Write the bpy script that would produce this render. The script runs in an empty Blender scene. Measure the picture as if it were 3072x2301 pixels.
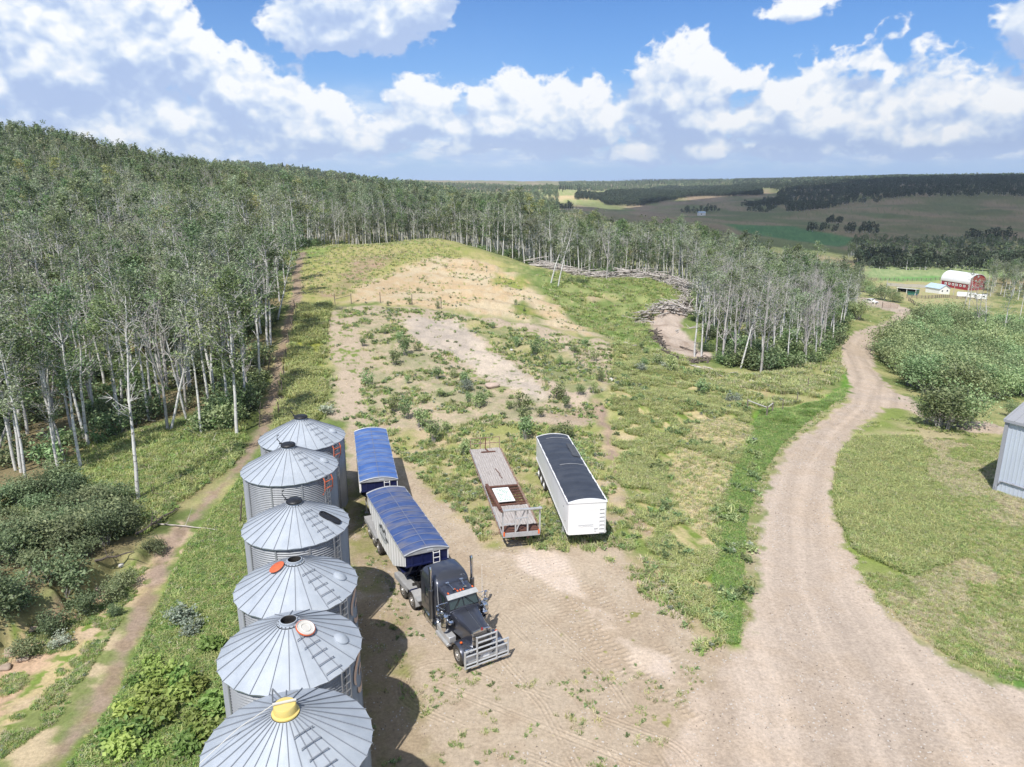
import bpy, math, random
import numpy as np
from mathutils import Vector, Matrix
R = math.radians
PI = math.pi
rng = np.random.default_rng(7)
random.seed(7)
SC = bpy.context.scene
COL = SC.collection

# ------------------------------------------------------------------ camera
TH = R(15.5); FPX = 735.0; HC = 24.0
cam_d = bpy.data.cameras.new('camera'); cam = bpy.data.objects.new('camera', cam_d); COL.objects.link(cam)
cam.location = (0, 0, HC); cam.rotation_euler = (R(90) - TH, 0, 0)
cam_d.sensor_width = 36; cam_d.lens = FPX / 1024 * 36; cam_d.clip_start = 0.5; cam_d.clip_end = 40000
SC.camera = cam

def ray(px, py):
    """direction for a point of the photograph measured on its 2212 px wide copy; y is axial depth scaled"""
    u = (np.asarray(px, float) / 2.16015 - 512) / FPX; v = (np.asarray(py, float) / 2.16015 - 383.5) / FPX
    return u, math.cos(TH) - v * math.sin(TH), -math.sin(TH) - v * math.cos(TH)
def at(px, py, t):
    dx, dy, dz = ray(px, py); return dx * t, dy * t, HC + dz * t

# ------------------------------------------------------------------ noise
def _h(ix, iy, s):
    n = (ix.astype(np.int64) * 374761393 + iy.astype(np.int64) * 668265263 + s * 974711) & 0x7fffffff
    n = ((n ^ (n >> 13)) * 1274126177) & 0x7fffffff
    n = (n ^ (n >> 16)) & 0xffff
    return n / 65535.0
def vnoise(x, y, s=0):
    ix = np.floor(x); iy = np.floor(y); fx = x - ix; fy = y - iy
    fx = fx * fx * (3 - 2 * fx); fy = fy * fy * (3 - 2 * fy)
    a = _h(ix, iy, s); b = _h(ix + 1, iy, s); c = _h(ix, iy + 1, s); d = _h(ix + 1, iy + 1, s)
    return (a * (1 - fx) + b * fx) * (1 - fy) + (c * (1 - fx) + d * fx) * fy
def fbm(x, y, o=4, s=0):
    r = 0; a = .5; n = 0
    for i in range(o):
        r = r + a * vnoise(x * 2 ** i + i * 17.3, y * 2 ** i - i * 9.1, s + i); n += a; a *= .5
    return r / n
def sstep(a, b, x):
    t = np.clip((x - a) / (b - a), 0, 1); return t * t * (3 - 2 * t)

# ------------------------------------------------------------------ terrain height
CP = []   # world control points
def cp(px, py, t, dz=0):
    x, y, z = at(px, py, t); CP.append((x, y, z + dz))
def cz(x, y, z): CP.append((x, y, z))
for x in (-24, -12, 0, 12, 26): 
    for y in (14, 30, 46): cz(x, y, 0)
for x in (-17, -6, 4, 14): cz(x, 60, 0.0)
for x, y in ((-30, 5), (0, 5), (30, 5), (0, -20), (-50, -10), (50, -10), (0, -120), (-120, 0), (120, 0), (38, 40), (38.7, 54.5), (45, 62), (30, 58), (-36, 40), (-48, 55)): cz(x, y, 0)
for a in ((1100, 930, 69.5), (1050, 800, 90), (950, 720, 105), (1150, 760, 96), (950, 660, 120), (800, 640, 126), (950, 600, 148), (850, 530, 200), (940, 517, 195),
          (700, 530, 190), (620, 560, 165), (640, 650, 120), (620, 750, 98), (560, 850, 84), (515, 935, 71.5), (720, 780, 92), (1200, 690, 117), (1330, 737, 105), (1150, 592, 153), (1060, 548, 180),
          (1250, 600, 185), (1400, 600, 182), (1300, 690, 129), (1450, 700, 125), (1480, 780, 103), (1640, 800, 100), (1750, 830, 92), (1600, 900, 77), (1450, 850, 83), (1400, 950, 69.8),
          (1880, 880, 82), (1835, 790, 112), (1830, 740, 138), (1950, 680, 190), (1880, 655, 280), (1980, 668, 215), (1700, 720, 128), (1800, 690, 160),
          (2075, 628, 430), (2030, 640, 390), (1960, 640, 360), (2000, 590, 520), (2150, 600, 480), (2100, 540, 720), (1950, 540, 740), (1600, 490, 1080), (1300, 440, 2200), (1450, 415, 3300), (2150, 450, 1500), (1900, 440, 1700), (2150, 402, 2100),
          (1900, 405, 2300), (1650, 415, 2500), (2050, 790, 135), (2212, 760, 160), (2100, 700, 200), (2212, 690, 250), (2150, 925, 74), (1000, 430, 2300), (1150, 410, 2800), (1250, 425, 2300)):
    cp(*a)
for a in ((0, 255, 370), (100, 280, 410), (200, 310, 450), (300, 335, 520), (400, 355, 600), (500, 369, 750), (600, 381, 900)): cp(*a, dz=-15)
for a in ((800, 387, 2000), (1000, 389, 5000), (1200, 391, 5600), (1500, 391, 4500), (1800, 384, 3300), (2000, 382, 3000), (2212, 380, 2900), (700, 386, 2600)): cp(*a, dz=-10)
for a in ((0, 400, 150), (300, 400, 170), (550, 430, 260), (0, 600, 70), (300, 520, 95), (150, 330, 260), (450, 400, 280)): cp(*a, dz=-15.5)
cp(950, 430, 262, -16); cp(1170, 455, 210, -16); cp(1350, 470, 230, -16); cp(1500, 490, 200, -16); cp(1700, 520, 190, -15); cp(1860, 580, 210, -14); cp(760, 415, 300, -16)
cp(700, 400, 700, -12); cp(900, 400, 1300, -12)
for th, r, z in ((-60, 400, 35), (-60, 120, 6), (-75, 1500, 60), (-100, 500, 40), (60, 300, -12), (60, 900, -40), (65, 3000, 20), (100, 800, -30), (180, 1000, 10), (180, 5000, 20), (-100, 5000, 50), (100, 5000, 20), (-45, 5000, 45), (45, 6000, 40), (0, 7500, 14), (-20, 8000, 16), (20, 8000, 16), (60, 8000, 30), (-60, 8000, 40)):
    cz(r * math.sin(R(th)), r * math.cos(R(th)), z)
CP = np.array(CP)
def warp(x, y):
    r = np.hypot(x, y + 8); return np.stack([np.arctan2(x, y + 8) * 2.2, np.log(np.maximum(r, 8)) * 1.6], -1)
def _U(d2): return d2 * np.log(d2 + 1e-12)
_W = warp(CP[:, 0], CP[:, 1]); _n = len(CP)
_A = np.zeros((_n + 3, _n + 3))
_A[:_n, :_n] = _U(((_W[:, None] - _W[None]) ** 2).sum(-1)) + np.eye(_n) * 2e-3
_A[:_n, _n] = 1; _A[:_n, _n + 1:] = _W; _A[_n, :_n] = 1; _A[_n + 1:, :_n] = _W.T
_S = np.linalg.solve(_A, np.concatenate([CP[:, 2], np.zeros(3)]))
# rim of the scraped bank left of the track, on the level ground
BANKL = np.array([[c[0] / -c[2] * HC, c[1] / -c[2] * HC] for c in (ray(*p) for p in ((-260, 1580), (-100, 1470), (0, 1405), (70, 1352), (140, 1300), (215, 1250), (290, 1212), (350, 1170), (385, 1140)))])
def bank(X, Y):
    d = np.full(X.shape, 1e9); sg = np.zeros(X.shape); fade = np.zeros(X.shape); acc = 0; n = len(BANKL) - 1
    for i in range(n):
        p, q = BANKL[i], BANKL[i + 1]; e = q - p; L = math.hypot(*e); k = np.clip(((X - p[0]) * e[0] + (Y - p[1]) * e[1]) / L / L, 0, 1); u = X - p[0] - k * e[0]; v = Y - p[1] - k * e[1]; dd = np.hypot(u, v); m = dd < d
        d = np.where(m, dd, d); sg = np.where(m, np.sign(e[0] * v - e[1] * u), sg); fade = np.where(m, np.minimum(1, (n - i - k) / 3.0), fade)
    s = d * sg + (vnoise(X / 1.1, Y / 1.1, 7) - .5) * 1.3
    return 1.25 * fade * sstep(-.55, .45, s) * np.exp(-(np.maximum(s, 0) / 7.0) ** 2) - .25 * fade * np.exp(-((s + 1.0) / .9) ** 2)
def hgt(x, y):
    x = np.atleast_1d(np.asarray(x, float)); y = np.atleast_1d(np.asarray(y, float)); out = np.empty(x.shape)
    xf, yf, of = x.ravel(), y.ravel(), out.reshape(-1)
    for i in range(0, len(xf), 40000):
        X, Y = xf[i:i + 40000], yf[i:i + 40000]
        w = warp(X, Y)
        d2 = ((w[:, None, 0] - _W[None, :, 0]) ** 2 + (w[:, None, 1] - _W[None, :, 1]) ** 2)
        z = _U(d2) @ _S[:_n] + _S[_n] + w @ _S[_n + 1:]
        r = np.hypot(X, Y)
        yard = (1 - sstep(52, 70, Y)) * sstep(-26, -16, X) * (1 - sstep(34, 46, X))
        z = z * (1 - yard)
        nb = (Y < 60) & (X < -14)
        if nb.any(): z[nb] += bank(X[nb], Y[nb])
        z += (fbm(X / 9, Y / 9, 4, 3) - .5) * np.clip((r - 50) / 60, 0, 1) * (1 - yard) * 1.3
        z += (fbm(X / 160, Y / 160, 3, 5) - .5) * 16 * sstep(500, 1500, r)
        z += (fbm(X / 1.3, Y / 1.3, 3, 9) - .5) * .10 * (1 - .6 * yard)
        # ridged bulldozer steps on the sandy mound
        m = sstep(100, 118, Y) * (1 - sstep(165, 185, Y)) * sstep(-22, -8, X) * (1 - sstep(28, 40, X))
        z += m * .85 * (np.abs(((Y + X * .35) / 7.5 + fbm(X / 12, Y / 12, 3, 21) * 1.4) % 1 - .5) - .25) * 2
        m2 = sstep(68, 74, Y) * (1 - sstep(108, 116, Y)) * sstep(-18, -8, X) * (1 - sstep(30, 40, X))
        z += m * (fbm(X / 2.2, Y / 6, 4, 35) - .5) * .8 + m2 * (fbm(X / 3.2, Y / 3.2, 4, 33) - .5) * 1.3
        of[i:i + 40000] = z
    return out
def h1(x, y): return float(hgt(x, y)[0])
def hit(px, py, tmin=16, tmax=9000):
    """where the sight line through a photo point meets the terrain"""
    px = np.atleast_1d(np.asarray(px, float)); py = np.atleast_1d(np.asarray(py, float))
    dx, dy, dz = ray(px, py); lo = np.full(px.shape, float(tmin)); hi = np.full(px.shape, float(tmax)); done = np.zeros(px.shape, bool)
    t = lo.copy()
    while (~done).any() and t.min() < tmax:
        z = hgt(dx * t, dy * t); below = (HC + dz * t < z) & ~done
        hi[below] = t[below]; done |= below
        lo[~done] = t[~done]; t = np.where(done, t, t * 1.03)
        if (t[~done] > tmax).all(): break
    for _ in range(14):
        m = (lo + hi) / 2; b = HC + dz * m < hgt(dx * m, dy * m)
        hi = np.where(b, m, hi); lo = np.where(b, lo, m)
    return dx * hi, dy * hi, hi
def hitp(px, py):
    x, y, t = hit(px, py); return float(x[0]), float(y[0])
def wpoly(P):
    """photo outline -> outline on the ground; a third number fixes the depth"""
    out = []
    fr = [p for p in P if len(p) == 2]
    X, Y, T = hit([p[0] for p in fr], [p[1] for p in fr]) if fr else ([], [], [])
    k = 0
    for p in P:
        if len(p) == 2: out.append((X[k], Y[k])); k += 1
        else: a = at(*p); out.append((a[0], a[1]))
    return np.array(out, float)
def sdist(x, y, P):
    """signed distance to a polygon, positive inside"""
    d = np.full(x.shape, 1e18); ins = np.zeros(x.shape, bool); n = len(P)
    for i in range(n):
        a = P[i]; b = P[(i + 1) % n]; e = b - a; L = max(e @ e, 1e-9)
        k = np.clip(((x - a[0]) * e[0] + (y - a[1]) * e[1]) / L, 0, 1)
        d = np.minimum(d, (x - a[0] - k * e[0]) ** 2 + (y - a[1] - k * e[1]) ** 2)
        c = (a[1] > y) != (b[1] > y)
        if abs(e[1]) > 1e-9: ins ^= c & (x < e[0] * (y - a[1]) / e[1] + a[0])
    d = np.sqrt(d); return np.where(ins, d, -d)
def pdist(x, y, P):
    """distance to a polyline and length along it"""
    d = np.full(x.shape, 1e18); s = np.zeros(x.shape); acc = 0
    for a, b in zip(P[:-1], P[1:]):
        e = b - a; L = math.sqrt(max(e @ e, 1e-9)); k = np.clip(((x - a[0]) * e[0] + (y - a[1]) * e[1]) / L / L, 0, 1)
        q = (x - a[0] - k * e[0]) ** 2 + (y - a[1] - k * e[1]) ** 2; m = q < d
        d = np.where(m, q, d); s = np.where(m, acc + k * L, s); acc += L
    return np.sqrt(d), s
def inpoly(P, n, seed=0):
    r = np.random.default_rng(seed); lo, hi = P.min(0), P.max(0); o = np.zeros((0, 2))
    while len(o) < n:
        q = r.uniform(lo, hi, (max(n, 200), 2)); o = np.concatenate([o, q[sdist(q[:, 0], q[:, 1], P) > 0]])
    return o[:n]
def parea(P):
    x, y = P[:, 0], P[:, 1]; return abs((x * np.roll(y, -1) - y * np.roll(x, -1)).sum()) / 2
def spaced(P, dmin, n, seed=0, keep=None):
    """points in a polygon no closer than dmin, found on a hash grid"""
    grid = {}; out = []
    for q in inpoly(P, n, seed):
        if keep is not None and not keep(q): continue
        i, j = int(q[0] // dmin), int(q[1] // dmin); ok = True
        for a in (-1, 0, 1):
            for b in (-1, 0, 1):
                for p in grid.get((i + a, j + b), ()):
                    if (p[0] - q[0]) ** 2 + (p[1] - q[1]) ** 2 < dmin * dmin: ok = False
        if ok: grid.setdefault((i, j), []).append(q); out.append(q)
    return np.array(out) if out else np.zeros((0, 2))

# ------------------------------------------------------------------ object helpers
def tag(o, label=None, cat=None, group=None, kind=None):
    if label: o['label'] = label
    if cat: o['category'] = cat
    if group: o['group'] = group
    if kind: o['kind'] = kind
    return o
def empty(name, loc=(0, 0, 0), rz=0, label=None, cat=None, group=None):
    o = bpy.data.objects.new(name, None); COL.objects.link(o); o.location = loc; o.rotation_euler = (0, 0, rz); o.empty_display_size = .3
    return tag(o, label, cat, group)
def link(name, me, parent=None):
    o = bpy.data.objects.new(name, me); COL.objects.link(o)
    if parent: o.parent = parent
    return o
def kids(o, _c={}):
    return [c for c in bpy.data.objects if c.parent == o]
def copy_tree(o, parent=None, src=None):
    c = o.copy(); COL.objects.link(c); c.parent = parent
    for k in kids(o): copy_tree(k, c)
    return c
def npmesh(name, V, F, mats=(), fm=None, smooth=False):
    """mesh from arrays; F is (n,3) or (n,4) or a list of such arrays"""
    me = bpy.data.meshes.new(name); V = np.asarray(V, np.float32)
    Fs = F if isinstance(F, list) else [F]
    Fs = [np.asarray(f, np.int32) for f in Fs if len(f)]
    me.vertices.add(len(V)); me.vertices.foreach_set('co', V.ravel())
    li = np.concatenate([f.ravel() for f in Fs]); tot = np.concatenate([np.full(len(f), f.shape[1], np.int32) for f in Fs])
    st = np.concatenate([[0], np.cumsum(tot)[:-1]]).astype(np.int32)
    me.loops.add(len(li)); me.loops.foreach_set('vertex_index', li)
    me.polygons.add(len(tot)); me.polygons.foreach_set('loop_start', st); me.polygons.foreach_set('loop_total', tot)
    for m in mats: me.materials.append(m)
    if fm is not None: me.polygons.foreach_set('material_index', np.asarray(fm, np.int32))
    me.polygons.foreach_set('use_smooth', np.full(len(tot), smooth, bool))
    me.update(calc_edges=True); me.validate(); return me
class MB:
    """collects shapes and links them as ONE mesh object"""
    def __init__(s, M=None): s.v = []; s.f = []; s.m = []; s.k = 0; s.M = M or Matrix()
    def add(s, vs, fs, k=None):
        n = len(s.v); s.v += [tuple(s.M @ Vector(p)) for p in vs]
        for f in fs: s.f.append(tuple(i + n for i in f)); s.m.append(s.k if k is None else k)
        return s
    def box(s, c, d, rz=0, k=None, rx=0, ry=0, bev=0):
        hx, hy, hz = d[0] / 2, d[1] / 2, d[2] / 2; T = Matrix.Translation(c) @ Matrix.Rotation(rz, 4, 'Z') @ Matrix.Rotation(ry, 4, 'Y') @ Matrix.Rotation(rx, 4, 'X')
        if bev <= 0:
            vs = [T @ Vector((a * hx, b * hy, e * hz)) for e in (-1, 1) for a, b in ((-1, -1), (1, -1), (1, 1), (-1, 1))]
            return s.add(vs, [(3, 2, 1, 0), (4, 5, 6, 7), (0, 1, 5, 4), (1, 2, 6, 5), (2, 3, 7, 6), (3, 0, 4, 7)], k)
        b = min(bev, hx * .9, hy * .9, hz * .9); rings = []
        for z, q in ((-hz, b), (-hz + b, 0), (hz - b, 0), (hz, b)):
            rings.append([T @ Vector(p) for p in ((-hx + b + (q and 0), -hy + q, z), (hx - b, -hy + q, z), (hx - q, -hy + b, z), (hx - q, hy - b, z), (hx - b, hy - q, z), (-hx + b, hy - q, z), (-hx + q, hy - b, z), (-hx + q, -hy + b, z))])
        return s.loft(rings, k)
    def loft(s, rings, k=None, caps=True, closed=True):
        n = len(rings[0]); vs = [p for r in rings for p in r]; fs = []
        for i in range(len(rings) - 1):
            for j in range(n if closed else n - 1):
                a = i * n + j; b = i * n + (j + 1) % n; fs.append((a, b, b + n, a + n))
        if caps and closed: fs.append(tuple(range(n - 1, -1, -1))); fs.append(tuple(range((len(rings) - 1) * n, len(rings) * n)))
        return s.add(vs, fs, k)
    def tube(s, P, r, n=8, k=None, caps=True):
        P = [Vector(p) for p in P]; rs = r if isinstance(r, (list, tuple)) else [r] * len(P); rings = []
        for i, p in enumerate(P):
            d = (P[min(i + 1, len(P) - 1)] - P[max(i - 1, 0)]).normalized()
            a = Vector((0, 0, 1)) if abs(d.z) < .9 else Vector((1, 0, 0)); u = d.cross(a).normalized(); w = d.cross(u)
            rings.append([p + (u * math.cos(2 * PI * j / n) + w * math.sin(2 * PI * j / n)) * rs[i] for j in range(n)])
        return s.loft(rings, k, caps)
    def bar(s, a, b, w, h=None, k=None):
        a, b = Vector(a), Vector(b); d = (b - a).normalized(); up = Vector((0, 0, 1)) if abs(d.z) < .95 else Vector((1, 0, 0)); u = d.cross(up).normalized() * w / 2; q = u.cross(d).normalized() * (h or w) / 2
        return s.loft([[p + u + q, p - u + q, p - u - q, p + u - q] for p in (a, b)], k)
    def lathe(s, prof, n=32, k=None, c=(0, 0, 0), axis='Z', caps=False, a0=0):
        rings = []
        for r, z in prof:
            ring = []
            for j in range(n):
                a = a0 + 2 * PI * j / n; x, y = r * math.cos(a), r * math.sin(a)
                p = (x, y, z) if axis == 'Z' else ((x, z, y) if axis == 'Y' else (z, x, y)); ring.append(Vector(c) + Vector(p))
            rings.append(ring)
        return s.loft(rings, k, caps)
    def prism(s, poly, y0, y1, k=None, axis='Y'):
        """outline in XZ pushed along Y (or XY along Z, YZ along X)"""
        def pt(p, t): return (p[0], t, p[1]) if axis == 'Y' else ((p[0], p[1], t) if axis == 'Z' else (t, p[0], p[1]))
        return s.loft([[pt(p, y0) for p in poly], [pt(p, y1) for p in poly]], k)
    def build(s, name, mats, parent=None, smooth=False, fix=True):
        import bmesh
        me = bpy.data.meshes.new(name); me.from_pydata(s.v, [], s.f)
        for m in (mats if isinstance(mats, (list, tuple)) else [mats]): me.materials.append(m)
        if max(s.m, default=0): me.polygons.foreach_set('material_index', s.m)
        if fix:
            bm = bmesh.new(); bm.from_mesh(me); bmesh.ops.recalc_face_normals(bm, faces=bm.faces); bm.to_mesh(me); bm.free()
        if smooth:
            me.polygons.foreach_set('use_smooth', [True] * len(me.polygons))
            try: me.set_sharp_from_angle(angle=R(40))
            except Exception: pass
        me.update(); return link(name, me, parent)

# ------------------------------------------------------------------ materials
def new_mat(name):
    m = bpy.data.materials.new(name); m.use_nodes = True; nt = m.node_tree; nt.nodes.clear()
    out = nt.nodes.new('ShaderNodeOutputMaterial'); return m, nt, out
def nd(nt, typ, ins=None, **kw):
    n = nt.nodes.new(typ)
    for k, v in kw.items(): setattr(n, k, v)
    for k, v in (ins or {}).items():
        if isinstance(v, bpy.types.NodeSocket): nt.links.new(v, n.inputs[k])
        else: n.inputs[k].default_value = v
    return n
def mth(nt, op, a, b=None, c=None, clamp=False):
    n = nt.nodes.new('ShaderNodeMath'); n.operation = op; n.use_clamp = clamp
    for i, v in enumerate((a, b, c)):
        if v is None: continue
        if isinstance(v, bpy.types.NodeSocket): nt.links.new(v, n.inputs[i])
        else: n.inputs[i].default_value = v
    return n.outputs[0]
def mixc(nt, f, a, b, mode='MIX'):
    n = nt.nodes.new('ShaderNodeMix'); n.data_type = 'RGBA'; n.blend_type = mode; n.clamp_factor = True
    for s, v in ((n.inputs['Factor'], f), (n.inputs[6], a), (n.inputs[7], b)):
        if isinstance(v, bpy.types.NodeSocket): nt.links.new(v, s)
        else: s.default_value = v if not isinstance(v, (tuple, list)) or len(v) == 4 else (*v, 1)
    return n.outputs[2]
def ramp(nt, f, stops):
    n = nt.nodes.new('ShaderNodeValToRGB'); cr = n.color_ramp
    while len(cr.elements) < len(stops): cr.elements.new(.5)
    for e, (p, c) in zip(cr.elements, stops): e.position = p; e.color = (*c, 1) if len(c) == 3 else c
    nt.links.new(f, n.inputs[0]); return n.outputs[0]
def mat(name, c, rough=.6, metal=0, c2=None, scale=3, contrast=(.35, .65), bump=0, bscale=30, coat=0, stretch=None, spec=.5, detail=4):
    m, nt, out = new_mat(name); p = nd(nt, 'ShaderNodeBsdfPrincipled', {'Roughness': rough, 'Metallic': metal, 'Coat Weight': coat, 'Coat Roughness': .08, 'Specular IOR Level': spec})
    nt.links.new(p.outputs[0], out.inputs[0]); tc = nd(nt, 'ShaderNodeTexCoord'); vec = tc.outputs['Object']
    if stretch: vec = nd(nt, 'ShaderNodeMapping', {'Vector': vec, 'Scale': stretch}).outputs[0]
    if c2 is not None:
        nz = nd(nt, 'ShaderNodeTexNoise', {'Vector': vec, 'Scale': scale, 'Detail': detail, 'Roughness': .65})
        f = nd(nt, 'ShaderNodeMapRange', {'Value': nz.outputs[0], 'From Min': contrast[0], 'From Max': contrast[1]}).outputs[0]
        nt.links.new(mixc(nt, f, c, c2), p.inputs['Base Color'])
    else: p.inputs['Base Color'].default_value = (*c, 1)
    if bump:
        nb = nd(nt, 'ShaderNodeTexNoise', {'Vector': vec, 'Scale': bscale, 'Detail': 4}); b = nd(nt, 'ShaderNodeBump', {'Height': nb.outputs[0], 'Strength': bump, 'Distance': .02})
        nt.links.new(b.outputs[0], p.inputs['Normal'])
    return m
def leaf_mat(name, c, c2, tr=.35, hue=.03, yellow=None):
    """leaves: colour varies from leaf to leaf and from plant to plant"""
    m, nt, out = new_mat(name)
    g = nd(nt, 'ShaderNodeNewGeometry'); oi = nd(nt, 'ShaderNodeObjectInfo')
    col = mixc(nt, g.outputs['Random Per Island'], c, c2)
    if yellow: col = mixc(nt, mth(nt, 'MULTIPLY', mth(nt, 'GREATER_THAN', oi.outputs['Random'], .93), .55), col, yellow)
    v = nd(nt, 'ShaderNodeMapRange', {'Value': oi.outputs['Random'], 'To Min': .66, 'To Max': 1.36}).outputs[0]
    h = nd(nt, 'ShaderNodeMapRange', {'Value': mth(nt, 'FRACT', mth(nt, 'MULTIPLY', oi.outputs['Random'], 7.31)), 'To Min': .5 - hue, 'To Max': .5 + hue}).outputs[0]
    col = nd(nt, 'ShaderNodeHueSaturation', {'Color': col, 'Value': v, 'Hue': h, 'Saturation': .95}).outputs[0]
    d = nd(nt, 'ShaderNodeBsdfPrincipled', {'Base Color': col, 'Roughness': .55, 'Specular IOR Level': .35}); t = nd(nt, 'ShaderNodeBsdfTranslucent', {'Color': col})
    mx = nd(nt, 'ShaderNodeMixShader', {0: tr}); nt.links.new(d.outputs[0], mx.inputs[1]); nt.links.new(t.outputs[0], mx.inputs[2]); nt.links.new(mx.outputs[0], out.inputs[0])
    return m

# ------------------------------------------------------------------ scatter of uncountable things, one object each
def scatter(name, protos, P, rot, scl, idx, label):
    me = bpy.data.meshes.new(name); n = len(P); me.vertices.add(n); me.vertices.foreach_set('co', np.asarray(P, np.float32).ravel())
    a = me.attributes.new('rot', 'FLOAT_VECTOR', 'POINT'); a.data.foreach_set('vector', np.asarray(rot, np.float32).ravel())
    a = me.attributes.new('scl', 'FLOAT_VECTOR', 'POINT'); a.data.foreach_set('vector', np.asarray(scl, np.float32).ravel())
    a = me.attributes.new('idx', 'INT', 'POINT'); a.data.foreach_set('value', np.asarray(idx, np.int32))
    o = link(name, me); tag(o, label, None, None, 'stuff')
    ng = bpy.data.node_groups.new(name, 'GeometryNodeTree')
    ng.interface.new_socket('Geometry', in_out='INPUT', socket_type='NodeSocketGeometry'); ng.interface.new_socket('Geometry', in_out='OUTPUT', socket_type='NodeSocketGeometry')
    gi = ng.nodes.new('NodeGroupInput'); go = ng.nodes.new('NodeGroupOutput'); jn = ng.nodes.new('GeometryNodeJoinGeometry')
    def named(t, nm):
        q = ng.nodes.new('GeometryNodeInputNamedAttribute'); q.data_type = t; q.inputs[0].default_value = nm; return q.outputs[0]
    ra, sa, ia = named('FLOAT_VECTOR', 'rot'), named('FLOAT_VECTOR', 'scl'), named('INT', 'idx')
    for k, pr in enumerate(protos):
        ob = ng.nodes.new('GeometryNodeObjectInfo'); ob.inputs['Object'].default_value = pr; ob.transform_space = 'ORIGINAL'
        cm = ng.nodes.new('FunctionNodeCompare'); cm.data_type = 'INT'; cm.operation = 'EQUAL'; ng.links.new(ia, cm.inputs[2]); cm.inputs[3].default_value = k
        ip = ng.nodes.new('GeometryNodeInstanceOnPoints'); ng.links.new(gi.outputs[0], ip.inputs['Points']); ng.links.new(cm.outputs[0], ip.inputs['Selection'])
        ng.links.new(ob.outputs['Geometry'], ip.inputs['Instance']); ng.links.new(ra, ip.inputs['Rotation']); ng.links.new(sa, ip.inputs['Scale']); ng.links.new(ip.outputs[0], jn.inputs[0])
    ng.links.new(jn.outputs[0], go.inputs[0])
    md = o.modifiers.new('scatter', 'NODES'); md.node_group = ng
    return o
def proto(name, me): return bpy.data.objects.new(name, me)
# ------------------------------------------------------------------ ground sheet
def sr(r, g, b, k=.78):
    f = lambda c: (c / 255 / 12.92 if c < 10 else ((c / 255 + .055) / 1.055) ** 2.4) * k
    return np.array([f(r), f(g), f(b)])
GREEN = sr(124, 142, 82); GREEN2 = sr(148, 156, 100); BRIGHT = sr(98, 138, 60); DRY = sr(196, 182, 138); DRY2 = sr(172, 168, 118)
SAND = sr(202, 185, 164); SAND2 = sr(180, 162, 141); TAN = sr(222, 196, 152); TAN2 = sr(205, 178, 134); GREY = sr(196, 184, 172); GREY2 = sr(170, 158, 146)
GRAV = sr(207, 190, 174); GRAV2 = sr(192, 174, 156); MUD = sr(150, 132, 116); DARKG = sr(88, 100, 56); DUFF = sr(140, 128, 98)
_mainroad_px = [(1905, 1660), (1880, 1560), (1790, 1400), (1735, 1280), (1722, 1120), (1745, 1010), (1800, 935), (1862, 880), (1880, 820), (1850, 770), (1856, 738), (1905, 705), (1952, 682), (1945, 664), (1905, 652), (1862, 645)]
_path_px = [(110, 1660), (225, 1500), (300, 1340), (355, 1200), (405, 1130), (460, 1070), (520, 1005), (568, 935), (590, 860), (610, 780), (628, 700), (642, 640), (640, 590), (655, 545)]
ROADP = np.array([hitp(*p) for p in _mainroad_px]); PATHP = np.array([hitp(*p) for p in _path_px])
# outline of the gravel road, its branch and the worn yard
Z = {}
Z['road'] = wpoly([(1420, 1657), (1500, 1500), (1585, 1425), (1628, 1340), (1636, 1230), (1645, 1120), (1662, 1040), (1700, 970), (1765, 918), (1832, 865), (1838, 835), (1815, 775), (1814, 745), (1850, 716), (1925, 690), (1937, 676), (1900, 664), (1845, 652), (1845, 640), (1890, 646), (1938, 656), (1988, 673), (1977, 690), (1905, 722), (1886, 760), (1890, 800), (1922, 838), (1985, 872), (2040, 892), (2110, 908), (2175, 924), (2172, 942), (2095, 934), (2020, 912), (1960, 886), (1918, 878), (1888, 896), (1862, 920), (1812, 980), (1800, 1050), (1803, 1110), (1822, 1180), (1872, 1270), (1960, 1370), (2085, 1450), (2400, 1560), (2750, 1800), (2750, 2400), (1300, 2400), (1380, 1750)])
Z['yard'] = wpoly([(640, 2400), (1500, 2400), (1500, 1700), (1600, 1430), (1562, 1390), (1480, 1310), (1400, 1205), (1345, 1100), (1330, 1020), (1295, 930), (1262, 860), (1180, 900), (1000, 925), (880, 920), (780, 915), (735, 905), (752, 1100), (752, 1400), (730, 1750)])
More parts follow.
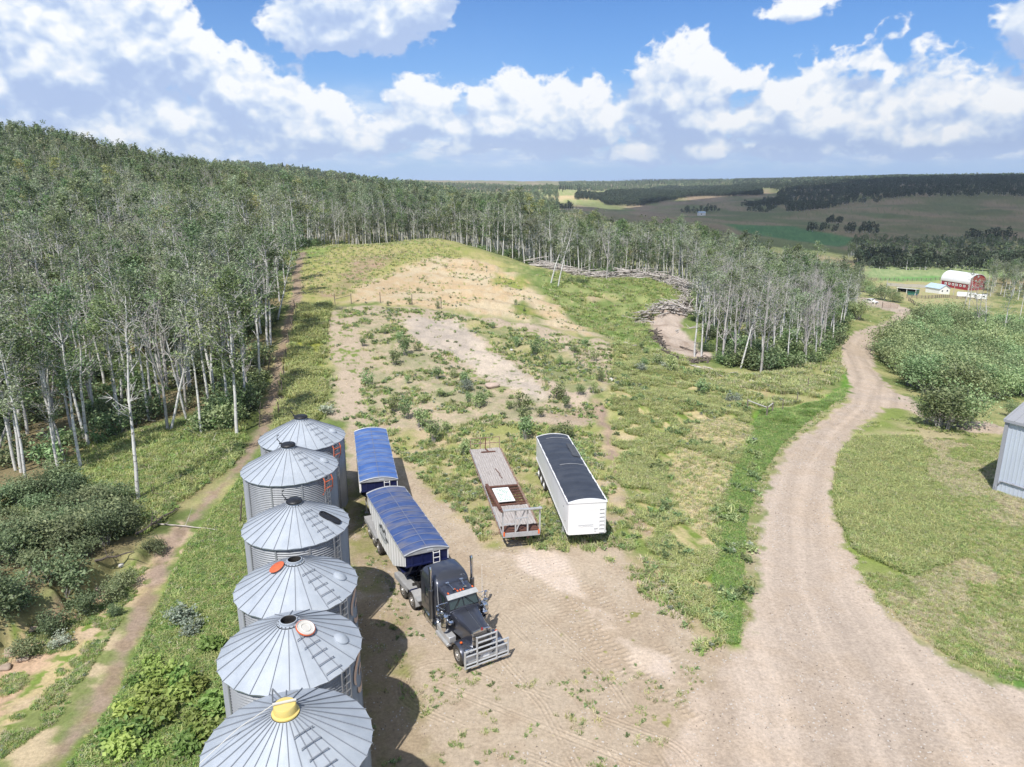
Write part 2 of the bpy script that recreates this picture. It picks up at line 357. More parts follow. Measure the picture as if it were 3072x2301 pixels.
def build_ground():
    th = np.concatenate([-np.linspace(180, 60, 60, endpoint=False), -np.linspace(60, 37, 60, endpoint=False), np.linspace(-37, 37, 1060), np.linspace(37, 60, 61)[1:], np.linspace(60, 180, 61)[1:-1]])
    rs = [1.0, 4.0, 8.0, 12, 15, 18, 20, 21.5, 22.5]; r = 23.2
    while r < 7000:
        rs.append(r); r += min(max(r * r / (HC * FPX) * .85, .03), (.0105 if r < 330 else .022) * r)
    rs = np.array(rs); na, nr = len(th), len(rs); A, Rr = np.meshgrid(R(1) * th, rs)
    x = (Rr * np.sin(A)).ravel(); y = (Rr * np.cos(A)).ravel(); N = len(x)
    z = hgt(x, y)
    # ---- colours of the soil and the grass, laid out in plan
    n1 = fbm(x / 6, y / 6, 5, 40); n2 = fbm(x / 1.1, y / 1.1, 4, 41); n3 = fbm(x / 28, y / 28, 4, 42); n4 = fbm(x / .35, y / .35, 3, 43)
    rr = np.hypot(x, y)
    C = np.empty((N, 3)); L = lambda a, b, t: a[None] * (1 - t[:, None]) + b[None] * t[:, None]
    C[:] = L(GREEN, DRY2, sstep(.35, .65, n1 * .6 + n2 * .4))
    def paint(P, ca, cb, soft=.4, jag=.8, js=2.0, op=1.0, mixn=None, speck=None, spc=None):
        lo, hi = P.min(0) - soft - jag - 1, P.max(0) + soft + jag + 1
        s = np.nonzero((x > lo[0]) & (x < hi[0]) & (y > lo[1]) & (y < hi[1]))[0]
        if not len(s): return
        X, Y = x[s], y[s]; d = sdist(X, Y, P) + (fbm(X / js, Y / js, 4, 77) - .5) * 2.4 * jag
        w = sstep(-soft, soft, d) * op; q = sstep(.36, .64, (n1[s] * .5 + n2[s] * .5) if mixn is None else mixn[s])
        c = L(ca, cb, q)
        if speck is not None:
            k = sstep(1 - speck, 1 - speck + .06, fbm(X / .55, Y / .55, 3, 91) * .72 + n1[s] * .28); c = c * (1 - k[:, None]) + spc[None] * k[:, None]
        C[s] = C[s] * (1 - w[:, None]) + c * w[:, None]
    P = lambda *a: wpoly(a)
    # far country
    BROWN, BROWN2 = sr(168, 148, 122), sr(118, 128, 86)
    far = sstep(420, 640, rr); fc = L(sr(138, 146, 96), BROWN, sstep(.38, .62, fbm(x / 60, y / 150, 4, 51) * .5 + fbm(x / 200, y / 200, 4, 50) * .5)); fc = fc * (.78 + .44 * fbm(x / 25, y / 70, 4, 52))[:, None]; C[:] = C * (1 - far[:, None]) + fc * far[:, None]
    hillright = P((1230, 470), (1500, 440), (1750, 400), (2230, 380), (2230, 530), (1900, 520), (1700, 490), (1500, 480)); paint(hillright, BROWN, BROWN2, 40, 40, 120, .8, fbm(x / 70, y / 180, 5, 53), .36, sr(120, 128, 84))
    paint(P((1240, 440), (1400, 428), (1480, 415), (1330, 408), (1150, 412), (1060, 425)), sr(196, 192, 140), sr(160, 172, 106), 30, 30, 100)
    paint(P((1180, 432), (1260, 431), (1290, 424), (1190, 424)), sr(228, 206, 160), sr(220, 198, 150), 10, 10, 60)
    paint(P((1560, 484), (1700, 488), (1870, 520), (1815, 535), (1640, 508)), sr(92, 138, 86), sr(104, 146, 92), 8, 6, 60)
    paint(P((1860, 575), (2100, 560), (2230, 590), (2200, 600), (2060, 600), (1870, 600)), sr(150, 172, 118), sr(166, 178, 128), 6, 5, 30)
    paint(P((1900, 598), (2030, 596), (2040, 607), (1900, 612)), sr(120, 172, 96), sr(132, 176, 104), 3, 2, 20)
    paint(P((1880, 606), (2040, 606), (2130, 630), (2160, 660), (2000, 660), (1880, 640)), sr(196, 182, 140), sr(176, 176, 122), 4, 5, 18)
    # left wood floor
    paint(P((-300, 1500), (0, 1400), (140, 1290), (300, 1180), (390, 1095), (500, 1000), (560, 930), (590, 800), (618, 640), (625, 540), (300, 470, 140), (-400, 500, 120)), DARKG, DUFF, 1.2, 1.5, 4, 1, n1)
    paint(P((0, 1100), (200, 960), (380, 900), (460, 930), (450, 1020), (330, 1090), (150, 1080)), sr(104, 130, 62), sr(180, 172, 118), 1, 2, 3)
    # track-side grass by the bins
    paint(P((-200, 2400), (-100, 1750), (110, 1657), (240, 1490), (330, 1330), (400, 1180), (480, 1080), (540, 1010), (600, 940), (740, 930), (760, 1750), (640, 2400)), sr(104, 132, 60), sr(138, 152, 84), .6, .8, 1.6, 1, None, .34, sr(176, 178, 106))
    paint(P((0, 1430), (150, 1300), (300, 1205), (390, 1130), (415, 1150), (340, 1260), (215, 1400), (110, 1560), (0, 1640)), sr(214, 190, 164), sr(196, 178, 136), .4, .9, 1.2, 1, None, .44, sr(126, 146, 72))
    paint(P((-200, 1600), (0, 1440), (120, 1330), (230, 1255), (260, 1270), (150, 1380), (60, 1480), (-100, 1650)), sr(150, 126, 106), sr(206, 176, 148), .3, .5, .8)
    paint(P((0, 1650), (60, 1540), (190, 1400), (260, 1300), (300, 1330), (240, 1450), (150, 1580), (90, 1660)), sr(138, 148, 92), sr(200, 182, 150), .4, .9, 1.2, 1, n2)
    # meadow and mound
    paint(P((590, 640), (622, 545), (650, 528), (760, 520), (880, 516, 200), (960, 513, 196), (1060, 548), (1100, 575), (1000, 600), (860, 600), (760, 650), (700, 660)), sr(190, 180, 128), sr(158, 160, 98), 2, 3, 8, 1, None, .33, sr(128, 146, 72))
    paint(P((622, 545), (660, 530), (720, 535), (690, 555), (640, 562)), sr(120, 146, 84), sr(150, 164, 98), 2, 2, 6)
    paint(P((740, 600), (760, 560), (850, 545), (860, 560), (800, 590), (760, 640), (700, 640)), sr(186, 160, 138), sr(160, 152, 110), 1.5, 2, 5)
    SANDH = P((740, 655), (770, 625), (800, 605), (880, 572), (950, 552), (1010, 556), (1070, 574), (1125, 603), (1165, 640), (1235, 690), (1335, 738), (1260, 728), (1120, 690), (960, 668), (830, 655))
    paint(SANDH, sr(214, 198, 168), sr(198, 174, 140), 1.2, 1.6, 4, 1, None, .30, sr(150, 150, 90))
    paint(P((1070, 590), (1130, 598), (1150, 620), (1080, 625)), sr(150, 160, 88), sr(214, 184, 138), 1, 2, 4)
    paint(P((1090, 660), (1130, 650), (1190, 690), (1150, 700)), sr(112, 136, 66), sr(150, 150, 90), 1, 1.5, 3)
    BANK = P((735, 662), (830, 660), (960, 672), (1120, 695), (1260, 735), (1335, 745), (1330, 830), (1270, 865), (1300, 940), (1000, 950), (780, 930), (715, 900), (712, 780), (690, 710))
    paint(BANK, sr(206, 188, 168), sr(182, 167, 146), .8, 1.2, 2.5, 1, None, .40, sr(122, 140, 74))
    paint(P((860, 700), (900, 680), (990, 692), (1045, 745), (1115, 792), (1190, 852), (1165, 878), (1085, 832), (1000, 782), (910, 745)), GREY, sr(206, 192, 176), .6, .8, 1.6, .92, None, .33, sr(130, 138, 92))
    paint(P((1000, 690), (1110, 705), (1240, 770), (1300, 830), (1230, 850), (1130, 780), (1040, 735)), sr(126, 142, 82), sr(176, 168, 120), .6, 1.2, 2, .75, None, .3, sr(206, 184, 150))
    paint(P((760, 670), (860, 690), (960, 790), (1130, 850), (1250, 890), (1300, 960), (1150, 960), (900, 960), (780, 935), (800, 850), (790, 760)), sr(132, 146, 92), sr(198, 180, 154), .8, 1.6, 2.2, .55)
    paint(P((600, 945), (612, 830), (632, 720), (648, 660), (712, 650), (700, 740), (705, 820), (690, 905)), sr(128, 144, 62), sr(160, 164, 84), .6, .8, 2)
    # clearing
    paint(P((1130, 580), (1200, 606), (1310, 598), (1475, 608), (1500, 660), (1400, 700), (1420, 745), (1525, 785), (1450, 800), (1340, 745), (1235, 688)), sr(116, 138, 78), sr(150, 158, 104), 1.5, 2, 5, 1, None, .3, sr(184, 172, 130))
    paint(P((1250, 640), (1320, 635), (1325, 648), (1260, 655)), sr(196, 176, 150), sr(168, 164, 116), 1, 1.5, 3)
    paint(P((1370, 693), (1440, 662), (1480, 640), (1505, 655), (1475, 690), (1470, 710), (1510, 745), (1535, 772), (1480, 782), (1430, 752), (1410, 715)), sr(204, 188, 174), sr(160, 142, 128), .5, .8, 2)
    # slope to the road
    paint(P((1330, 742), (1420, 755), (1500, 800), (1640, 880), (1645, 960), (1640, 1100), (1605, 1425), (1480, 1305), (1390, 1190), (1345, 1090), (1325, 1000), (1320, 880)), sr(126, 146, 70), sr(200, 184, 140), .8, 1, 3, 1, fbm(x / 1.1 + y / 3, y / 3.5, 4, 58))
    paint(P((1500, 800), (1640, 812), (1760, 800), (1770, 830), (1700, 850), (1620, 860)), sr(204, 184, 142), sr(158, 158, 104), 1, 1, 3)
    for q in (((1512, 905), (1575, 902), (1635, 925), (1625, 950), (1600, 985), (1467, 945)), ((1457, 958), (1590, 1003), (1562, 1080), (1530, 1165), (1480, 1130), (1438, 1060), (1445, 1000)), ((1350, 880), (1400, 930), (1360, 1000), (1335, 940))):
        paint(P(*q), sr(214, 196, 158), sr(188, 178, 128), .7, 1.3, 1.2)
    paint(P((1280, 860), (1310, 880), (1330, 970), (1350, 1090), (1420, 1150), (1400, 1180), (1330, 1060), (1290, 960)), sr(200, 176, 150), sr(158, 138, 124), .5, .7, 2)
    paint(P((1560, 1100), (1640, 960), (1770, 868), (1845, 850), (1766, 920), (1702, 970), (1662, 1040), (1640, 1120), (1636, 1230), (1625, 1420), (1575, 1395)), sr(186, 174, 142), sr(144, 148, 98), .5, .6, 1.2, 1, n2)
    paint(P((1640, 885), (1770, 868), (1815, 835), (1822, 775), (1795, 750), (1818, 735), (1822, 770), (1838, 835), (1820, 862), (1750, 908), (1682, 965), (1632, 1040), (1608, 1120), (1600, 1230), (1592, 1395), (1575, 1395), (1540, 1300), (1555, 1100), (1600, 980)), BRIGHT, sr(124, 164, 66), .5, .6, 2)
    # right verge
    paint(P((1918, 880), (1975, 890), (2100, 950), (2300, 960), (2400, 1560), (2100, 1460), (1960, 1372), (1872, 1270), (1820, 1180), (1800, 1110), (1800, 1050), (1812, 980)), sr(190, 178, 140), sr(138, 152, 84), .7, .9, 3, 1, n1)
    paint(P((1800, 1000), (1850, 945), (1985, 945), (2000, 1040), (2070, 1130), (2085, 1200), (1970, 1245), (1850, 1190), (1810, 1110)), sr(112, 144, 58), sr(146, 160, 86), .5, .6, 2, 1, None, .3, sr(176, 182, 106))
    paint(P((2085, 1395), (2180, 1405), (2300, 1440), (2300, 1530), (2150, 1470)), sr(108, 146, 72), sr(150, 160, 92), .5, 1, 3)
    # yard, ruts and road
    paint(Z['yard'], SAND, SAND2, .5, .9, 2, 1, None, .27, sr(150, 148, 96))
    paint(P((750, 1750), (748, 1050), (800, 1000), (880, 1400), (930, 1750)), sr(176, 158, 132), sr(140, 142, 84), .6, 1.4, 1.5, .85)
    paint(P((760, 930), (1300, 925), (1345, 1090), (1200, 1170), (1050, 1180), (980, 1100), (880, 1000)), sr(206, 186, 152), sr(150, 156, 92), .8, 1.5, 1.6, .9)
    paint(P((1330, 1100), (1400, 1190), (1480, 1300), (1560, 1395), (1500, 1380), (1420, 1280), (1330, 1160)), sr(190, 172, 140), sr(124, 142, 74), .5, 1.4, 1.5, .9)
    for q in (((1080, 1195), (1180, 1185), (1260, 1260), (1270, 1300), (1180, 1260)), ((1330, 1370), (1420, 1410), (1480, 1480), (1440, 1490), (1360, 1420)), ((1240, 1300), (1290, 1310), (1350, 1370), (1300, 1360))):
        paint(P(*q), sr(232, 214, 200), sr(216, 198, 180), .5, .8, 1.5, .8)
    paint(Z['road'], GRAV, GRAV2, .35, .8, .9)
    rd, rsd = pdist(x, y, ROADP); sdr = sdist(x, y, Z['road'])
    near = rr < 420
    streak = fbm(rd * 1.6, rsd * .05, 4, 60); kk = sstep(-.3, .6, sdr) * near
    C *= (1 + (streak - .5) * .46 * kk)[:, None]
    for off in (.9, 2.4):
        k = np.exp(-((rd - off) / .38) ** 2) * kk * .10; C = C * (1 - k[:, None]) + (GRAV * 1.12)[None] * k[:, None]
    pd, ps = pdist(x, y, PATHP); pw = .22 + .25 * vnoise(ps / 4, ps * 0, 4) + .5 * sstep(40, 60, ps)
    k = sstep(.55, -.35, pd - pw + (fbm(x / .9, y / .9, 3, 66) - .5) * 1.2); C = C * (1 - k[:, None] * .92) + L(sr(178, 156, 140), sr(158, 138, 118), sstep(.35, .65, n2)) * k[:, None] * .92
    PATHK = k
    # tyre cleat marks across the yard
    TR = [[(1000, 1150), (1180, 1290), (1330, 1440), (1450, 1560)], [(1095, 1180), (1260, 1330), (1420, 1480), (1560, 1600)], [(1190, 1200), (1330, 1320), (1470, 1430)], [(1085, 1330), (1250, 1500), (1350, 1660)], [(950, 1480), (1150, 1560), (1400, 1660)]]
    yardk = sstep(-.5, 1, sdist(x, y, Z['yard']))
    for i, tr in enumerate(TR):
        Pp = np.array([hitp(*p) for p in tr]); s = np.nonzero((y < 62) & (x > -20) & (x < 16))[0]
        d, l = pdist(x[s], y[s], Pp)
        for o in ((0,) if i < 3 else (0, 1.9)):
            w = sstep(.42, .25, np.abs(d - o)) * yardk[s] * sstep(.3, .5, fbm(x[s] / 2.5, y[s] / 2.5, 3, 100 + i))
            c = (np.sin(l * 2 * PI / .34 + d * 3) if i < 3 else np.sin(d * 30)) * .5
            z[s] += w * c * (.05 if i < 3 else .025); C[s] *= (1 + w * c * .20)[:, None]
    # overall mottling, fine litter
    C *= (.80 + .40 * (n2 * .6 + n4 * .4))[:, None]; C *= (.86 + .28 * n1)[:, None]
    C = np.clip(C, .01, .8)
    # ---- faces
    i, j = np.meshgrid(np.arange(nr - 1), np.arange(na), indexing='ij'); jn = (j + 1) % na
    F = np.stack([i * na + j, i * na + jn, (i + 1) * na + jn, (i + 1) * na + j], -1).reshape(-1, 4)[:, ::-1]
    fx = x[F].mean(1); fy = y[F].mean(1); fr = np.hypot(fx, fy)
    jag = (fbm(fx / 1.5, fy / 1.5, 4, 77) - .5) * 1.2
    lab = np.zeros(len(F), int); sel = (fr < 420) & (np.abs(fx) < 200) & (fy > 10)
    q = np.zeros(len(F)); q[sel] = sdist(fx[sel], fy[sel], Z['yard']) + jag[sel]; lab[sel & (q > 0)] = 2
    q[sel] = sdist(fx[sel], fy[sel], Z['road']) + jag[sel]; lab[sel & (q > 0)] = 1
    lab[(PATHK[F].mean(1) > .5) & (fr < 260)] = 3
    m, nt, out = new_mat('soil_and_grass'); p = nd(nt, 'ShaderNodeBsdfPrincipled', {'Roughness': .95, 'Specular IOR Level': .15}); nt.links.new(p.outputs[0], out.inputs[0])
    at_ = nd(nt, 'ShaderNodeAttribute', attribute_name='Col'); tc = nd(nt, 'ShaderNodeTexCoord')
    nz = nd(nt, 'ShaderNodeTexNoise', {'Vector': tc.outputs['Object'], 'Scale': 5.5, 'Detail': 6, 'Roughness': .75})
    nf = nd(nt, 'ShaderNodeMapRange', {'Value': nz.outputs[0], 'From Min': .3, 'From Max': .7, 'To Min': .72, 'To Max': 1.26}).outputs[0]
    cc = nd(nt, 'ShaderNodeVectorMath', {0: at_.outputs['Color'], 'Scale': nf}, operation='SCALE').outputs[0]
    sp_ = nd(nt, 'ShaderNodeTexNoise', {'Vector': tc.outputs['Object'], 'Scale': 2.6, 'Detail': 7, 'Roughness': .8}).outputs[0]
    sf = nd(nt, 'ShaderNodeMapRange', {'Value': sp_, 'From Min': .60, 'From Max': .68, 'To Min': 1.0, 'To Max': .62}).outputs[0]
    cc = nd(nt, 'ShaderNodeVectorMath', {0: cc, 'Scale': sf}, operation='SCALE').outputs[0]
    nt.links.new(cc, p.inputs['Base Color'])
    nb = nd(nt, 'ShaderNodeTexNoise', {'Vector': tc.outputs['Object'], 'Scale': 3.0, 'Detail': 8, 'Roughness': .7})
    bp = nd(nt, 'ShaderNodeBump', {'Height': nb.outputs[0], 'Strength': .35, 'Distance': .16}); nt.links.new(bp.outputs[0], p.inputs['Normal'])
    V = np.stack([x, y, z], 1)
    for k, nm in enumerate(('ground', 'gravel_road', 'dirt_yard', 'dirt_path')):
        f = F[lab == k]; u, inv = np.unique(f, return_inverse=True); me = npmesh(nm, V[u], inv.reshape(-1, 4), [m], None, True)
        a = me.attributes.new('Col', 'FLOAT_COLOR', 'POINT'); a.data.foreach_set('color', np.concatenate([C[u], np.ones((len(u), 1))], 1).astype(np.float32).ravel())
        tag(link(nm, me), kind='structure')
build_ground()

# ------------------------------------------------------------------ sun, sky, cloud sky
SUN = Vector((-.24, -.67, 1.0)).normalized()
sl = bpy.data.lights.new('sun', 'SUN'); sl.energy = 4.2; sl.angle = R(.55); sl.color = (1, .955, .88); so = bpy.data.objects.new('sun', sl); COL.objects.link(so); so.rotation_euler = SUN.to_track_quat('Z', 'Y').to_euler()
so.location = (0, -60, 120)
def build_world():
    w = bpy.data.worlds.new('World'); w.cycles.sampling_method = 'MANUAL'; w.cycles.sample_map_resolution = 256; SC.world = w; w.use_nodes = True; nt = w.node_tree; nt.nodes.clear()
    out = nt.nodes.new('ShaderNodeOutputWorld'); bg = nd(nt, 'ShaderNodeBackground', {'Strength': .087}); nt.links.new(bg.outputs[0], out.inputs[0])
    sky = nd(nt, 'ShaderNodeTexSky', sky_type='NISHITA'); sky.sun_disc = False; sky.sun_elevation = math.asin(SUN.z); sky.sun_rotation = math.atan2(SUN.x, SUN.y); sky.altitude = 600; sky.air_density = 1.0; sky.dust_density = .6; sky.ozone_density = 2.0
    tc = nd(nt, 'ShaderNodeTexCoord'); sp = nd(nt, 'ShaderNodeSeparateXYZ', {0: tc.outputs['Generated']})
    X, Y, Zc = sp.outputs; M = lambda op, a, b=None, c=None, cl=False: mth(nt, op, a, b, c, cl)
    az = M('MULTIPLY', M('ARCTAN2', X, Y), 57.2958); el = M('MULTIPLY', M('ARCSINE', Zc), 57.2958)
    # warped coordinates so that the edges billow
    def noise(scale, det, ux=1.0, uy=1.0, ox=0., oy=0., rough=.58, w_=0.0):
        v = nd(nt, 'ShaderNodeCombineXYZ', {0: M('MULTIPLY_ADD', az, ux, ox), 1: M('MULTIPLY_ADD', el, uy, oy), 2: w_}).outputs[0]
        return nd(nt, 'ShaderNodeTexNoise', {'Vector': v, 'Scale': scale, 'Detail': det, 'Roughness': rough}).outputs[0]
    # cumulus: azimuth, elevation of the flat base, half width, height, weight (all in degrees)
    B = [(-29, 7.0, 7.0, 8.5, 1.35), (-35, 6.0, 6, 8, 1.2), (-23.5, 7.2, 3.0, 5.0, .9), (-28, 2.6, 10, 5.2, 1.0), (-20, 3.6, 4.5, 4.4, .8), (-11.5, 9.9, 5.6, 5.0, 1.2), (-7.5, 11.0, 3.0, 3, .9), (-15, 3.2, 5, 3.8, .9), (-13.2, 4.6, 1.9, 2.4, 1.0), (-6.6, 4.0, 3.6, 3.2, 1.05), (0, 3.4, 5, 3.2, .95), (5, 3.4, 5, 3.5, .95),
         (12.2, 4.4, 4.3, 6.4, 1.45), (16, 6.4, 4.2, 1.9, .95), (20.5, 3.9, 6.5, 4.0, 1.1), (27, 3.4, 8, 6.0, 1.25), (34, 3.6, 7, 6.0, 1.2), (33.8, 7.9, 4.2, 4.4, 1.25), (19, 10.7, 2.6, 1.7, .85), (24.6, 7.2, 2.0, 1.3, 1.0), (0, 13, 5, 1.2, .6), (-10, 2.4, 2.6, 1.3, .75), (-3.5, 2.2, 2.2, 1.1, .75), (3.5, 2.0, 3, 1.4, .8), (9, 1.9, 2.4, 1.5, .8), (14, 2.2, 2.6, 1.3, .8), (20, 2.0, 3, 1.2, .75), (27, 1.8, 2.5, 1.3, .75), (-17, 2.0, 2.6, 1.1, .7)]
    def coords(da, dy): return (M('ADD', az, da) if da else az), (M('ADD', el, dy) if dy else el)
    def mask_at(da, dy):
        a2, e2 = coords(da, dy); mask = None
        for a, e, hw, hh, wt in B:
            u = M('MULTIPLY', M('SUBTRACT', a2, a), 1 / hw); v = M('SUBTRACT', e2, e)
            vu = M('MULTIPLY', M('MAXIMUM', v, 0.0), 1 / hh); vd = M('MULTIPLY', M('MINIMUM', v, 0.0), 1 / (hh * .30 + .4))
            q = M('ADD', M('MULTIPLY', u, u), M('ADD', M('MULTIPLY', vu, vu), M('MULTIPLY', vd, vd)))
            b = M('MULTIPLY', M('SUBTRACT', 1.0, M('POWER', q, .7)), wt); mask = b if mask is None else M('SMOOTH_MAX', mask, b, .15)
        wide = nd(nt, 'ShaderNodeMapRange', {'Value': M('MAXIMUM', M('SUBTRACT', M('ABSOLUTE', a2), 42.0), M('SUBTRACT', e2, 16.0)), 'From Max': 6.0, 'To Min': -1.0, 'To Max': .05}).outputs[0]
        return M('MAXIMUM', mask, wide)
    def lumps(da, dy, det):
        a2, e2 = coords(da, dy); cv = nd(nt, 'ShaderNodeCombineXYZ', {0: a2, 1: M('MULTIPLY', e2, 1.25), 2: 3.3}).outputs[0]
        nl = nd(nt, 'ShaderNodeTexNoise', {'Vector': cv, 'Scale': .165, 'Detail': det, 'Roughness': .55, 'Lacunarity': 2.15, 'Distortion': .2}).outputs[0]
        bn = nd(nt, 'ShaderNodeTexNoise', {'Vector': cv, 'Scale': .55, 'Detail': min(det, 3), 'Roughness': .5}).outputs[0]
        puff = M('SUBTRACT', .26, M('ABSOLUTE', M('MULTIPLY', M('SUBTRACT', bn, .5), 3.2)))
        return M('ADD', M('MULTIPLY', M('SUBTRACT', nl, .5), 1.75), M('MULTIPLY', puff, .34))
    m0 = M('MULTIPLY', M('ADD', mask_at(0, 0), .10), .55); m1 = M('MULTIPLY', M('ADD', mask_at(.4, 1.3), .10), .55)
    d0 = M('ADD', m0, lumps(0, 0, 8)); lo = M('ADD', m0, lumps(0, 0, 2.6)); d1 = M('ADD', m1, lumps(.4, 1.3, 2.6))
    alpha = nd(nt, 'ShaderNodeMapRange', {'Value': d0, 'From Min': .03, 'From Max': .22}, interpolation_type='SMOOTHSTEP').outputs[0]
    relief = M('ADD', M('SUBTRACT', lo, d1), M('MULTIPLY', M('SUBTRACT', d0, lo), .22))                       # positive where the cloud ends just above: sunlit caps
    lit = nd(nt, 'ShaderNodeMapRange', {'Value': relief, 'From Min': -.20, 'From Max': .46}).outputs[0]
    thick = nd(nt, 'ShaderNodeMapRange', {'Value': d0, 'From Min': .25, 'From Max': .85}).outputs[0]
    lit = M('SUBTRACT', M('ADD', lit, .10), M('MULTIPLY', thick, .08), None, True)
    ccol = ramp(nt, lit, [(0, (3.9, 5.1, 7.8)), (.28, (4.9, 6.1, 8.4)), (.50, (6.8, 7.7, 9.1)), (.78, (9.3, 9.5, 9.8))])
    # thin layered cloud towards the horizon
    st = noise(.20, 7, .55, 1.9, 5, 2, .6, 8.0)
    band = nd(nt, 'ShaderNodeMapRange', {'Value': el, 'From Min': .2, 'From Max': 1.6}, interpolation_type='SMOOTHSTEP').outputs[0]
    band2 = nd(nt, 'ShaderNodeMapRange', {'Value': el, 'From Min': 7.5, 'From Max': 3.2}, interpolation_type='SMOOTHSTEP').outputs[0]
    sa = nd(nt, 'ShaderNodeMapRange', {'Value': st, 'From Min': .30, 'From Max': .52}, interpolation_type='SMOOTHSTEP').outputs[0]
    sa = M('MULTIPLY', M('MULTIPLY', sa, band), M('MULTIPLY', band2, .92))
    s2 = noise(.5, 6, .7, 2.4, 1, 7, .6, 2.0)
    scol = ramp(nt, s2, [(.36, (4.4, 5.8, 8.5)), (.50, (5.6, 6.8, 8.9)), (.62, (8.2, 8.7, 9.5))])
    # clear sky, with the pale veil of the air low down
    pale = nd(nt, 'ShaderNodeMapRange', {'Value': el, 'From Min': 14.0, 'From Max': 0.0}).outputs[0]
    base = mixc(nt, 1.0, sky.outputs[0], (.50, .81, 1.22, 1), 'MULTIPLY')
    base = mixc(nt, M('MULTIPLY', M('POWER', pale, 1.4), .55), base, (3.6, 5.4, 8.6, 1))
    c = mixc(nt, sa, base, scol); c = mixc(nt, alpha, c, ccol)
    fade = nd(nt, 'ShaderNodeMapRange', {'Value': el, 'From Min': 2.2, 'From Max': 0.0}).outputs[0]
    c = mixc(nt, M('MULTIPLY', fade, .80), c, (4.3, 5.9, 9.0, 1))
    nt.links.new(c, bg.inputs['Color'])
build_world()
SC.view_settings.view_transform = 'Standard'; SC.view_settings.look = 'None'; SC.view_settings.exposure = .35; SC.view_settings.gamma = 1
SC.cycles.max_bounces = 6; SC.cycles.diffuse_bounces = 2; SC.cycles.glossy_bounces = 3; SC.cycles.transmission_bounces = 4; SC.cycles.transparent_max_bounces = 6; SC.cycles.caustics_reflective = False; SC.cycles.caustics_refractive = False
# ------------------------------------------------------------------ paints and metals
M = {}
M['galv'] = mat('galvanised_roof', (.37, .41, .465), .5, .15, (.46, .50, .555), .9, bump=.08, bscale=2.5, detail=7)
M['galv_wall'] = mat('galvanised_wall', (.36, .375, .40), .6, .25, (.27, .28, .30), .8, stretch=(1, 1, .3))
M['seam'] = mat('weathered_seam', (.25, .27, .31), .6, .2)
M['black'] = mat('black_plastic', (.015, .016, .02), .45)
M['dark'] = mat('dark_steel_and_shade', (.02, .02, .022), .6, c2=(.045, .04, .036), scale=4)
M['orange'] = mat('orange_paint', (.66, .14, .05), .5, c2=(.55, .12, .05), scale=6)
M['faded_orange'] = mat('faded_orange_print', (.60, .36, .25), .6, c2=(.45, .40, .37), scale=5)
M['yellow'] = mat('yellow_paint', (.72, .55, .16), .5, c2=(.62, .50, .20), scale=5)
M['cream'] = mat('cream_lid', (.60, .58, .54), .5)
M['chrome'] = mat('polished_steel', (.62, .63, .65), .14, 1)
M['alu'] = mat('brushed_aluminium', (.58, .59, .61), .4, .35, c2=(.48, .49, .50), scale=4)
M['grey_paint'] = mat('metallic_grey_paint', (.058, .064, .088), .30, .45, coat=.8)
M['grey_paint2'] = mat('grey_paint_trim', (.03, .033, .042), .35, .4, coat=.5)
M['glass'] = mat('tinted_glass', (.02, .04, .042), .06, 0, spec=.8)
M['tyre'] = mat('tyre_rubber', (.022, .021, .02), .85, c2=(.085, .075, .064), scale=3)
M['shield'] = mat('dull_steel', (.16, .16, .17), .3, .8)
M['rim'] = mat('dusty_rim', (.50, .49, .48), .4, .5, c2=(.40, .37, .34), scale=5)
M['lamp_orange'] = mat('amber_lens', (.75, .13, .02), .25)
M['lamp_white'] = mat('lamp_lens', (.55, .57, .58), .12)
M['red'] = mat('red_enamel', (.35, .02, .02), .3)
M['white'] = mat('white_paint', (.86, .86, .86), .35, c2=(.80, .79, .78), scale=1.2, coat=.3)
M['plate'] = mat('plate_white', (.8, .8, .8), .5)
M['navy'] = mat('shade_darkened_navy', (.009, .013, .062), .4, c2=(.014, .02, .08), scale=2)  # navy, deepened to stand for shade on the trailers' sloping front walls
M['deck_grey'] = mat('grey_deck_steel', (.42, .42, .43), .55, .1, c2=(.33, .33, .33), scale=2)
M['rust'] = mat('rusty_steel', (.17, .075, .05), .8, c2=(.10, .05, .04), scale=6)
M['rust2'] = mat('rusty_pipe', (.40, .30, .26), .7, .2, c2=(.22, .10, .06), scale=5)
M['wood'] = mat('weathered_planks', (.50, .465, .445), .9, c2=(.30, .265, .25), scale=2.2, stretch=(.5, 6, 1), contrast=(.3, .7), bump=.4, bscale=8)
M['green_print'] = mat('green_print', (.12, .30, .18), .7)
M['print_dark'] = mat('dark_print', (.04, .045, .05), .5)
M['print_grey'] = mat('grey_print', (.52, .53, .54), .5)
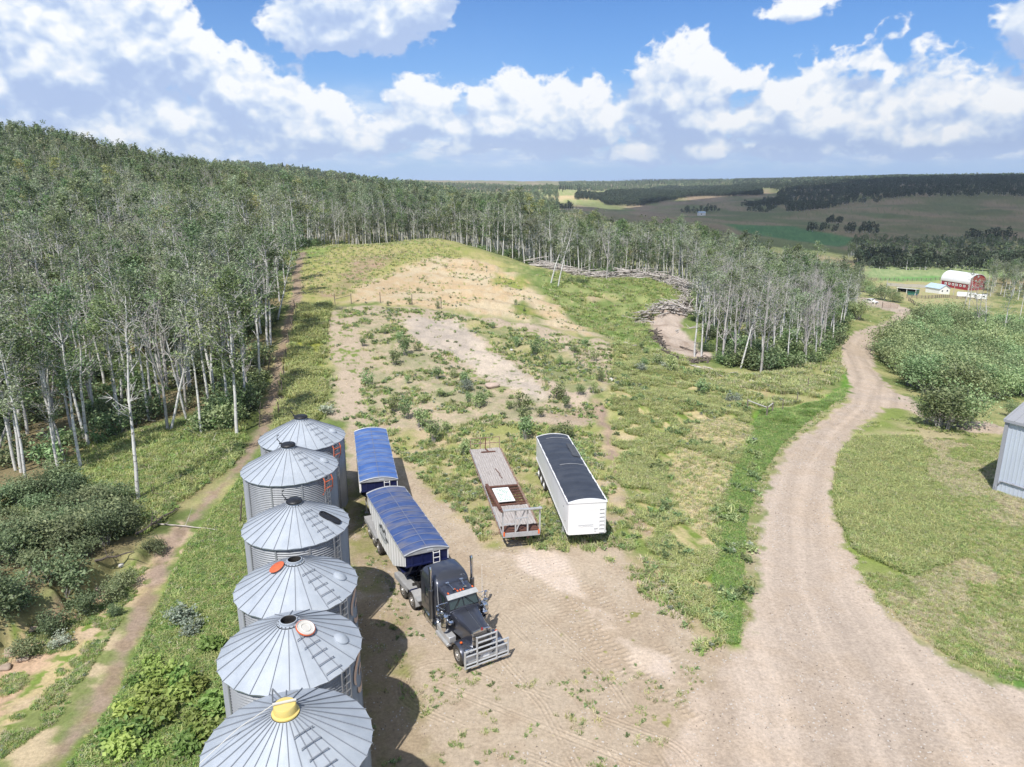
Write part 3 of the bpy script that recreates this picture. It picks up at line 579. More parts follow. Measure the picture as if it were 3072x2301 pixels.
def tarp_mat(name, c, c2, dust):
    m, nt, out = new_mat(name); p = nd(nt, 'ShaderNodeBsdfPrincipled', {'Roughness': .42, 'Specular IOR Level': .5}); nt.links.new(p.outputs[0], out.inputs[0]); tc = nd(nt, 'ShaderNodeTexCoord')
    n1 = nd(nt, 'ShaderNodeTexNoise', {'Vector': tc.outputs['Object'], 'Scale': .9, 'Detail': 5, 'Roughness': .7}).outputs[0]
    v2 = nd(nt, 'ShaderNodeMapping', {'Vector': tc.outputs['Object'], 'Scale': (1.1, .28, 1)}).outputs[0]
    n2 = nd(nt, 'ShaderNodeTexNoise', {'Vector': v2, 'Scale': 1.5, 'Detail': 6, 'Roughness': .65}).outputs[0]
    f1 = nd(nt, 'ShaderNodeMapRange', {'Value': n1, 'From Min': .35, 'From Max': .65}).outputs[0]; f2 = nd(nt, 'ShaderNodeMapRange', {'Value': n2, 'From Min': .44, 'From Max': .68, 'To Max': .85}).outputs[0]
    nt.links.new(mixc(nt, f2, mixc(nt, f1, c, c2), dust), p.inputs['Base Color'])
    b = nd(nt, 'ShaderNodeBump', {'Height': n2, 'Strength': .25, 'Distance': .08}); nt.links.new(b.outputs[0], p.inputs['Normal']); return m
M['tarp_blue'] = tarp_mat('blue_tarp', (.040, .105, .33), (.065, .15, .42), (.20, .26, .40))
M['tarp_worn'] = tarp_mat('worn_blue_tarp', (.032, .065, .195), (.055, .10, .26), (.19, .18, .19))
M['tarp_black'] = tarp_mat('charcoal_tarp', (.030, .034, .045), (.042, .047, .060), (.070, .075, .088))

# ------------------------------------------------------------------ grain bins
_wall_mesh = {}
def grain_bin(x, y, Rb, Hw, label, lid, npan=28, hatch=True, cage=False, logo=False, lad_az=-36, open_hatch=False, ks=.66):
    t = empty('grain_bin', (x, y, h1(x, y) * 0), 0, label, 'grain bin', 'galvanised grain bins in a row')
    b = MB(); prof = []; nw = int(Hw / .125); 
    for i in range(nw * 4 + 1):
        q = i / 4; prof.append((Rb + .028 * math.sin(q * 2 * PI), Hw * i / (nw * 4)))
    b.lathe(prof, 80)
    for k in range(10):
        a = 2 * PI * k / 10 + .2; b.box(((Rb + .035) * math.cos(a), (Rb + .035) * math.sin(a), Hw / 2), (.03, .09, Hw - .1), a)
    w = b.build('wall', M['galv_wall'], t, True)
    rise = (Rb - .45) * math.tan(R(28)); Re = Rb + .16; ze = Hw - .05; zr = Hw + rise
    slope = (zr - ze) / (Re - .45)
    zf = lambda r: ze + (Re - r) * slope
    b = MB(); seg = []
    for k in range(npan):
        a0, a1 = 2 * PI * k / npan, 2 * PI * (k + 1) / npan
        P = lambda r, a, dz=0: (r * math.cos(a), r * math.sin(a), zf(r) + dz)
        am = (a0 + a1) / 2; dz = 0
        b.add([P(.45, a0), P(Re, a0), P(Re - .03, am, dz), P(Re, a1), P(.45, a1), P(.45, am, dz)], [(0, 1, 2, 5), (5, 2, 3, 4)])
        b.add([P(Re, a0), P(Re - .03, am, dz), P(Re, a1), (P(Re, a0)[0] * .985, P(Re, a0)[1] * .985, ze - .07), (P(Re, a1)[0] * .985, P(Re, a1)[1] * .985, ze - .07)], [(0, 3, 4, 2, 1)])
    rb = b; rb.k = 1
    for k in range(npan):
        a = 2 * PI * k / npan; p0 = Vector((.47 * math.cos(a), .47 * math.sin(a), zf(.47) + .025)); p1 = Vector(((Re + .03) * math.cos(a), (Re + .03) * math.sin(a), zf(Re + .03) + .025))
        rb.bar(p0, p1, .018, .035)
    rf = rb.build('roof', [M['galv'], M['seam']], t)
    # collar and lid
    rc = .5 * ks; S_ = Matrix.Translation((0, 0, zr)) @ Matrix.Diagonal((ks, ks, ks, 1))
    c = MB(); c.lathe([(rc + .10, zf(rc + .10) + .02), (rc, zr + .04), (rc, zr + .14), (rc - .03, zr + .15)], 32); c.k = 1; c.lathe([(rc - .03, zr + .15), (rc - .05, zr + .13), (rc - .05, zr - .7)], 32)  # inner face coloured dark to stand for the shade down the open hole
    for k in range(16): c.box(((rc + .06) * math.cos(k * PI / 8), (rc + .06) * math.sin(k * PI / 8), zr + .03), (.04, .04, .04), k * PI / 8)
    cl = c.build('collar', [M['galv'], M['dark']], rf, True)
    if lid == 'black':
        l = MB(S_); l.lathe([(.56, .16), (.57, .26), (.50, .34), (.22, .40), (.02, .41)], 32, caps=True); lo = l.build('lid', M['black'], t, True)
        h = MB(S_); h.tube([(-.5, .1, .3), (-.62, .12, .34), (-.86, .14, .66), (-.84, .14, .9), (-.68, .14, 1.0)], .034, 6); h.box((-.62, .12, .3), (.2, .12, .08)); h.build('lid_handle', M['black'], lo)
    elif lid == 'orange':
        a = R(205); r = .78; l = MB(Matrix.Translation((r * math.cos(a), r * math.sin(a), zf(r) + .10)) @ Matrix.Rotation(a, 4, 'Z') @ Matrix.Rotation(R(24), 4, 'Y') @ Matrix.Diagonal((.68, .68, .8, 1))); l.lathe([(.50, -.03), (.52, .02), (.44, .06), (.02, .09)], 32, caps=True); l.build('lid', M['orange'], t, True)
    elif lid == 'cream':
        a = R(-20); r = .76; l = MB(Matrix.Translation((r * math.cos(a), r * math.sin(a), zf(r) + .11)) @ Matrix.Rotation(a, 4, 'Z') @ Matrix.Rotation(R(26), 4, 'Y') @ Matrix.Diagonal((.68, .68, .8, 1))); l.lathe([(.50, -.05), (.53, .02), (.50, .07), (.44, .02), (.30, .02), (.27, .06), (.24, .02), (.02, .03)], 32, caps=True); lo = l.build('lid', M['cream'], t, True)
        q = MB(l.M); q.lathe([(.52, -.06), (.56, -.02), (.55, .035), (.52, .04)], 32); q.build('lid_rim', M['orange'], lo, True)
    else:
        l = MB(S_); l.lathe([(.66, .02), (.66, .10), (.54, .13), (.54, .46), (.50, .52), (.02, .55)], 32, caps=True); lo = l.build('lid', M['yellow'], t, True)
        q = MB(); q.bar((-.36, -.1, zr + .40), (.33, .14, zr + .40), .08, .04); q.build('lid_strap', M['cream'], lo)
        q = MB(); q.tube([(-.35, -.05, zr + .36), (-1.4, -.4, zf(1.4) + .25), (-2.4, -1.1, zf(2.5) + .12)], .013, 5); q.build('guy_cable', M['cream'], lo)
        q = MB(); q.bar((-.15, .40, zr + .1), (-.52, .46, zr + .55), .04); q.bar((-.52, .46, zr + .55), (-.62, .62, zf(.9) + .05), .04); q.bar((-.62, .7, zf(.95) + .1), (.30, .42, zr + .5), .035); q.build('lid_arm', M['seam'], lo)
    # ladder rungs lying on the slope
    a = R(lad_az); ca, sa = math.cos(a), math.sin(a); ld = MB(); n = 5
    for k in range(n):
        r = .95 + (Rb - 1.0) * k / (n - 1); wd = .34
        for s in (-1, 1): ld.bar((r * ca - s * wd * sa, r * sa + s * wd * ca, zf(r) + .01), (r * ca - s * wd * sa, r * sa + s * wd * ca, zf(r) + .09), .02)
        ld.bar((r * ca + wd * sa, r * sa - wd * ca, zf(r) + .09), (r * ca - wd * sa, r * sa + wd * ca, zf(r) + .09), .032, .025)
    ld.build('roof_ladder', M['seam'], t)
    if hatch:
        a = R(lad_az + 38); r = Rb * .76; v = MB(Matrix.Translation((r * math.cos(a), r * math.sin(a), zf(r))) @ Matrix.Rotation(a, 4, 'Z') @ Matrix.Rotation(R(27), 4, 'Y'))
        v.lathe([(.30, -.02), (.30, .06), (.24, .10), (.12, .16), (.02, .17)], 24, caps=True); v.build('roof_vent', M['galv'], t, True)
    if open_hatch:
        a = R(lad_az + 30); r = Rb * .72; v = MB(Matrix.Translation((r * math.cos(a), r * math.sin(a), zf(r) + .03)) @ Matrix.Rotation(a, 4, 'Z') @ Matrix.Rotation(R(27), 4, 'Y'))
        ring = [Vector((.62 * math.copysign(abs(math.cos(q)) ** .6, math.cos(q)), .27 * math.copysign(abs(math.sin(q)) ** .6, math.sin(q)), 0)) for q in [2 * PI * k / 28 for k in range(28)]]
        v.loft([[p + Vector((0, 0, -.02)) for p in ring], [p + Vector((0, 0, .05)) for p in ring], [p * .88 + Vector((0, 0, .06)) for p in ring], [p * .86 + Vector((0, 0, .012)) for p in ring]]); v.build('open_hatch', M['black'], t)
    # a wall ladder, and its orange safety cage on the far bins
    a = R(-28); wl = MB(Matrix.Rotation(a, 4, 'Z')); 
    for s in (-1, 1): wl.bar((Rb + .16, s * .22, .3), (Rb + .16, s * .22, Hw - .05), .04)
    for k in range(int(Hw / .32)): wl.bar((Rb + .16, -.22, .4 + k * .32), (Rb + .16, .22, .4 + k * .32), .03)
    wl.build('wall_ladder', M['galv_wall'], t)
    if cage:
        cg = MB(Matrix.Rotation(a, 4, 'Z'))
        for s in (-1, 1): cg.tube([(Rb + .1, s * .36, Hw - 1.25), (Rb + .30, s * .36, Hw - .9), (Rb + .34, s * .36, Hw - .3), (Rb + .22, s * .36, Hw - .05)], .035, 6)
        for z in (Hw - .35, Hw - .8): cg.tube([(Rb + .30, -.36, z), (Rb + .36, 0, z + .03), (Rb + .30, .36, z)], .03, 6)
        cg.build('ladder_cage', M['orange'], t)
    if logo:
        lg = MB(); rr = Rb + .045
        def arc(cz_, r0, r1, q0, q1):
            n = 14; vs = []
            for i in range(n + 1):
                q = R(q0 + (q1 - q0) * i / n); k = math.sin(PI * i / n) ** .5
                for rad in (r0, r0 + (r1 - r0) * k):
                    u = rad * math.cos(q); v = rad * math.sin(q); b_ = R(4) + u / rr; vs.append((rr * math.cos(b_), rr * math.sin(b_), cz_ + v))
            lg.add(vs, [(2 * i, 2 * i + 1, 2 * i + 3, 2 * i + 2) for i in range(n)])
        arc(Hw - 1.15, .62, .92, 20, 200); arc(Hw - 1.15, .60, .88, 215, 345); arc(Hw - 1.25, .2, .42, -40, 170)
        lg.build('logo_print', M['faded_orange'], t, fix=False)
    return t
grain_bin(-15.67, 51.87, 3.0, 5.5, 'silver grain bin farthest along the row, beside the blue rear trailer, black lid', 'black', cage=True, npan=26, ks=.86)
grain_bin(-14.85, 45.89, 3.0, 5.5, 'second farthest silver grain bin, black lid with hooked handle, orange ladder cage on its wall', 'black', cage=True, npan=26, ks=.86)
grain_bin(-11.39, 35.4, 2.60, 6.5, 'silver grain bin with black lid and an open oval hatch in its roof', 'black', hatch=False, open_hatch=True, npan=26, ks=.74)
grain_bin(-9.78, 29.72, 2.57, 6.3, 'silver grain bin with open top and an orange lid lying beside the collar', 'orange', logo=True, npan=24)
grain_bin(-8.57, 24.72, 2.55, 6.5, 'silver grain bin with open top and a pale dish-shaped lid lying on its roof', 'cream', logo=True, npan=24)
grain_bin(-7.22, 19.78, 2.53, 6.5, 'nearest silver grain bin, at the bottom of the photo, with a yellow cap', 'yellow', hatch=False, npan=30, lad_az=-40)

# ------------------------------------------------------------------ wheels
def wheel(parent, c, r=.52, w=.28, side=1, rimm='rim', name='wheel', dish=.06):
    """axle along Y; side is the sign of the outer face"""
    m = MB(Matrix.Translation(c)); h = w / 2
    m.lathe([(r * .60, -h * .9), (r * .9, -h), (r * .97, -h * .86), (r, -h * .6), (r, h * .6), (r * .97, h * .86), (r * .9, h), (r * .60, h * .9), (r * .56, h * .5), (r * .56, -h * .5), (r * .60, -h * .9)], 36, axis='Y')
    for k in range(40):
        a = 2 * PI * k / 40; m.box((r * 1.0 * math.cos(a), 0, r * 1.0 * math.sin(a)), (.022, w * .8, .03), ry=-a)
    t = m.build('tyre', M['tyre'], parent, True)
    q = MB(Matrix.Translation(c)); s = side
    q.lathe([(r * .585, s * h * .86), (r * .56, s * h * .92), (r * .52, s * (h - dish)), (r * .30, s * (h - dish * .4)), (r * .24, s * (h + .01)), (r * .20, s * (h + .06)), (r * .02, s * (h + .07))], 32, axis='Y')
    for k in range(10):
        a = 2 * PI * k / 10; q.lathe([(.022, s * (h - dish * .4)), (.022, s * (h + .03)), (.002, s * (h + .032))], 8, c=(r * .33 * math.cos(a), 0, r * .33 * math.sin(a)), axis='Y')
    hh = q; hh.k = 1
    for k in range(10):
        a = 2 * PI * (k + .5) / 10; hh.lathe([(.035, s * (h - dish * .66)), (.001, s * (h - dish * .62))], 8, c=(r * .43 * math.cos(a), 0, r * .43 * math.sin(a)), axis='Y')
    q.build('rim', [M[rimm], M['black']], t, True)
    t.name = name; return t

# ------------------------------------------------------------------ the tractor unit
def semi_truck():
    T = empty('semi_truck', (-1.27, 32.3, 0), R(-59.5), 'dark grey conventional semi truck with sleeper and silver bull bar', 'semi truck')
    B = lambda: MB()
    # frame
    b = B()
    for s in (-1, 1): b.box((-5.0, s * .42, .88), (7.9, .09, .27))
    for x in (-1.4, -3, -4.6, -6.2, -8.7): b.box((x, 0, .88), (.14, .8, .2))
    b.box((-7.6, 0, 1.08), (1.1, .9, .12)); b.box((-1.0, 0, .55), (.2, 2.0, .16)); 
    for x in (-6.9, -8.25): b.box((x, 0, .53), (.22, 1.9, .24))
    b.build('chassis', M['dark'], T)
    # bonnet: flat top with a centre crease, narrowing to the grille
    rings = []
    for x, hw, zb, zt, cr in ((-.62, .53, .98, 1.86, .045), (-1.2, .60, 1.0, 1.93, .05), (-1.9, .70, 1.02, 2.02, .05), (-2.5, .80, 1.02, 2.10, .05)):
        pr = [(-hw, zb), (-hw, zt - .22), (-hw * .97, zt - .10), (-hw * .88, zt - .025), (-hw * .5, zt + cr * .3), (0, zt + cr), (hw * .5, zt + cr * .3), (hw * .88, zt - .025), (hw * .97, zt - .10), (hw, zt - .22), (hw, zb)]
        rings.append([(x, p[0], p[1]) for p in pr])
    b = B(); b.loft(rings); hood = b.build('hood', M['grey_paint'], T, True)
    b = B(); b.bar((-.64, 0, 1.912), (-2.48, 0, 2.157), .02, .012); b.build('hood_hinge', M['chrome'], hood)
    # radiator shell and slats
    b = B(); x0 = -.60
    b.loft([[(x0, -.57, .84), (x0, -.57, 1.80), (x0, -.50, 1.88), (x0, 0, 1.955), (x0, .50, 1.88), (x0, .57, 1.80), (x0, .57, .84)], [(x0 + .09, -.56, .84), (x0 + .09, -.56, 1.79), (x0 + .09, -.49, 1.87), (x0 + .09, 0, 1.945), (x0 + .09, .49, 1.87), (x0 + .09, .56, 1.79), (x0 + .09, .56, .84)]]); b.box((x0 + .092, 0, 1.33), (.012, 1.0, .92), k=1)
    for k in range(17): b.box((x0 + .11, -.48 + k * .06, 1.33), (.03, .018, .93))
    g = b.build('grille', [M['chrome'], M['dark']], T)
    b = B(); b.prism([(-.045, 1.90), (-.06, 2.0), (0, 2.05), (.06, 2.0), (.045, 1.90), (0, 1.86)], x0 + .08, x0 + .11, axis='X'); b.build('emblem', M['red'], g)
    # wings swept over the steering wheels
    for s in (-1, 1):
        rings = []
        for q in [R(v) for v in (-4, 10, 28, 46, 64, 82, 100, 118, 136, 154, 168)]:
            rr = .70; cx, cz_ = -1.0 + rr * math.cos(q) * 1.06, .50 + rr * math.sin(q); ix, iz = -1.0 + (rr - .06) * math.cos(q) * 1.06, .50 + (rr - .06) * math.sin(q)
            yi = .50 if math.cos(q) > -.6 else .62
            rings.append([(ix, s * yi, iz), (cx, s * yi, cz_ + .02), (cx, s * .9, cz_ + .03), (cx, s * 1.12, cz_), (cx * .98 - .02, s * 1.22, cz_ - .06 * max(0, math.sin(q))), (ix, s * 1.21, iz - .01), (ix, s * .9, iz)])
        f = B(); f.loft(rings); fo = f.build('fender', M['grey_paint'], T, True)
        f = B(); f.box((-.42, s * .84, 1.02), (.16, .46, .24), bev=.04); hl = f.build('headlight', M['chrome'], T, True)
        f = B(); 
        for yy in (.73, .95): f.lathe([(.10, .0), (.10, .02), (.02, .035)], 20, c=(-.335, s * yy, 1.02), axis='X', caps=True)
        f.build('headlight_lens', M['lamp_white'], hl, True)
        f = B(); f.box((-.86, s * 1.02, 1.29), (.12, .13, .10), bev=.03); f.build('turn_signal', M['lamp_orange'], T, True)
        wheel(T, (-1.0, s * 1.05, .52), .52, .29, s, 'rim', 'front_wheel')
        for x in (-6.9, -8.25):
            wheel(T, (x, s * 1.08, .52), .52, .27, s, 'rim', 'drive_wheel', .12); wheel(T, (x, s * .76, .52), .52, .27, s, 'rim', 'inner_drive_wheel', .1)
    # cab shell
    def sect(x, hw0, hw1, z0, z1, zs, r=.14):
        return [(x, -hw0, z0), (x, -hw0, zs), (x, -hw1, z1 - r), (x, -hw1 + r * .35, z1 - r * .3), (x, -hw1 + r, z1), (x, 0, z1 + .05), (x, hw1 - r, z1), (x, hw1 - r * .35, z1 - r * .3), (x, hw1, z1 - r), (x, hw0, zs), (x, hw0, z0)]
    b = B(); b.loft([sect(-2.42, .94, .90, 1.0, 2.12, 1.7), sect(-2.50, .95, .88, 1.0, 2.18, 1.75)]); b.loft([sect(-2.52, .95, .90, 1.0, 2.14, 1.9), sect(-2.80, .96, .86, .95, 2.80, 2.05), sect(-3.3, .97, .87, .95, 2.86, 2.05), sect(-3.92, .98, .88, .95, 2.90, 2.05)]); cab = b.build('cab', M['grey_paint'], T, True)
    w0, w1 = Vector((-2.50, 0, 2.16)), Vector((-2.785, 0, 2.73)); nrm = Vector((.57, 0, .285)).normalized() * .02
    b = B(); b.add([w0 + nrm + Vector((0, -.84, 0)), w0 + nrm + Vector((0, .84, 0)), w1 + nrm + Vector((0, .79, 0)), w1 + nrm + Vector((0, -.79, 0))], [(0, 1, 2, 3)]); ws = b.build('windscreen', M['glass'], cab, fix=False)
    b = B(); fr = [(-.86, w0), (.86, w0), (.81, w1), (-.81, w1)]; q = [p + nrm * 1.4 + Vector((0, y, 0)) for y, p in fr]
    for i in range(4): b.bar(q[i], q[(i + 1) % 4], .05, .03)
    b.bar((w0 + nrm * 1.4), (w1 + nrm * 1.4), .045, .03); b.build('windscreen_frame', M['black'], cab)
    for s in (-1, 1):
        p = w0 + nrm * 2.6; b = B(); b.bar(p + Vector((0, s * .62, -.02)), p + Vector((-.20, s * .20, .40)), .022); b.bar(p + Vector((-.08, s * .40, .10)), p + Vector((-.24, s * .12, .42)), .02); b.build('wiper', M['black'], cab)
    b = B(); b.loft([[(-2.56, -.90, 2.745), (-2.56, .90, 2.745), (-2.575, .90, 2.72), (-2.575, -.90, 2.72)], [(-2.68, -.90, 2.81), (-2.68, .90, 2.81), (-2.69, .90, 2.785), (-2.69, -.90, 2.785)], [(-2.84, -.87, 2.885), (-2.84, .87, 2.885), (-2.84, .87, 2.85), (-2.84, -.87, 2.85)]]); b.build('sun_visor', M['alu'], cab)
    for y in (-.72, -.17, 0, .17, .72):
        b = B(); b.box((-2.92, y, 2.93), (.16, .09, .075), bev=.03); b.build('marker_light', M['lamp_orange'], cab, True)
    for s in (-1, 1):
        b = B(); b.add([(-2.86, s * .955, 2.08), (-3.62, s * .955, 2.08), (-3.62, s * .885, 2.68), (-3.02, s * .885, 2.68)], [(0, 1, 2, 3)]); b.build('door_window', M['glass'], cab, fix=False)
        b = B(); b.bar((-2.84, s * .96, 2.06), (-3.64, s * .96, 2.06), .03); b.bar((-2.84, s * .96, 2.06), (-3.0, s * .885, 2.70), .03); b.bar((-3.64, s * .96, 2.06), (-3.64, s * .89, 2.70), .03); b.bar((-3.0, s * .885, 2.7), (-3.64, s * .89, 2.7), .03)
        b.bar((-2.82, s * .985, 1.15), (-2.82, s * .985, 2.06), .012); b.bar((-3.68, s * .985, 1.15), (-3.68, s * .985, 2.06), .012); b.box((-3.55, s * 1.0, 1.85), (.16, .03, .04)); b.build('door_trim', M['black'], cab)
        # trumpet horns lying on the roof
        h = B(); h.tube([(-3.62, s * .42, 3.10), (-3.30, s * .36, 3.03), (-3.06, s * .33, 3.0), (-3.0, s * .32, 3.0)], [.02, .025, .045, .09], 10); h.box((-3.05, s * .33, 2.95), (.05, .16, .05)); h.box((-3.66, s * .42, 3.06), (.1, .2, .1)); h.build('air_horn', M['chrome'], cab, True)
        # exhaust stacks
        e = B(); e.tube([(-3.98, s * 1.24, .85), (-3.98, s * 1.24, 3.75), (-4.0, s * 1.24, 3.95), (-4.06, s * 1.24, 4.08)], [.088, .088, .088, .09], 18, caps=False); e.tube([(-4.0, s * 1.24, 3.94), (-4.05, s * 1.24, 4.06)], .075, 14); ex = e.build('exhaust_stack', M['chrome'], T, True)
        e = B(); e.tube([(-3.98, s * 1.24, 1.05), (-3.98, s * 1.24, 2.75)], .135, 18); 
        e.build('heat_shield', M['shield'], ex, True)
        # air cleaners
        a = B(); a.lathe([(.02, 2.14), (.16, 2.12), (.20, 2.06), (.21, 2.02), (.17, 2.0), (.17, 1.95), (.215, 1.93), (.225, 1.88), (.225, 1.35), (.20, 1.25), (.16, 1.15), (.02, 1.13)], 28, c=(-2.44, s * 1.17, 0), caps=True); ac = a.build('air_cleaner', M['chrome'], T, True)
        a = B(); a.box((-2.1, s * 1.0, 1.78), (.34, .34, .24), bev=.08); a.build('intake_duct', M['chrome'], ac, True)
        for z in (1.42, 1.70):
            a = B(); a.lathe([(.228, z), (.234, z + .005), (.234, z + .045), (.228, z + .05)], 28, c=(-2.44, s * 1.17, 0)); a.build('clamp_band', M['black'], ac, True)
        # mirrors
        m = B(); m.box((-2.72, s * 1.44, 2.28), (.10, .20, .56), bev=.04); mi = m.build('mirror', M['chrome'], T, True)
        m = B(); m.tube([(-2.62, s * .92, 2.62), (-2.68, s * 1.42, 2.60), (-2.72, s * 1.46, 2.5), (-2.72, s * 1.46, 1.95), (-2.62, s * .96, 1.86)], .017, 6); m.tube([(-2.66, s * .94, 2.1), (-2.72, s * 1.46, 2.5)], .014, 6); m.tube([(-2.62, s * .95, 2.5), (-2.72, s * 1.46, 1.98)], .014, 6); m.tube([(-2.35, s * .9, 2.0), (-2.5, s * 1.3, 2.17), (-2.7, s * 1.46, 1.95)], .02, 6); m.lathe([(.13, 1.90), (.12, 1.94), (.02, 1.96)], 18, c=(-2.52, s * 1.3, .25), caps=True); m.build('mirror_bracket', M['chrome'], mi, True)
        n = B(); n.tube([(-2.9, s * 1.30, 2.1), (-2.96, s * 1.33, 3.95)], [.012, .006], 6); n.build('antenna', M['plate'], T)
        # fuel tanks, steps, battery boxes
        k = B(); k.lathe([(.02, -5.35), (.30, -5.33), (.34, -5.28), (.34, -3.62), (.30, -3.57), (.02, -3.55)], 28, c=(0, s * .92, .70), axis='X', caps=True); tk = k.build('fuel_tank', M['chrome'], T, True)
        for x in (-3.9, -5.0):
            k = B(); k.lathe([(.345, x), (.352, x + .01), (.352, x + .07), (.345, x + .08)], 28, c=(0, s * .92, .70), axis='X'); k.build('tank_strap', M['grey_paint2'], tk, True)
        k = B(); k.box((-2.72, s * .98, .80), (1.55, .42, .34), bev=.03); k.box((-2.74, s * 1.12, .50), (1.45, .34, .18), bev=.03); k.box((-2.72, s * 1.13, .605), (1.3, .26, .015)); k.build('step_box', M['alu'], T, True)
        k = B(); k.box((-4.6, s * 1.11, 1.02), (1.9, .04, .16)); k.build('sleeper_skirt', M['grey_paint2'], T)
    # sleeper with its rounded roof
    b = B(); b.loft([sect(-3.80, 1.0, .86, 1.0, 2.86, 2.2), sect(-3.86, 1.10, .98, 1.0, 3.0, 2.3, .2), sect(-4.05, 1.13, 1.02, .98, 3.16, 2.4, .22), sect(-4.4, 1.14, 1.04, .98, 3.27, 2.5, .22), sect(-5.0, 1.14, 1.05, .98, 3.31, 2.5, .22), sect(-5.55, 1.14, 1.05, .98, 3.30, 2.5, .22)]); sl_ = b.build('sleeper', M['grey_paint'], T, True)
    for s in (-1, 1):
        b = B(); b.add([(-4.56, s * 1.149, 1.95), (-4.92, s * 1.149, 1.95), (-4.92, s * 1.146, 2.46), (-4.56, s * 1.146, 2.46)], [(0, 1, 2, 3)]); b.build('sleeper_window', M['glass'], sl_, fix=False)
        b = B(); 
        for p, q_ in (((-4.53, 1.92), (-4.95, 1.92)), ((-4.53, 2.49), (-4.95, 2.49)), ((-4.53, 1.92), (-4.53, 2.49)), ((-4.95, 1.92), (-4.95, 2.49))): b.bar((p[0], s * 1.152, p[1]), (q_[0], s * 1.152, q_[1]), .035, .02)
        for p, q_ in (((-4.40, 1.45), (-4.40, 2.55)), ((-5.08, 1.45), (-5.08, 2.55)), ((-4.40, 1.45), (-5.08, 1.45))): b.bar((p[0], s * 1.145, p[1]), (q_[0], s * 1.145, q_[1]), .02, .012)
        b.build('sleeper_window_frame', M['grey_paint2'], sl_)
        b = B(); b.box((-5.62, s * 1.02, 2.15), (.1, .2, 1.9), bev=.04); b.build('side_extender', M['grey_paint2'], sl_)
    b = B(); b.lathe([(.02, .05), (.08, .04), (.09, 0)], 16, c=(-4.25, -1.08, 2.85), axis='Y'); b.build('grab_cap', M['black'], sl_)
    # deck over the drive axles
    for s in (-1, 1):
        b = B(); b.box((-8.2, s * .93, 1.13), (2.3, .66, .05)); b.box((-8.35, s * 1.255, .98), (2.0, .035, .30)); b.build('drive_fender', M['deck_grey'], T)
        b = B(); b.box((-7.04, s * .93, 1.10), (.06, .66, .12)); b.build('fender_edge', M['navy'], T)
        rings = []
        for q in [R(v) for v in (-10, 15, 40, 60, 80, 95)]: rings.append([(-6.9 + r_ * math.cos(q), s * y_, .52 + r_ * math.sin(q)) for r_, y_ in ((.60, .62), (.60, 1.22), (.62, 1.22), (.62, .62))])
        b = B(); b.loft(rings); b.build('quarter_fender', M['deck_grey'], T, True)
        b = B(); b.box((-6.2, s * .95, .95), (.5, .5, .06)); b.build('deck_plate', M['alu'], T)
    # bumper and bull bar
    b = B(); b.box((-.16, 0, .70), (.08, 2.46, .40), bev=.03); bu = b.build('bumper', M['alu'], T, True)
    b = B(); b.box((-.113, .02, .66), (.012, .36, .20)); b.build('licence_plate', M['plate'], bu)
    for y in (-.38, .42):
        b = B(); b.box((-.116, y, .74), (.012, .14, .06)); b.build('tow_hole', M['black'], bu)
    b = B(); r_ = .048
    for z in (.36, .56, 1.02, 1.30): b.tube([(0, -1.24, z), (0, 1.24, z)], r_, 10)
    for z in (1.60, 1.90): b.tube([(0, -.56, z), (0, .56, z)], r_, 10)
    for y in (-1.24, 1.24): b.tube([(0, y, .32), (0, y, 1.33)], r_ * 1.15, 10)
    for y in (-.56, .56): b.tube([(0, y, .32), (0, y, 1.94)], r_ * 1.15, 10)
    for y in (-.56, .56): b.bar((0, y, .6), (-.9, y * .75, .75), .08, .1)
    b.build('bull_bar', M['alu'], T, True)
    return T
semi_truck()

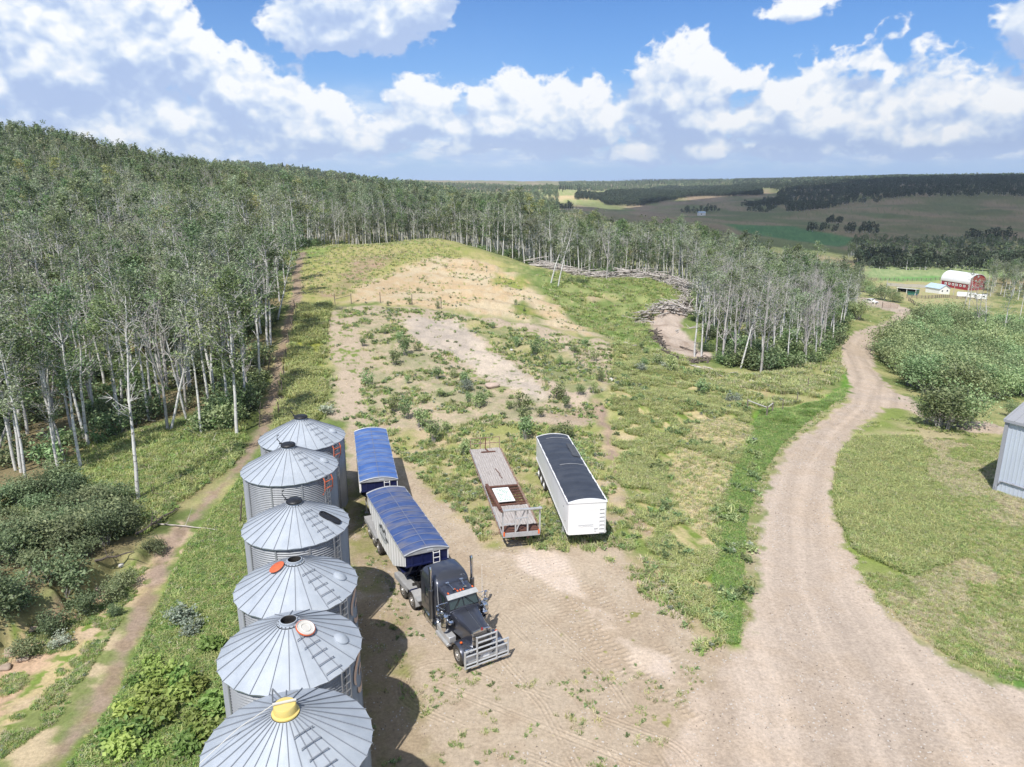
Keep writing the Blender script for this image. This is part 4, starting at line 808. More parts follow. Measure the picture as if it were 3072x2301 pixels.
# ------------------------------------------------------------------ hopper trailers
def arch(hw, z0, rise, n=13): return [(-hw + 2 * hw * i / (n - 1), z0 + rise * (1 - (2 * i / (n - 1) - 1) ** 2)) for i in range(n)]
def ladder(mb, x, y, z0, z1, w=.38, r=.022):
    for s in (-1, 1): mb.tube([(x - .06, y + s * w / 2, z1 + .02), (x, y + s * w / 2, z1), (x, y + s * w / 2, z0)], r, 6)
    n = int((z1 - z0) / .30)
    for k in range(n + 1): mb.bar((x, y - w / 2, z0 + .06 + k * (z1 - z0 - .1) / n), (x, y + w / 2, z0 + .06 + k * (z1 - z0 - .1) / n), .035)
def hopper_trailer(front, rear, label, tarp, zt=3.5, W=2.6, art=False, rear_deck=True):
    f, r_ = Vector(front), Vector(rear); L = (f - r_).length; a = math.atan2(f.y - r_.y, f.x - r_.x)
    T = empty('hopper_trailer', (f.x, f.y, 0), a, label, 'grain trailer'); hw = W / 2
    out = [(0, zt - .68), (-2.7, 1.5), (-L + 2.7, 1.5), (-L, zt - .68), (-L, zt), (0, zt)]
    for s in (-1, 1):
        b = MB(); b.prism(out, s * hw, s * (hw - .05))
        for k in range(int(L / .62)): 
            x = -.4 - k * .62; zb = max(1.5, zt - .68 + (x / 2.7) * (zt - 2.18) if x > -2.7 else (zt - .68 + ((-L - x) / 2.7) * (zt - 2.18) if x < -L + 2.7 else 1.5)); b.box((x, s * (hw + .012), (zb + zt) / 2 - .06), (.03, .02, zt - zb - .14))
        sd = b.build('side_panel', M['white'], T)
        b = MB(); b.bar((.02, s * (hw + .02), zt - .04), (-L - .02, s * (hw + .02), zt - .04), .07, .10); b.build('top_rail', M['alu'], sd)
        if art:
            b = MB()      # dark oval with lettering-like strokes, and the words too worn to read
            ov = [(-5.05 + .95 * math.cos(q), 2.55 + .55 * math.sin(q)) for q in [2 * PI * i / 24 for i in range(24)]]; b.prism(ov, s * (hw + .029), s * (hw + .033)); b.build('side_print', M['print_grey'], sd)
            b = MB(); rg = random.Random(4)
            for k in range(13): b.box((-4.3 - k * .125, s * (hw + .037), 2.86 + .10 * math.sin(k)), (.08, .008, .16 + .12 * rg.random()))
            for k in range(5): b.box((-3.75 - k * .13, s * (hw + .037), 2.55), (.08, .008, .12 + .14 * rg.random()))
            b.box((-5.1, s * (hw + .037), 2.30), (1.3, .008, .05)); b.build('side_lettering', M['print_dark'], sd)
    for x0, sgn, nm in ((0, 1, 'front_wall'), (-L, -1, 'rear_wall')):
        b = MB(); b.add([(x0 - sgn * .05, -hw + .05, zt), (x0 - sgn * .05, hw - .05, zt), (x0 - sgn * .06, hw - .05, zt - .7), (x0 - sgn * .06, -hw + .05, zt - .7), (x0 - sgn * 2.6, -hw + .3, 1.5), (x0 - sgn * 2.6, hw - .3, 1.5)], [(0, 1, 2, 3), (3, 2, 5, 4)]); fw = b.build(nm, M['navy'], T)
        b = MB()
        for y in (-.85, -.28, .28, .85): b.bar((x0 - sgn * .03, y, zt - .05), (x0 - sgn * .03, y, zt - .74), .07); b.bar((x0 - sgn * .08, y, zt - .74), (x0 - sgn * 1.7, y * .9, 1.2), .10)
        b.bar((x0 - sgn * .02, -hw, zt - .72), (x0 - sgn * .02, hw, zt - .72), .09); b.bar((x0 - sgn * .02, -hw, zt - .03), (x0 - sgn * .02, hw, zt - .03), .08)
        b.build('wall_brace', M['navy'], fw)
    b = MB()
    for c in (-L * .30, -L * .70):
        b.loft([[(c + 1.8, -hw + .08, 1.9), (c + 1.8, hw - .08, 1.9), (c - 1.8, hw - .08, 1.9), (c - 1.8, -hw + .08, 1.9)], [(c + .4, -.4, .62), (c + .4, .4, .62), (c - .4, .4, .62), (c - .4, -.4, .62)]])
    b.build('hopper', M['navy'], T)
    b = MB()
    for s in (-1, 1): b.box((-L / 2 - .4, s * .48, 1.22), (L + (.4 if rear_deck else -.6), .12, .22))
    for k in range(7): b.box((-.6 - k * (L - 1) / 6, 0, 1.22), (.12, 1.5, .16))
    b.build('chassis', M['dark'], T)
    # tarp over bows
    rise = .26; P = arch(hw + .04, zt + .02, rise); nx = max(2, int(L / .18)); b = MB(); rings = []; rg = np.random.default_rng(3)
    for i in range(nx + 1):
        x = -.03 - (L - .06) * i / nx; bow = abs(((i / nx) * 11) % 1 - .5) * 2; sag = .035 * (1 - bow ** 4) if 0 < i < nx else 0
        rings.append([(x, p[0], p[1] - sag * (1 - abs(p[0]) / hw * .7) + .006 * rg.standard_normal()) for p in P])
    b.loft(rings, caps=False, closed=False); tp = b.build('tarp', tarp, T, True, fix=False)
    b = MB()
    for i in range(12):
        x = -.03 - (L - .06) * i / 11; b.tube([(x, p[0], p[1] + .008) for p in P], .018, 5)
    b.bar((-.05, .02, zt + rise + .035), (-L + .05, .02, zt + rise + .035), .03, .012); b.build('tarp_bow', M['tarp_fade'], tp)
    for x0, sg in ((0, 1), (-L, -1)):
        b = MB(); b.loft([[(x0, p[0], p[1]) for p in P] + [(x0, hw + .04, zt - .03), (x0, -hw - .04, zt - .03)], [(x0 + sg * .06, p[0], p[1]) for p in P] + [(x0 + sg * .06, hw + .04, zt - .03), (x0 + sg * .06, -hw - .04, zt - .03)]]); ec = b.build('end_cap', M['deck_grey'], T)
        b = MB(); b.tube([(x0 + sg * .07, p[0], p[1] + .015) for p in P], .035, 6); b.build('end_bow', M['alu'], ec, True)
    b = MB(); ladder(b, .10, .55, 1.75, zt - .08); b.build('ladder', M['white'], T, True)
    b = MB(); b.box((.068, .18, zt + .12), (.012, .36, .10)); b.build('name_plate', M['print_grey'], T)
    # running gear
    for x in ((-L + 2.0, -L + .75, -L - .5) if rear_deck else (-L + 2.9, -L + 1.7, -L + .5)):
        for s in (-1, 1): wheel(T, (x, s * 1.06, .5), .5, .27, s, 'rim', 'trailer_wheel', .11); wheel(T, (x, s * .75, .5), .5, .27, s, 'rim', 'inner_trailer_wheel', .1)
    if rear_deck:
        for s in (-1, 1):
            b = MB(); b.box((-L + .15, s * .93, 1.12), (3.6, .68, .05)); b.box((-L + .15, s * 1.26, .98), (3.4, .035, .26)); b.build('trailer_fender', M['deck_grey'], T)
    else:
        for s in (-1, 1):
            b = MB(); b.box((-L + 1.7, s * .93, 1.10), (3.6, .68, .04)); b.build('trailer_fender', M['deck_grey'], T)
    for s in (-1, 1):
        b = MB(); b.box((-2.3, s * .9, .68), (.12, .12, 1.1)); b.box((-2.3, s * .9, .10), (.26, .26, .06)); b.build('landing_leg', M['alu'], T)
    return T
M['tarp_fade'] = mat('tarp_seam', (.16, .20, .31), .6, c2=(.24, .23, .24), scale=1.5)
hopper_trailer((-4.88, 37.95, 0), (-8.6, 46.4, 0), 'hopper trailer coupled to the grey truck, white sides, worn blue tarp', M['tarp_worn'], art=True)
hopper_trailer((-9.4, 48.2, 0), (-12.0, 58.9, 0), 'rear hopper trailer of the pair, brighter blue tarp, beside the farthest bin', M['tarp_blue'], rear_deck=False)

def white_trailer():
    f, r_ = Vector((5.02, 44.75, 0)), Vector((3.34, 57.75, 0)); L = (f - r_).length; a = math.atan2(f.y - r_.y, f.x - r_.x); hw = 1.32; zt = 3.45
    T = empty('grain_trailer', (f.x, f.y, 0), a, 'white smooth-sided grain trailer with charcoal tarp, parked unhitched on its legs', 'grain trailer')
    b = MB(); n = 10; cs = [(-.0 - .16 * (1 - math.cos(q)), 1) for q in (0,)]
    prof = [(-L, -hw), (-L, hw), (-.14, hw), (-.03, hw - .05), (0, hw - .16), (0, -hw + .16), (-.03, -hw + .05), (-.14, -hw)]
    b.loft([[(p[0], p[1], 1.12 + (-p[0] / L) * .42) for p in prof], [(p[0], p[1], zt) for p in prof]]); bd = b.build('body', M['white'], T, True)
    for s in (-1, 1):
        b = MB(); b.bar((-.15, s * (hw + .015), zt - .03), (-L, s * (hw + .015), zt - .03), .05, .09); b.build('top_rail', M['white'], bd)
        b = MB(); b.bar((-.15, s * (hw + .015), 1.18), (-L, s * (hw + .015), 1.60), .05, .10)
        for k in range(44):
            q = k / 43; b.box((-.35 - q * (L - .6), s * (hw + .043), 1.32 + q * .42), (.13, .008, .045), k=1)
        b.build('bottom_rail', [M['white'], M['print_grey']], bd)
        for x, z in ((-1.5, 2.55), (-.9, 1.75)):
            b = MB(); b.box((x, s * (hw + .006), z), (.09, .01, .09)); b.build('side_lamp', M['print_dark'], bd)
    P = arch(hw + .05, zt - .02, .24); nx = 70; rg = np.random.default_rng(5); rings = []
    for i in range(nx + 1):
        x = -.10 - (L - .12) * i / nx; bow = abs(((i / nx) * 9) % 1 - .5) * 2; sag = .03 * (1 - bow ** 4) if 0 < i < nx else 0
        rings.append([(x, p[0], p[1] - sag * (1 - abs(p[0]) / hw * .7) + .004 * rg.standard_normal()) for p in P])
    b = MB(); b.loft(rings, caps=False, closed=False); tp = b.build('tarp', M['tarp_black'], T, True, fix=False)
    b = MB()
    for x in (-6.3, -12.1): b.tube([(x, p[0], p[1] + .015) for p in P[3:]], .016, 5)
    b.tube([(-.10 - i * .4, -hw - .06, zt - .04) for i in range(31)], .03, 6)
    b.build('tarp_bow', M['deck_grey'], tp)
    b = MB(); xs = [-8.0 - .28 * k for k in range(11)]; 
    sd = [p for p in P if p[0] > .62]; b.loft([[(x, p[0], p[1] + .022) for p in sd] for x in xs], caps=False, closed=False); b.build('tarp_patch', M['tarp_patch'], tp, True, fix=False)
    for x0, w_ in ((-.02, .12), (-L + .02, .10)):
        b = MB(); b.loft([[(x0 - w_ / 2, p[0] * .985, p[1] + .02) for p in P] + [(x0 - w_ / 2, hw * .98, zt - .06), (x0 - w_ / 2, -hw * .98, zt - .06)], [(x0 + w_ / 2, p[0] * .985, p[1] + .02) for p in P] + [(x0 + w_ / 2, hw * .98, zt - .06), (x0 + w_ / 2, -hw * .98, zt - .06)]]); b.build('end_cap', M['white'], T)
    b = MB(); ladder(b, .06, .98, 1.2, 3.0, .34, .016); b.build('ladder', M['white'], T, True)
    b = MB(); pts = [(.012, -.62 + 1.05 * i / 24, 1.70 + .028 * math.sin(i * .8) * (1 if i > 4 else .3)) for i in range(25)]; b.tube(pts, .014, 5); b.box((.010, -.1, 1.80), (.012, 1.02, .05)); b.build('nose_print', M['print_grey'], bd)
    b = MB(); 
    for y, z in ((.50, 1.52), (.58, 1.52), (.66, 1.54), (.54, 1.34)): b.lathe([(.045, 0), (.045, .04), (.01, .05)], 12, c=(.0, y, z), axis='X', caps=True)
    b.build('hose_coupling', M['print_grey'], bd)
    b = MB()
    for c in (-4.3, -9.0): b.loft([[(c + 2.0, -hw + .1, 1.42), (c + 2.0, hw - .1, 1.42), (c - 2.0, hw - .1, 1.42), (c - 2.0, -hw + .1, 1.42)], [(c + .4, -.4, .55), (c + .4, .4, .55), (c - .4, .4, .55), (c - .4, -.4, .55)]])
    b.build('hopper', M['white'], T)
    b = MB()
    for s in (-1, 1): b.box((-L * .55, s * .5, 1.08), (L * .86, .1, .2))
    b.build('chassis', M['dark'], T)
    for x in (-L + .75, -L + 2.0, -L + 3.25):
        for s in (-1, 1): wheel(T, (x, s * 1.10, .5), .5, .27, s, 'white', 'trailer_wheel', .10); wheel(T, (x, s * .79, .5), .5, .27, s, 'rim', 'inner_trailer_wheel', .1)
    for s in (-1, 1):
        b = MB(); b.box((-2.5, s * 1.12, .70), (.13, .13, 1.15)); b.box((-2.5, s * 1.12, .08), (.30, .30, .07)); b.bar((-2.5, s * 1.12, .7), (-3.3, s * .7, 1.2), .06); b.build('landing_leg', M['alu'], T)
M['tarp_patch'] = mat('tarp_patch', (.075, .082, .095), .7)
white_trailer()

def flatbed():
    f, r_ = Vector((.62, 44.65, 0)), Vector((-2.36, 60.45, 0)); L = (f - r_).length; a = math.atan2(f.y - r_.y, f.x - r_.x); hw = 1.27; zd = 1.35
    T = empty('flatbed_trailer', (f.x, f.y, 0), a, 'old flatbed trailer with weathered plank deck, rusty open middle and pipe headboard', 'flatbed trailer')
    g0, g1 = -4.2, -7.9; rg = random.Random(2)
    for x0, x1, nm in ((-1.05, g0, 'deck'), (g1, -L, 'deck')):
        b = MB(); n = 14; w = 2 * hw / n
        for k in range(n):
            y = -hw + w * (k + .5); b.box(((x0 + x1) / 2 + rg.uniform(-.03, .03), y, zd - .02 + rg.uniform(-.012, .012)), (abs(x1 - x0) - rg.uniform(0, .08), w - .014, .045), rx=rg.uniform(-.02, .02))
        b.build(nm, M['wood'], T)
    b = MB()
    for s in (-1, 1): b.box((-L / 2, s * .5, .98), (L - .2, .16, .42))
    for k in range(34): 
        x = -.2 - k * (L - .3) / 33; b.box((x, 0, zd - .12), (.09, 2 * hw, .12))
    b.box((g0 - .25, 0, zd - .05), (.16, 2 * hw, .10)); b.box((g1 + .1, 0, zd - .05), (.16, 2 * hw, .10))
    for k in range(4): b.box((-.25 - k * .22, 0, zd - .02), (.10, 2 * hw - .2, .10))
    b.build('chassis', M['rust'], T)
    for s in (-1, 1):
        b = MB(); b.box((-L / 2, s * (hw + .03), zd - .08), (L, .06, .17)); er = b.build('edge_rail', M['deck_grey'] if s < 0 else M['rust2'], T)
        b = MB(); b.tube([(-.3, s * (hw + .13), zd - .02), (-L + .2, s * (hw + .13), zd - .02)], .03, 6)
        for k in range(15): b.box((-.6 - k * (L - 1) / 14, s * (hw + .09), zd - .04), (.07, .12, .12))
        b.build('stake_pocket', M['rust2'], er)
    # aluminium headboard
    b = MB(); b.box((.03, 0, zd - .16), (.10, 2.55, .30)); hb = b.build('front_sill', M['deck_grey'], T)
    b = MB()
    for y in (-1.25, -.40, .42, 1.25): b.box((.02, y, (zd + 3.0) / 2), (.11, .09, 3.0 - zd + .2)); b.bar((.02, y, 2.75), (.26, y, 3.08), .07)
    b.bar((.26, -1.35, 3.10), (.26, 1.35, 3.10), .16, .08); b.bar((.03, -1.25, 2.95), (.03, 1.25, 2.95), .09); b.bar((.02, -1.25, 1.98), (.02, -.40, 1.98), .07); b.bar((.02, -.4, 2.35), (.02, .42, 2.35), .06); b.bar((.0, -.35, 1.45), (-.05, .25, 2.85), .07)
    b.build('headboard', M['alu'], T)
    b = MB(); b.tube([(.26, -1.30, 3.08), (.26, -1.44, 3.08)], .10, 10); b.build('winch_reel', M['rust'], T, True)
    # pipe rack at the tail
    b = MB()
    for y in (-hw, -.42, .42, hw): b.bar((-L + .05, y, zd - .1), (-L + .05, y, 2.36), .055)
    for z in (1.85, 2.36): b.bar((-L + .05, -hw, z), (-L + .05, hw, z), .05)
    b.build('tail_rack', M['rust2'], T)
    b = MB(); b.bar((-L + .2, .0, 1.40), (-L + 1.0, .15, 1.42), .09); b.bar((-L + 1.05, -.5, 1.42), (-L + 1.05, .75, 1.42), .09); b.bar((-L + .1, 0, 1.4), (-L + .1, .05, 2.35), .08); b.build('tow_hook', M['rust'], T)
    for x in (-L + 2.9, -L + 4.15):
        for s in (-1, 1): wheel(T, (x, s * 1.0, .5), .5, .27, s, 'rim', 'trailer_wheel', .1)
    for s in (-1, 1):
        b = MB(); b.box((-2.6, s * .95, .66), (.13, .13, 1.15)); b.box((-2.6, s * .95, .06), (.3, .3, .06)); b.bar((-2.6, s * .95, .5), (-1.6, s * .6, 1.1), .06); b.build('landing_leg', M['rust2'], T)
    for s in (-1, 1):
        b = MB(); b.box((.05, s * 1.18, zd - .05), (.12, .10, .28)); b.build('marker_reflector', M['lamp_orange'], T)
    W = lambda x, y, z: T.matrix_world @ Vector((x, y, z))
    bpy.context.view_layer.update()
    # loads lying on the deck: things of their own
    p = W(-6.0, -.15, zd + .06); sg = empty('sign_board', p, a + R(2), 'white sign board with faded green print lying on the flatbed', 'sign board')
    b = MB(); b.box((0, 0, 0), (2.5, 1.25, .03), ry=.0); b.build('panel', M['white'], sg)
    b = MB(); rg = random.Random(9)
    for k in range(9):
        x = .95 - k * .24; y = -.35
        while y < .42:
            l = rg.uniform(.05, .13)
            if rg.random() < .8: b.box((x, y, .017), (.10, l, .004))
            y += l + .035
    b.prism([(1.0, -.52), (1.12, -.44), (1.0, -.36)], .015, .019, axis='Z'); b.build('print', M['green_print'], sg)
    p = W(-5.6, -.98, zd + .12); sb = empty('steel_beam', p, a + R(4), 'long rusty steel beam lying along the left of the flatbed deck gap', 'steel beam')
    b = MB(); b.box((0, 0, .07), (4.6, .22, .03)); b.box((0, 0, -.07), (4.6, .22, .03)); b.box((0, 0, 0), (4.6, .04, .14)); b.build('girder', M['rust'], sb)
    p = W(-10.2, .35, zd + .05); ch = empty('chain_binder', p, a, 'rusty chain lying on the plank deck of the flatbed', 'chain')
    b = MB(); rg = random.Random(8); q = Vector((-1.0, -.25, 0))
    for k in range(26):
        n2 = q + Vector((.08, rg.uniform(-.03, .06), 0)); b.bar(q, n2, .05, .03); q = n2
    b.build('links', M['rust'], ch)
flatbed()
# ------------------------------------------------------------------ plants: meshes
def tubes_np(paths, sides):
    """many tapered limbs in one array; paths = [(points (n,3), radii (n,))]"""
    V = []; F = []; o = 0; ang = np.arange(sides) * 2 * PI / sides
    for P, r in paths:
        P = np.asarray(P, float); n = len(P); d = np.gradient(P, axis=0); d /= np.linalg.norm(d, axis=1)[:, None] + 1e-9
        ref = np.where(np.abs(d[:, 2:3]) > .9, np.array([[1., 0, 0]]), np.array([[0, 0, 1.]])); u = np.cross(d, ref); u /= np.linalg.norm(u, axis=1)[:, None] + 1e-9; w = np.cross(d, u)
        ring = P[:, None] + (u[:, None] * np.cos(ang)[None, :, None] + w[:, None] * np.sin(ang)[None, :, None]) * np.asarray(r)[:, None, None]
        V.append(ring.reshape(-1, 3)); i, j = np.meshgrid(np.arange(n - 1), np.arange(sides), indexing='ij'); jn = (j + 1) % sides
        F.append(np.stack([i * sides + j, i * sides + jn, (i + 1) * sides + jn, (i + 1) * sides + j], -1).reshape(-1, 4) + o); o += n * sides
    return np.concatenate(V), np.concatenate(F)
def leaves_np(C, size, r, up=.5, asp=.62):
    """one small kite-shaped leaf clump per centre"""
    n = len(C); nrm = r.normal(size=(n, 3)); nrm[:, 2] = np.abs(nrm[:, 2]) + up; nrm /= np.linalg.norm(nrm, axis=1)[:, None]
    a = np.cross(nrm, r.normal(size=(n, 3))); a /= np.linalg.norm(a, axis=1)[:, None] + 1e-9; b = np.cross(nrm, a); s = size * r.uniform(.6, 1.35, n)[:, None]
    k = r.uniform(-.15, .3, (n, 1)) * s
    V = np.stack([C - a * s * .5, C + b * s * asp * .5 + nrm * k * .3, C + a * s * .5, C - b * s * asp * .5 + nrm * k], 1).reshape(-1, 3)
    return V, np.arange(n * 4).reshape(-1, 4)
def bark_mat(name, pale, mark, sc=1.0):
    m, nt, out = new_mat(name); p = nd(nt, 'ShaderNodeBsdfPrincipled', {'Roughness': .8, 'Specular IOR Level': .2}); nt.links.new(p.outputs[0], out.inputs[0]); tc = nd(nt, 'ShaderNodeTexCoord')
    v = nd(nt, 'ShaderNodeMapping', {'Vector': tc.outputs['Object'], 'Scale': (1.2, 1.2, 3.2)}).outputs[0]
    n1 = nd(nt, 'ShaderNodeTexNoise', {'Vector': v, 'Scale': 1.6 * sc, 'Detail': 3, 'Roughness': .7}).outputs[0]
    f = nd(nt, 'ShaderNodeMapRange', {'Value': n1, 'From Min': .57, 'From Max': .66}).outputs[0]
    n2 = nd(nt, 'ShaderNodeTexNoise', {'Vector': tc.outputs['Object'], 'Scale': .35, 'Detail': 2}).outputs[0]
    c = mixc(nt, nd(nt, 'ShaderNodeMapRange', {'Value': n2, 'From Min': .35, 'From Max': .7}).outputs[0], pale, tuple(v_ * .62 for v_ in pale))
    nt.links.new(mixc(nt, f, c, mark), p.inputs['Base Color']); return m
BARK = bark_mat('aspen_bark', (.74, .72, .69), (.07, .06, .05)); BARKD = bark_mat('dead_bark', (.50, .47, .45), (.18, .15, .13))
LEAF = leaf_mat('aspen_leaf', (.085, .14, .052), (.34, .42, .22), .35, yellow=(.36, .36, .12)); LEAF2 = leaf_mat('poplar_leaf', (.075, .135, .042), (.29, .39, .165), .35); LEAF3 = leaf_mat('pale_aspen_leaf', (.14, .18, .10), (.42, .47, .31), .35)
LEAFD = leaf_mat('far_leaf', (.09, .14, .058), (.31, .38, .19), .35, yellow=(.34, .31, .20)); NEEDLE = leaf_mat('spruce_needle', (.035, .056, .034), (.075, .10, .058), .2)
GRASSB = leaf_mat('lush_grass_blade', (.115, .245, .045), (.31, .47, .125), .4)
WILLOW = leaf_mat('willow_leaf', (.13, .205, .07), (.47, .58, .29), .38); SHADE = leaf_mat('alder_leaf', (.075, .12, .05), (.30, .37, .19), .35); SAGE = leaf_mat('sage_leaf', (.22, .28, .20), (.46, .50, .40), .3); WEED = leaf_mat('weed_leaf', (.15, .23, .08), (.44, .53, .25), .38)
LIME = leaf_mat('nettle_leaf', (.18, .29, .05), (.40, .52, .15), .38); STRAW = leaf_mat('straw', (.50, .45, .29), (.72, .65, .45), .35); GRASS = leaf_mat('grass_blade', (.16, .28, .055), (.40, .52, .16), .42); GRASSY = leaf_mat('pale_grass_blade', (.30, .37, .10), (.58, .60, .27), .4)
def aspen(seed, H=15.5, cb=.42, spread=2.0, nleaf=2600, leaf=.26, sides=7, twig=1.0, fork=False, lean=0.0, bare=False):
    r = np.random.default_rng(seed); n = 12; t = np.linspace(0, 1, n)
    bend = np.cumsum(r.normal(0, .09, (n, 2)), 0) * (t[:, None] ** .7); bend += lean * (t[:, None] ** 1.6) * H * np.array([[1.0, .25]])
    P = np.stack([bend[:, 0], bend[:, 1], t * H], 1); r0 = .135 + .035 * r.random()
    paths = [(P, r0 * (1 - .86 * t))]; tips = []
    stems = [(P, r0)]
    if fork:
        k = n // 3; Q = P[k:].copy(); s = np.linspace(0, 1, len(Q)); Q[:, 0] -= s * 2.0 + .3 * np.sin(s * 3); Q[:, 1] += s * .9; Q[:, 2] -= s * 1.2; paths.append((Q, r0 * .75 * (1 - .85 * s))); stems.append((Q, r0 * .75))
    for S, rs in stems:
        for q in range(int((15 if not bare else 13) * twig)):
            h = r.uniform(cb - .12, .98); i = min(int(h * (len(S) - 1)), len(S) - 2); f = h * (len(S) - 1) - i; b = S[i] * (1 - f) + S[i + 1] * f
            if b[2] < H * (cb - .14): continue
            az = r.uniform(0, 2 * PI); rel = (b[2] / H - cb) / (1 - cb); Lb = spread * (.45 + 1.0 * math.sin(PI * min(max(rel * .8 + .22, 0.05), 1))) * r.uniform(.6, 1.15) * (1.15 if bare else 1)
            el = r.uniform(.35, 1.0); m = 5; s = np.linspace(0, 1, m)[:, None]; d = np.array([math.cos(az) * math.cos(el), math.sin(az) * math.cos(el), math.sin(el)])
            L = b + d * Lb * s + np.array([0, 0, .35 * Lb]) * s ** 2 + r.normal(0, .06 * Lb, (m, 3)) * s
            rb = max(.055 * (1 - .55 * h), .02); paths.append((L, rb * (1 - .75 * s[:, 0])))
            tips.append((L, 1.0))
            for k in range(3 if not bare else 4):
                j = r.integers(1, m - 1); d2 = d + r.normal(0, .55, 3); d2 /= np.linalg.norm(d2); s2 = np.linspace(0, 1, 3)[:, None]; L2 = L[j] + d2 * Lb * r.uniform(.3, .6) * s2; paths.append((L2, .022 * (1 - .6 * s2[:, 0]))); tips.append((L2, .7))
    tv, tf = tubes_np([p for p in paths[:len(stems)]], sides); bv, bf = tubes_np(paths[len(stems):], 4)
    T = npmesh('aspen_trunk', np.concatenate([tv, bv]), np.concatenate([tf, bf + len(tv)]), [BARKD if bare else BARK], None, True)
    if bare and nleaf == 0: return T, None
    cen = []; wts = np.array([w for _, w in tips]); wts /= wts.sum(); nc = max(40, nleaf // 22); pick = r.choice(len(tips), nc, p=wts)
    for i in pick:
        L = tips[i][0]; u = r.uniform(.35, 1.05); k = min(u, .999) * (len(L) - 1); a = int(k); cen.append(L[a] * (1 - k + a) + L[a + 1] * (k - a) + (L[-1] - L[0]) * max(0, u - 1))
    for S, _ in stems: 
        for q in range(nc // 8): cen.append(S[-1] + r.normal(0, .45, 3) * np.array([1, 1, 1.4]))
    cen = np.array(cen); sg = r.uniform(.22, .55, len(cen)); pi = r.integers(0, len(cen), nleaf); C = cen[pi] + r.normal(size=(nleaf, 3)) * sg[pi][:, None] * np.array([1, 1, .75])
    lv, lf = leaves_np(C, leaf, r, 1.0); CR = npmesh('aspen_crown', lv, lf, [LEAF]); return T, CR
def join_proto(name, T, CR, m2=None):
    """trunk and crown as one mesh, for the woods that read as a mass"""
    import bmesh
    bm = bmesh.new(); bm.from_mesh(T); n = len(bm.faces)
    if CR: bm.from_mesh(CR); bm.faces.ensure_lookup_table()
    me = bpy.data.meshes.new(name); 
    for i, f in enumerate(bm.faces): f.material_index = 0 if i < n else 1
    bm.to_mesh(me); bm.free(); me.materials.append(T.materials[0])
    if CR: me.materials.append(m2 or CR.materials[0])
    return proto(name, me)
def bush_mesh(name, seed, Rb, H, n, leaf, m, stems=8, stem_m=None, flat=.0, gap=.34):
    r = np.random.default_rng(seed); cl = []; paths = []
    for k in range(stems):
        az = r.uniform(0, 2 * PI); rad = Rb * math.sqrt(r.random()) * .95; h = H * (1 - .45 * (rad / Rb) ** 2) * r.uniform(.7, 1.08); e = np.array([rad * math.cos(az), rad * math.sin(az), h]); b = e * np.array([.3, .3, 0]); s = np.linspace(0, 1, 5)[:, None]; L = b + (e - b) * s + np.array([0, 0, h * .2]) * np.sin(s * PI); paths.append((L, .03 * (1 - .8 * s[:, 0]) * max(H / 3, .5)))
        for q in (.35, .55, .7, .85, 1.0, 1.05):
            i = min(int(q * 4), 3); cl.append(L[i] + (L[i + 1] - L[i]) * (q * 4 - i) + r.normal(0, Rb * .10, 3))
    cl = np.array(cl); pi = r.integers(0, len(cl), n); C = cl[pi] + r.normal(size=(n, 3)) * Rb * gap * r.uniform(.35, 1, (n, 1)) * np.array([1, 1, .7]); C[:, 2] = np.abs(C[:, 2]) + .02
    lv, lf = leaves_np(C, leaf, r, 1.0); sv, sf = tubes_np(paths, 4)
    return npmesh(name + '_foliage', lv, lf, [m]), npmesh(name + '_stem', sv, sf, [stem_m or BARKD], None, True)
def tuft_mesh(name, seed, n, H, spread, m, w=.03, bend=.5):
    r = np.random.default_rng(seed); V = []; F = []
    for k in range(n):
        az = r.uniform(0, 2 * PI); b = np.array([*r.normal(0, spread * .5, 2), 0]); h = H * r.uniform(.55, 1.1); d = np.array([math.cos(az), math.sin(az), 0]); s = np.array([-d[1], d[0], 0]) * w * r.uniform(.7, 1.3); q = bend * r.uniform(.3, 1.2)
        m1 = b + d * h * q * .3 + np.array([0, 0, h * .6]); e = b + d * h * q + np.array([0, 0, h * (1 - .35 * q)]); o = len(V)
        V += [b - s, b + s, m1 + s * .8, m1 - s * .8, e]; F.append((o, o + 1, o + 2, o + 3)); F.append((o + 3, o + 2, o + 4, o + 4))
    me = bpy.data.meshes.new(name); me.from_pydata([tuple(v) for v in V], [], [tuple(dict.fromkeys(f)) for f in F]); me.materials.append(m); return proto(name, me)
def spruce_proto(name, seed, H=16, R0=2.2, n=420):
    r = np.random.default_rng(seed); t = r.random(n) ** .8; az = r.uniform(0, 2 * PI, n); rad = R0 * (1 - t) * np.sqrt(r.uniform(.25, 1.15, n)) + .1; C = np.stack([rad * np.cos(az), rad * np.sin(az), .8 + t * (H - .8) - rad * .25], 1); lv, lf = leaves_np(C, 1.3, r, .9)
    tv, tf = tubes_np([(np.array([[0, 0, 0], [0, 0, H * .95]]), np.array([.2, .03]))], 5); me = npmesh(name, np.concatenate([tv, lv]), np.concatenate([tf, lf + len(tv)]), [BARKD, NEEDLE], np.array([0] * len(tf) + [1] * len(lf))); return proto(name, me)

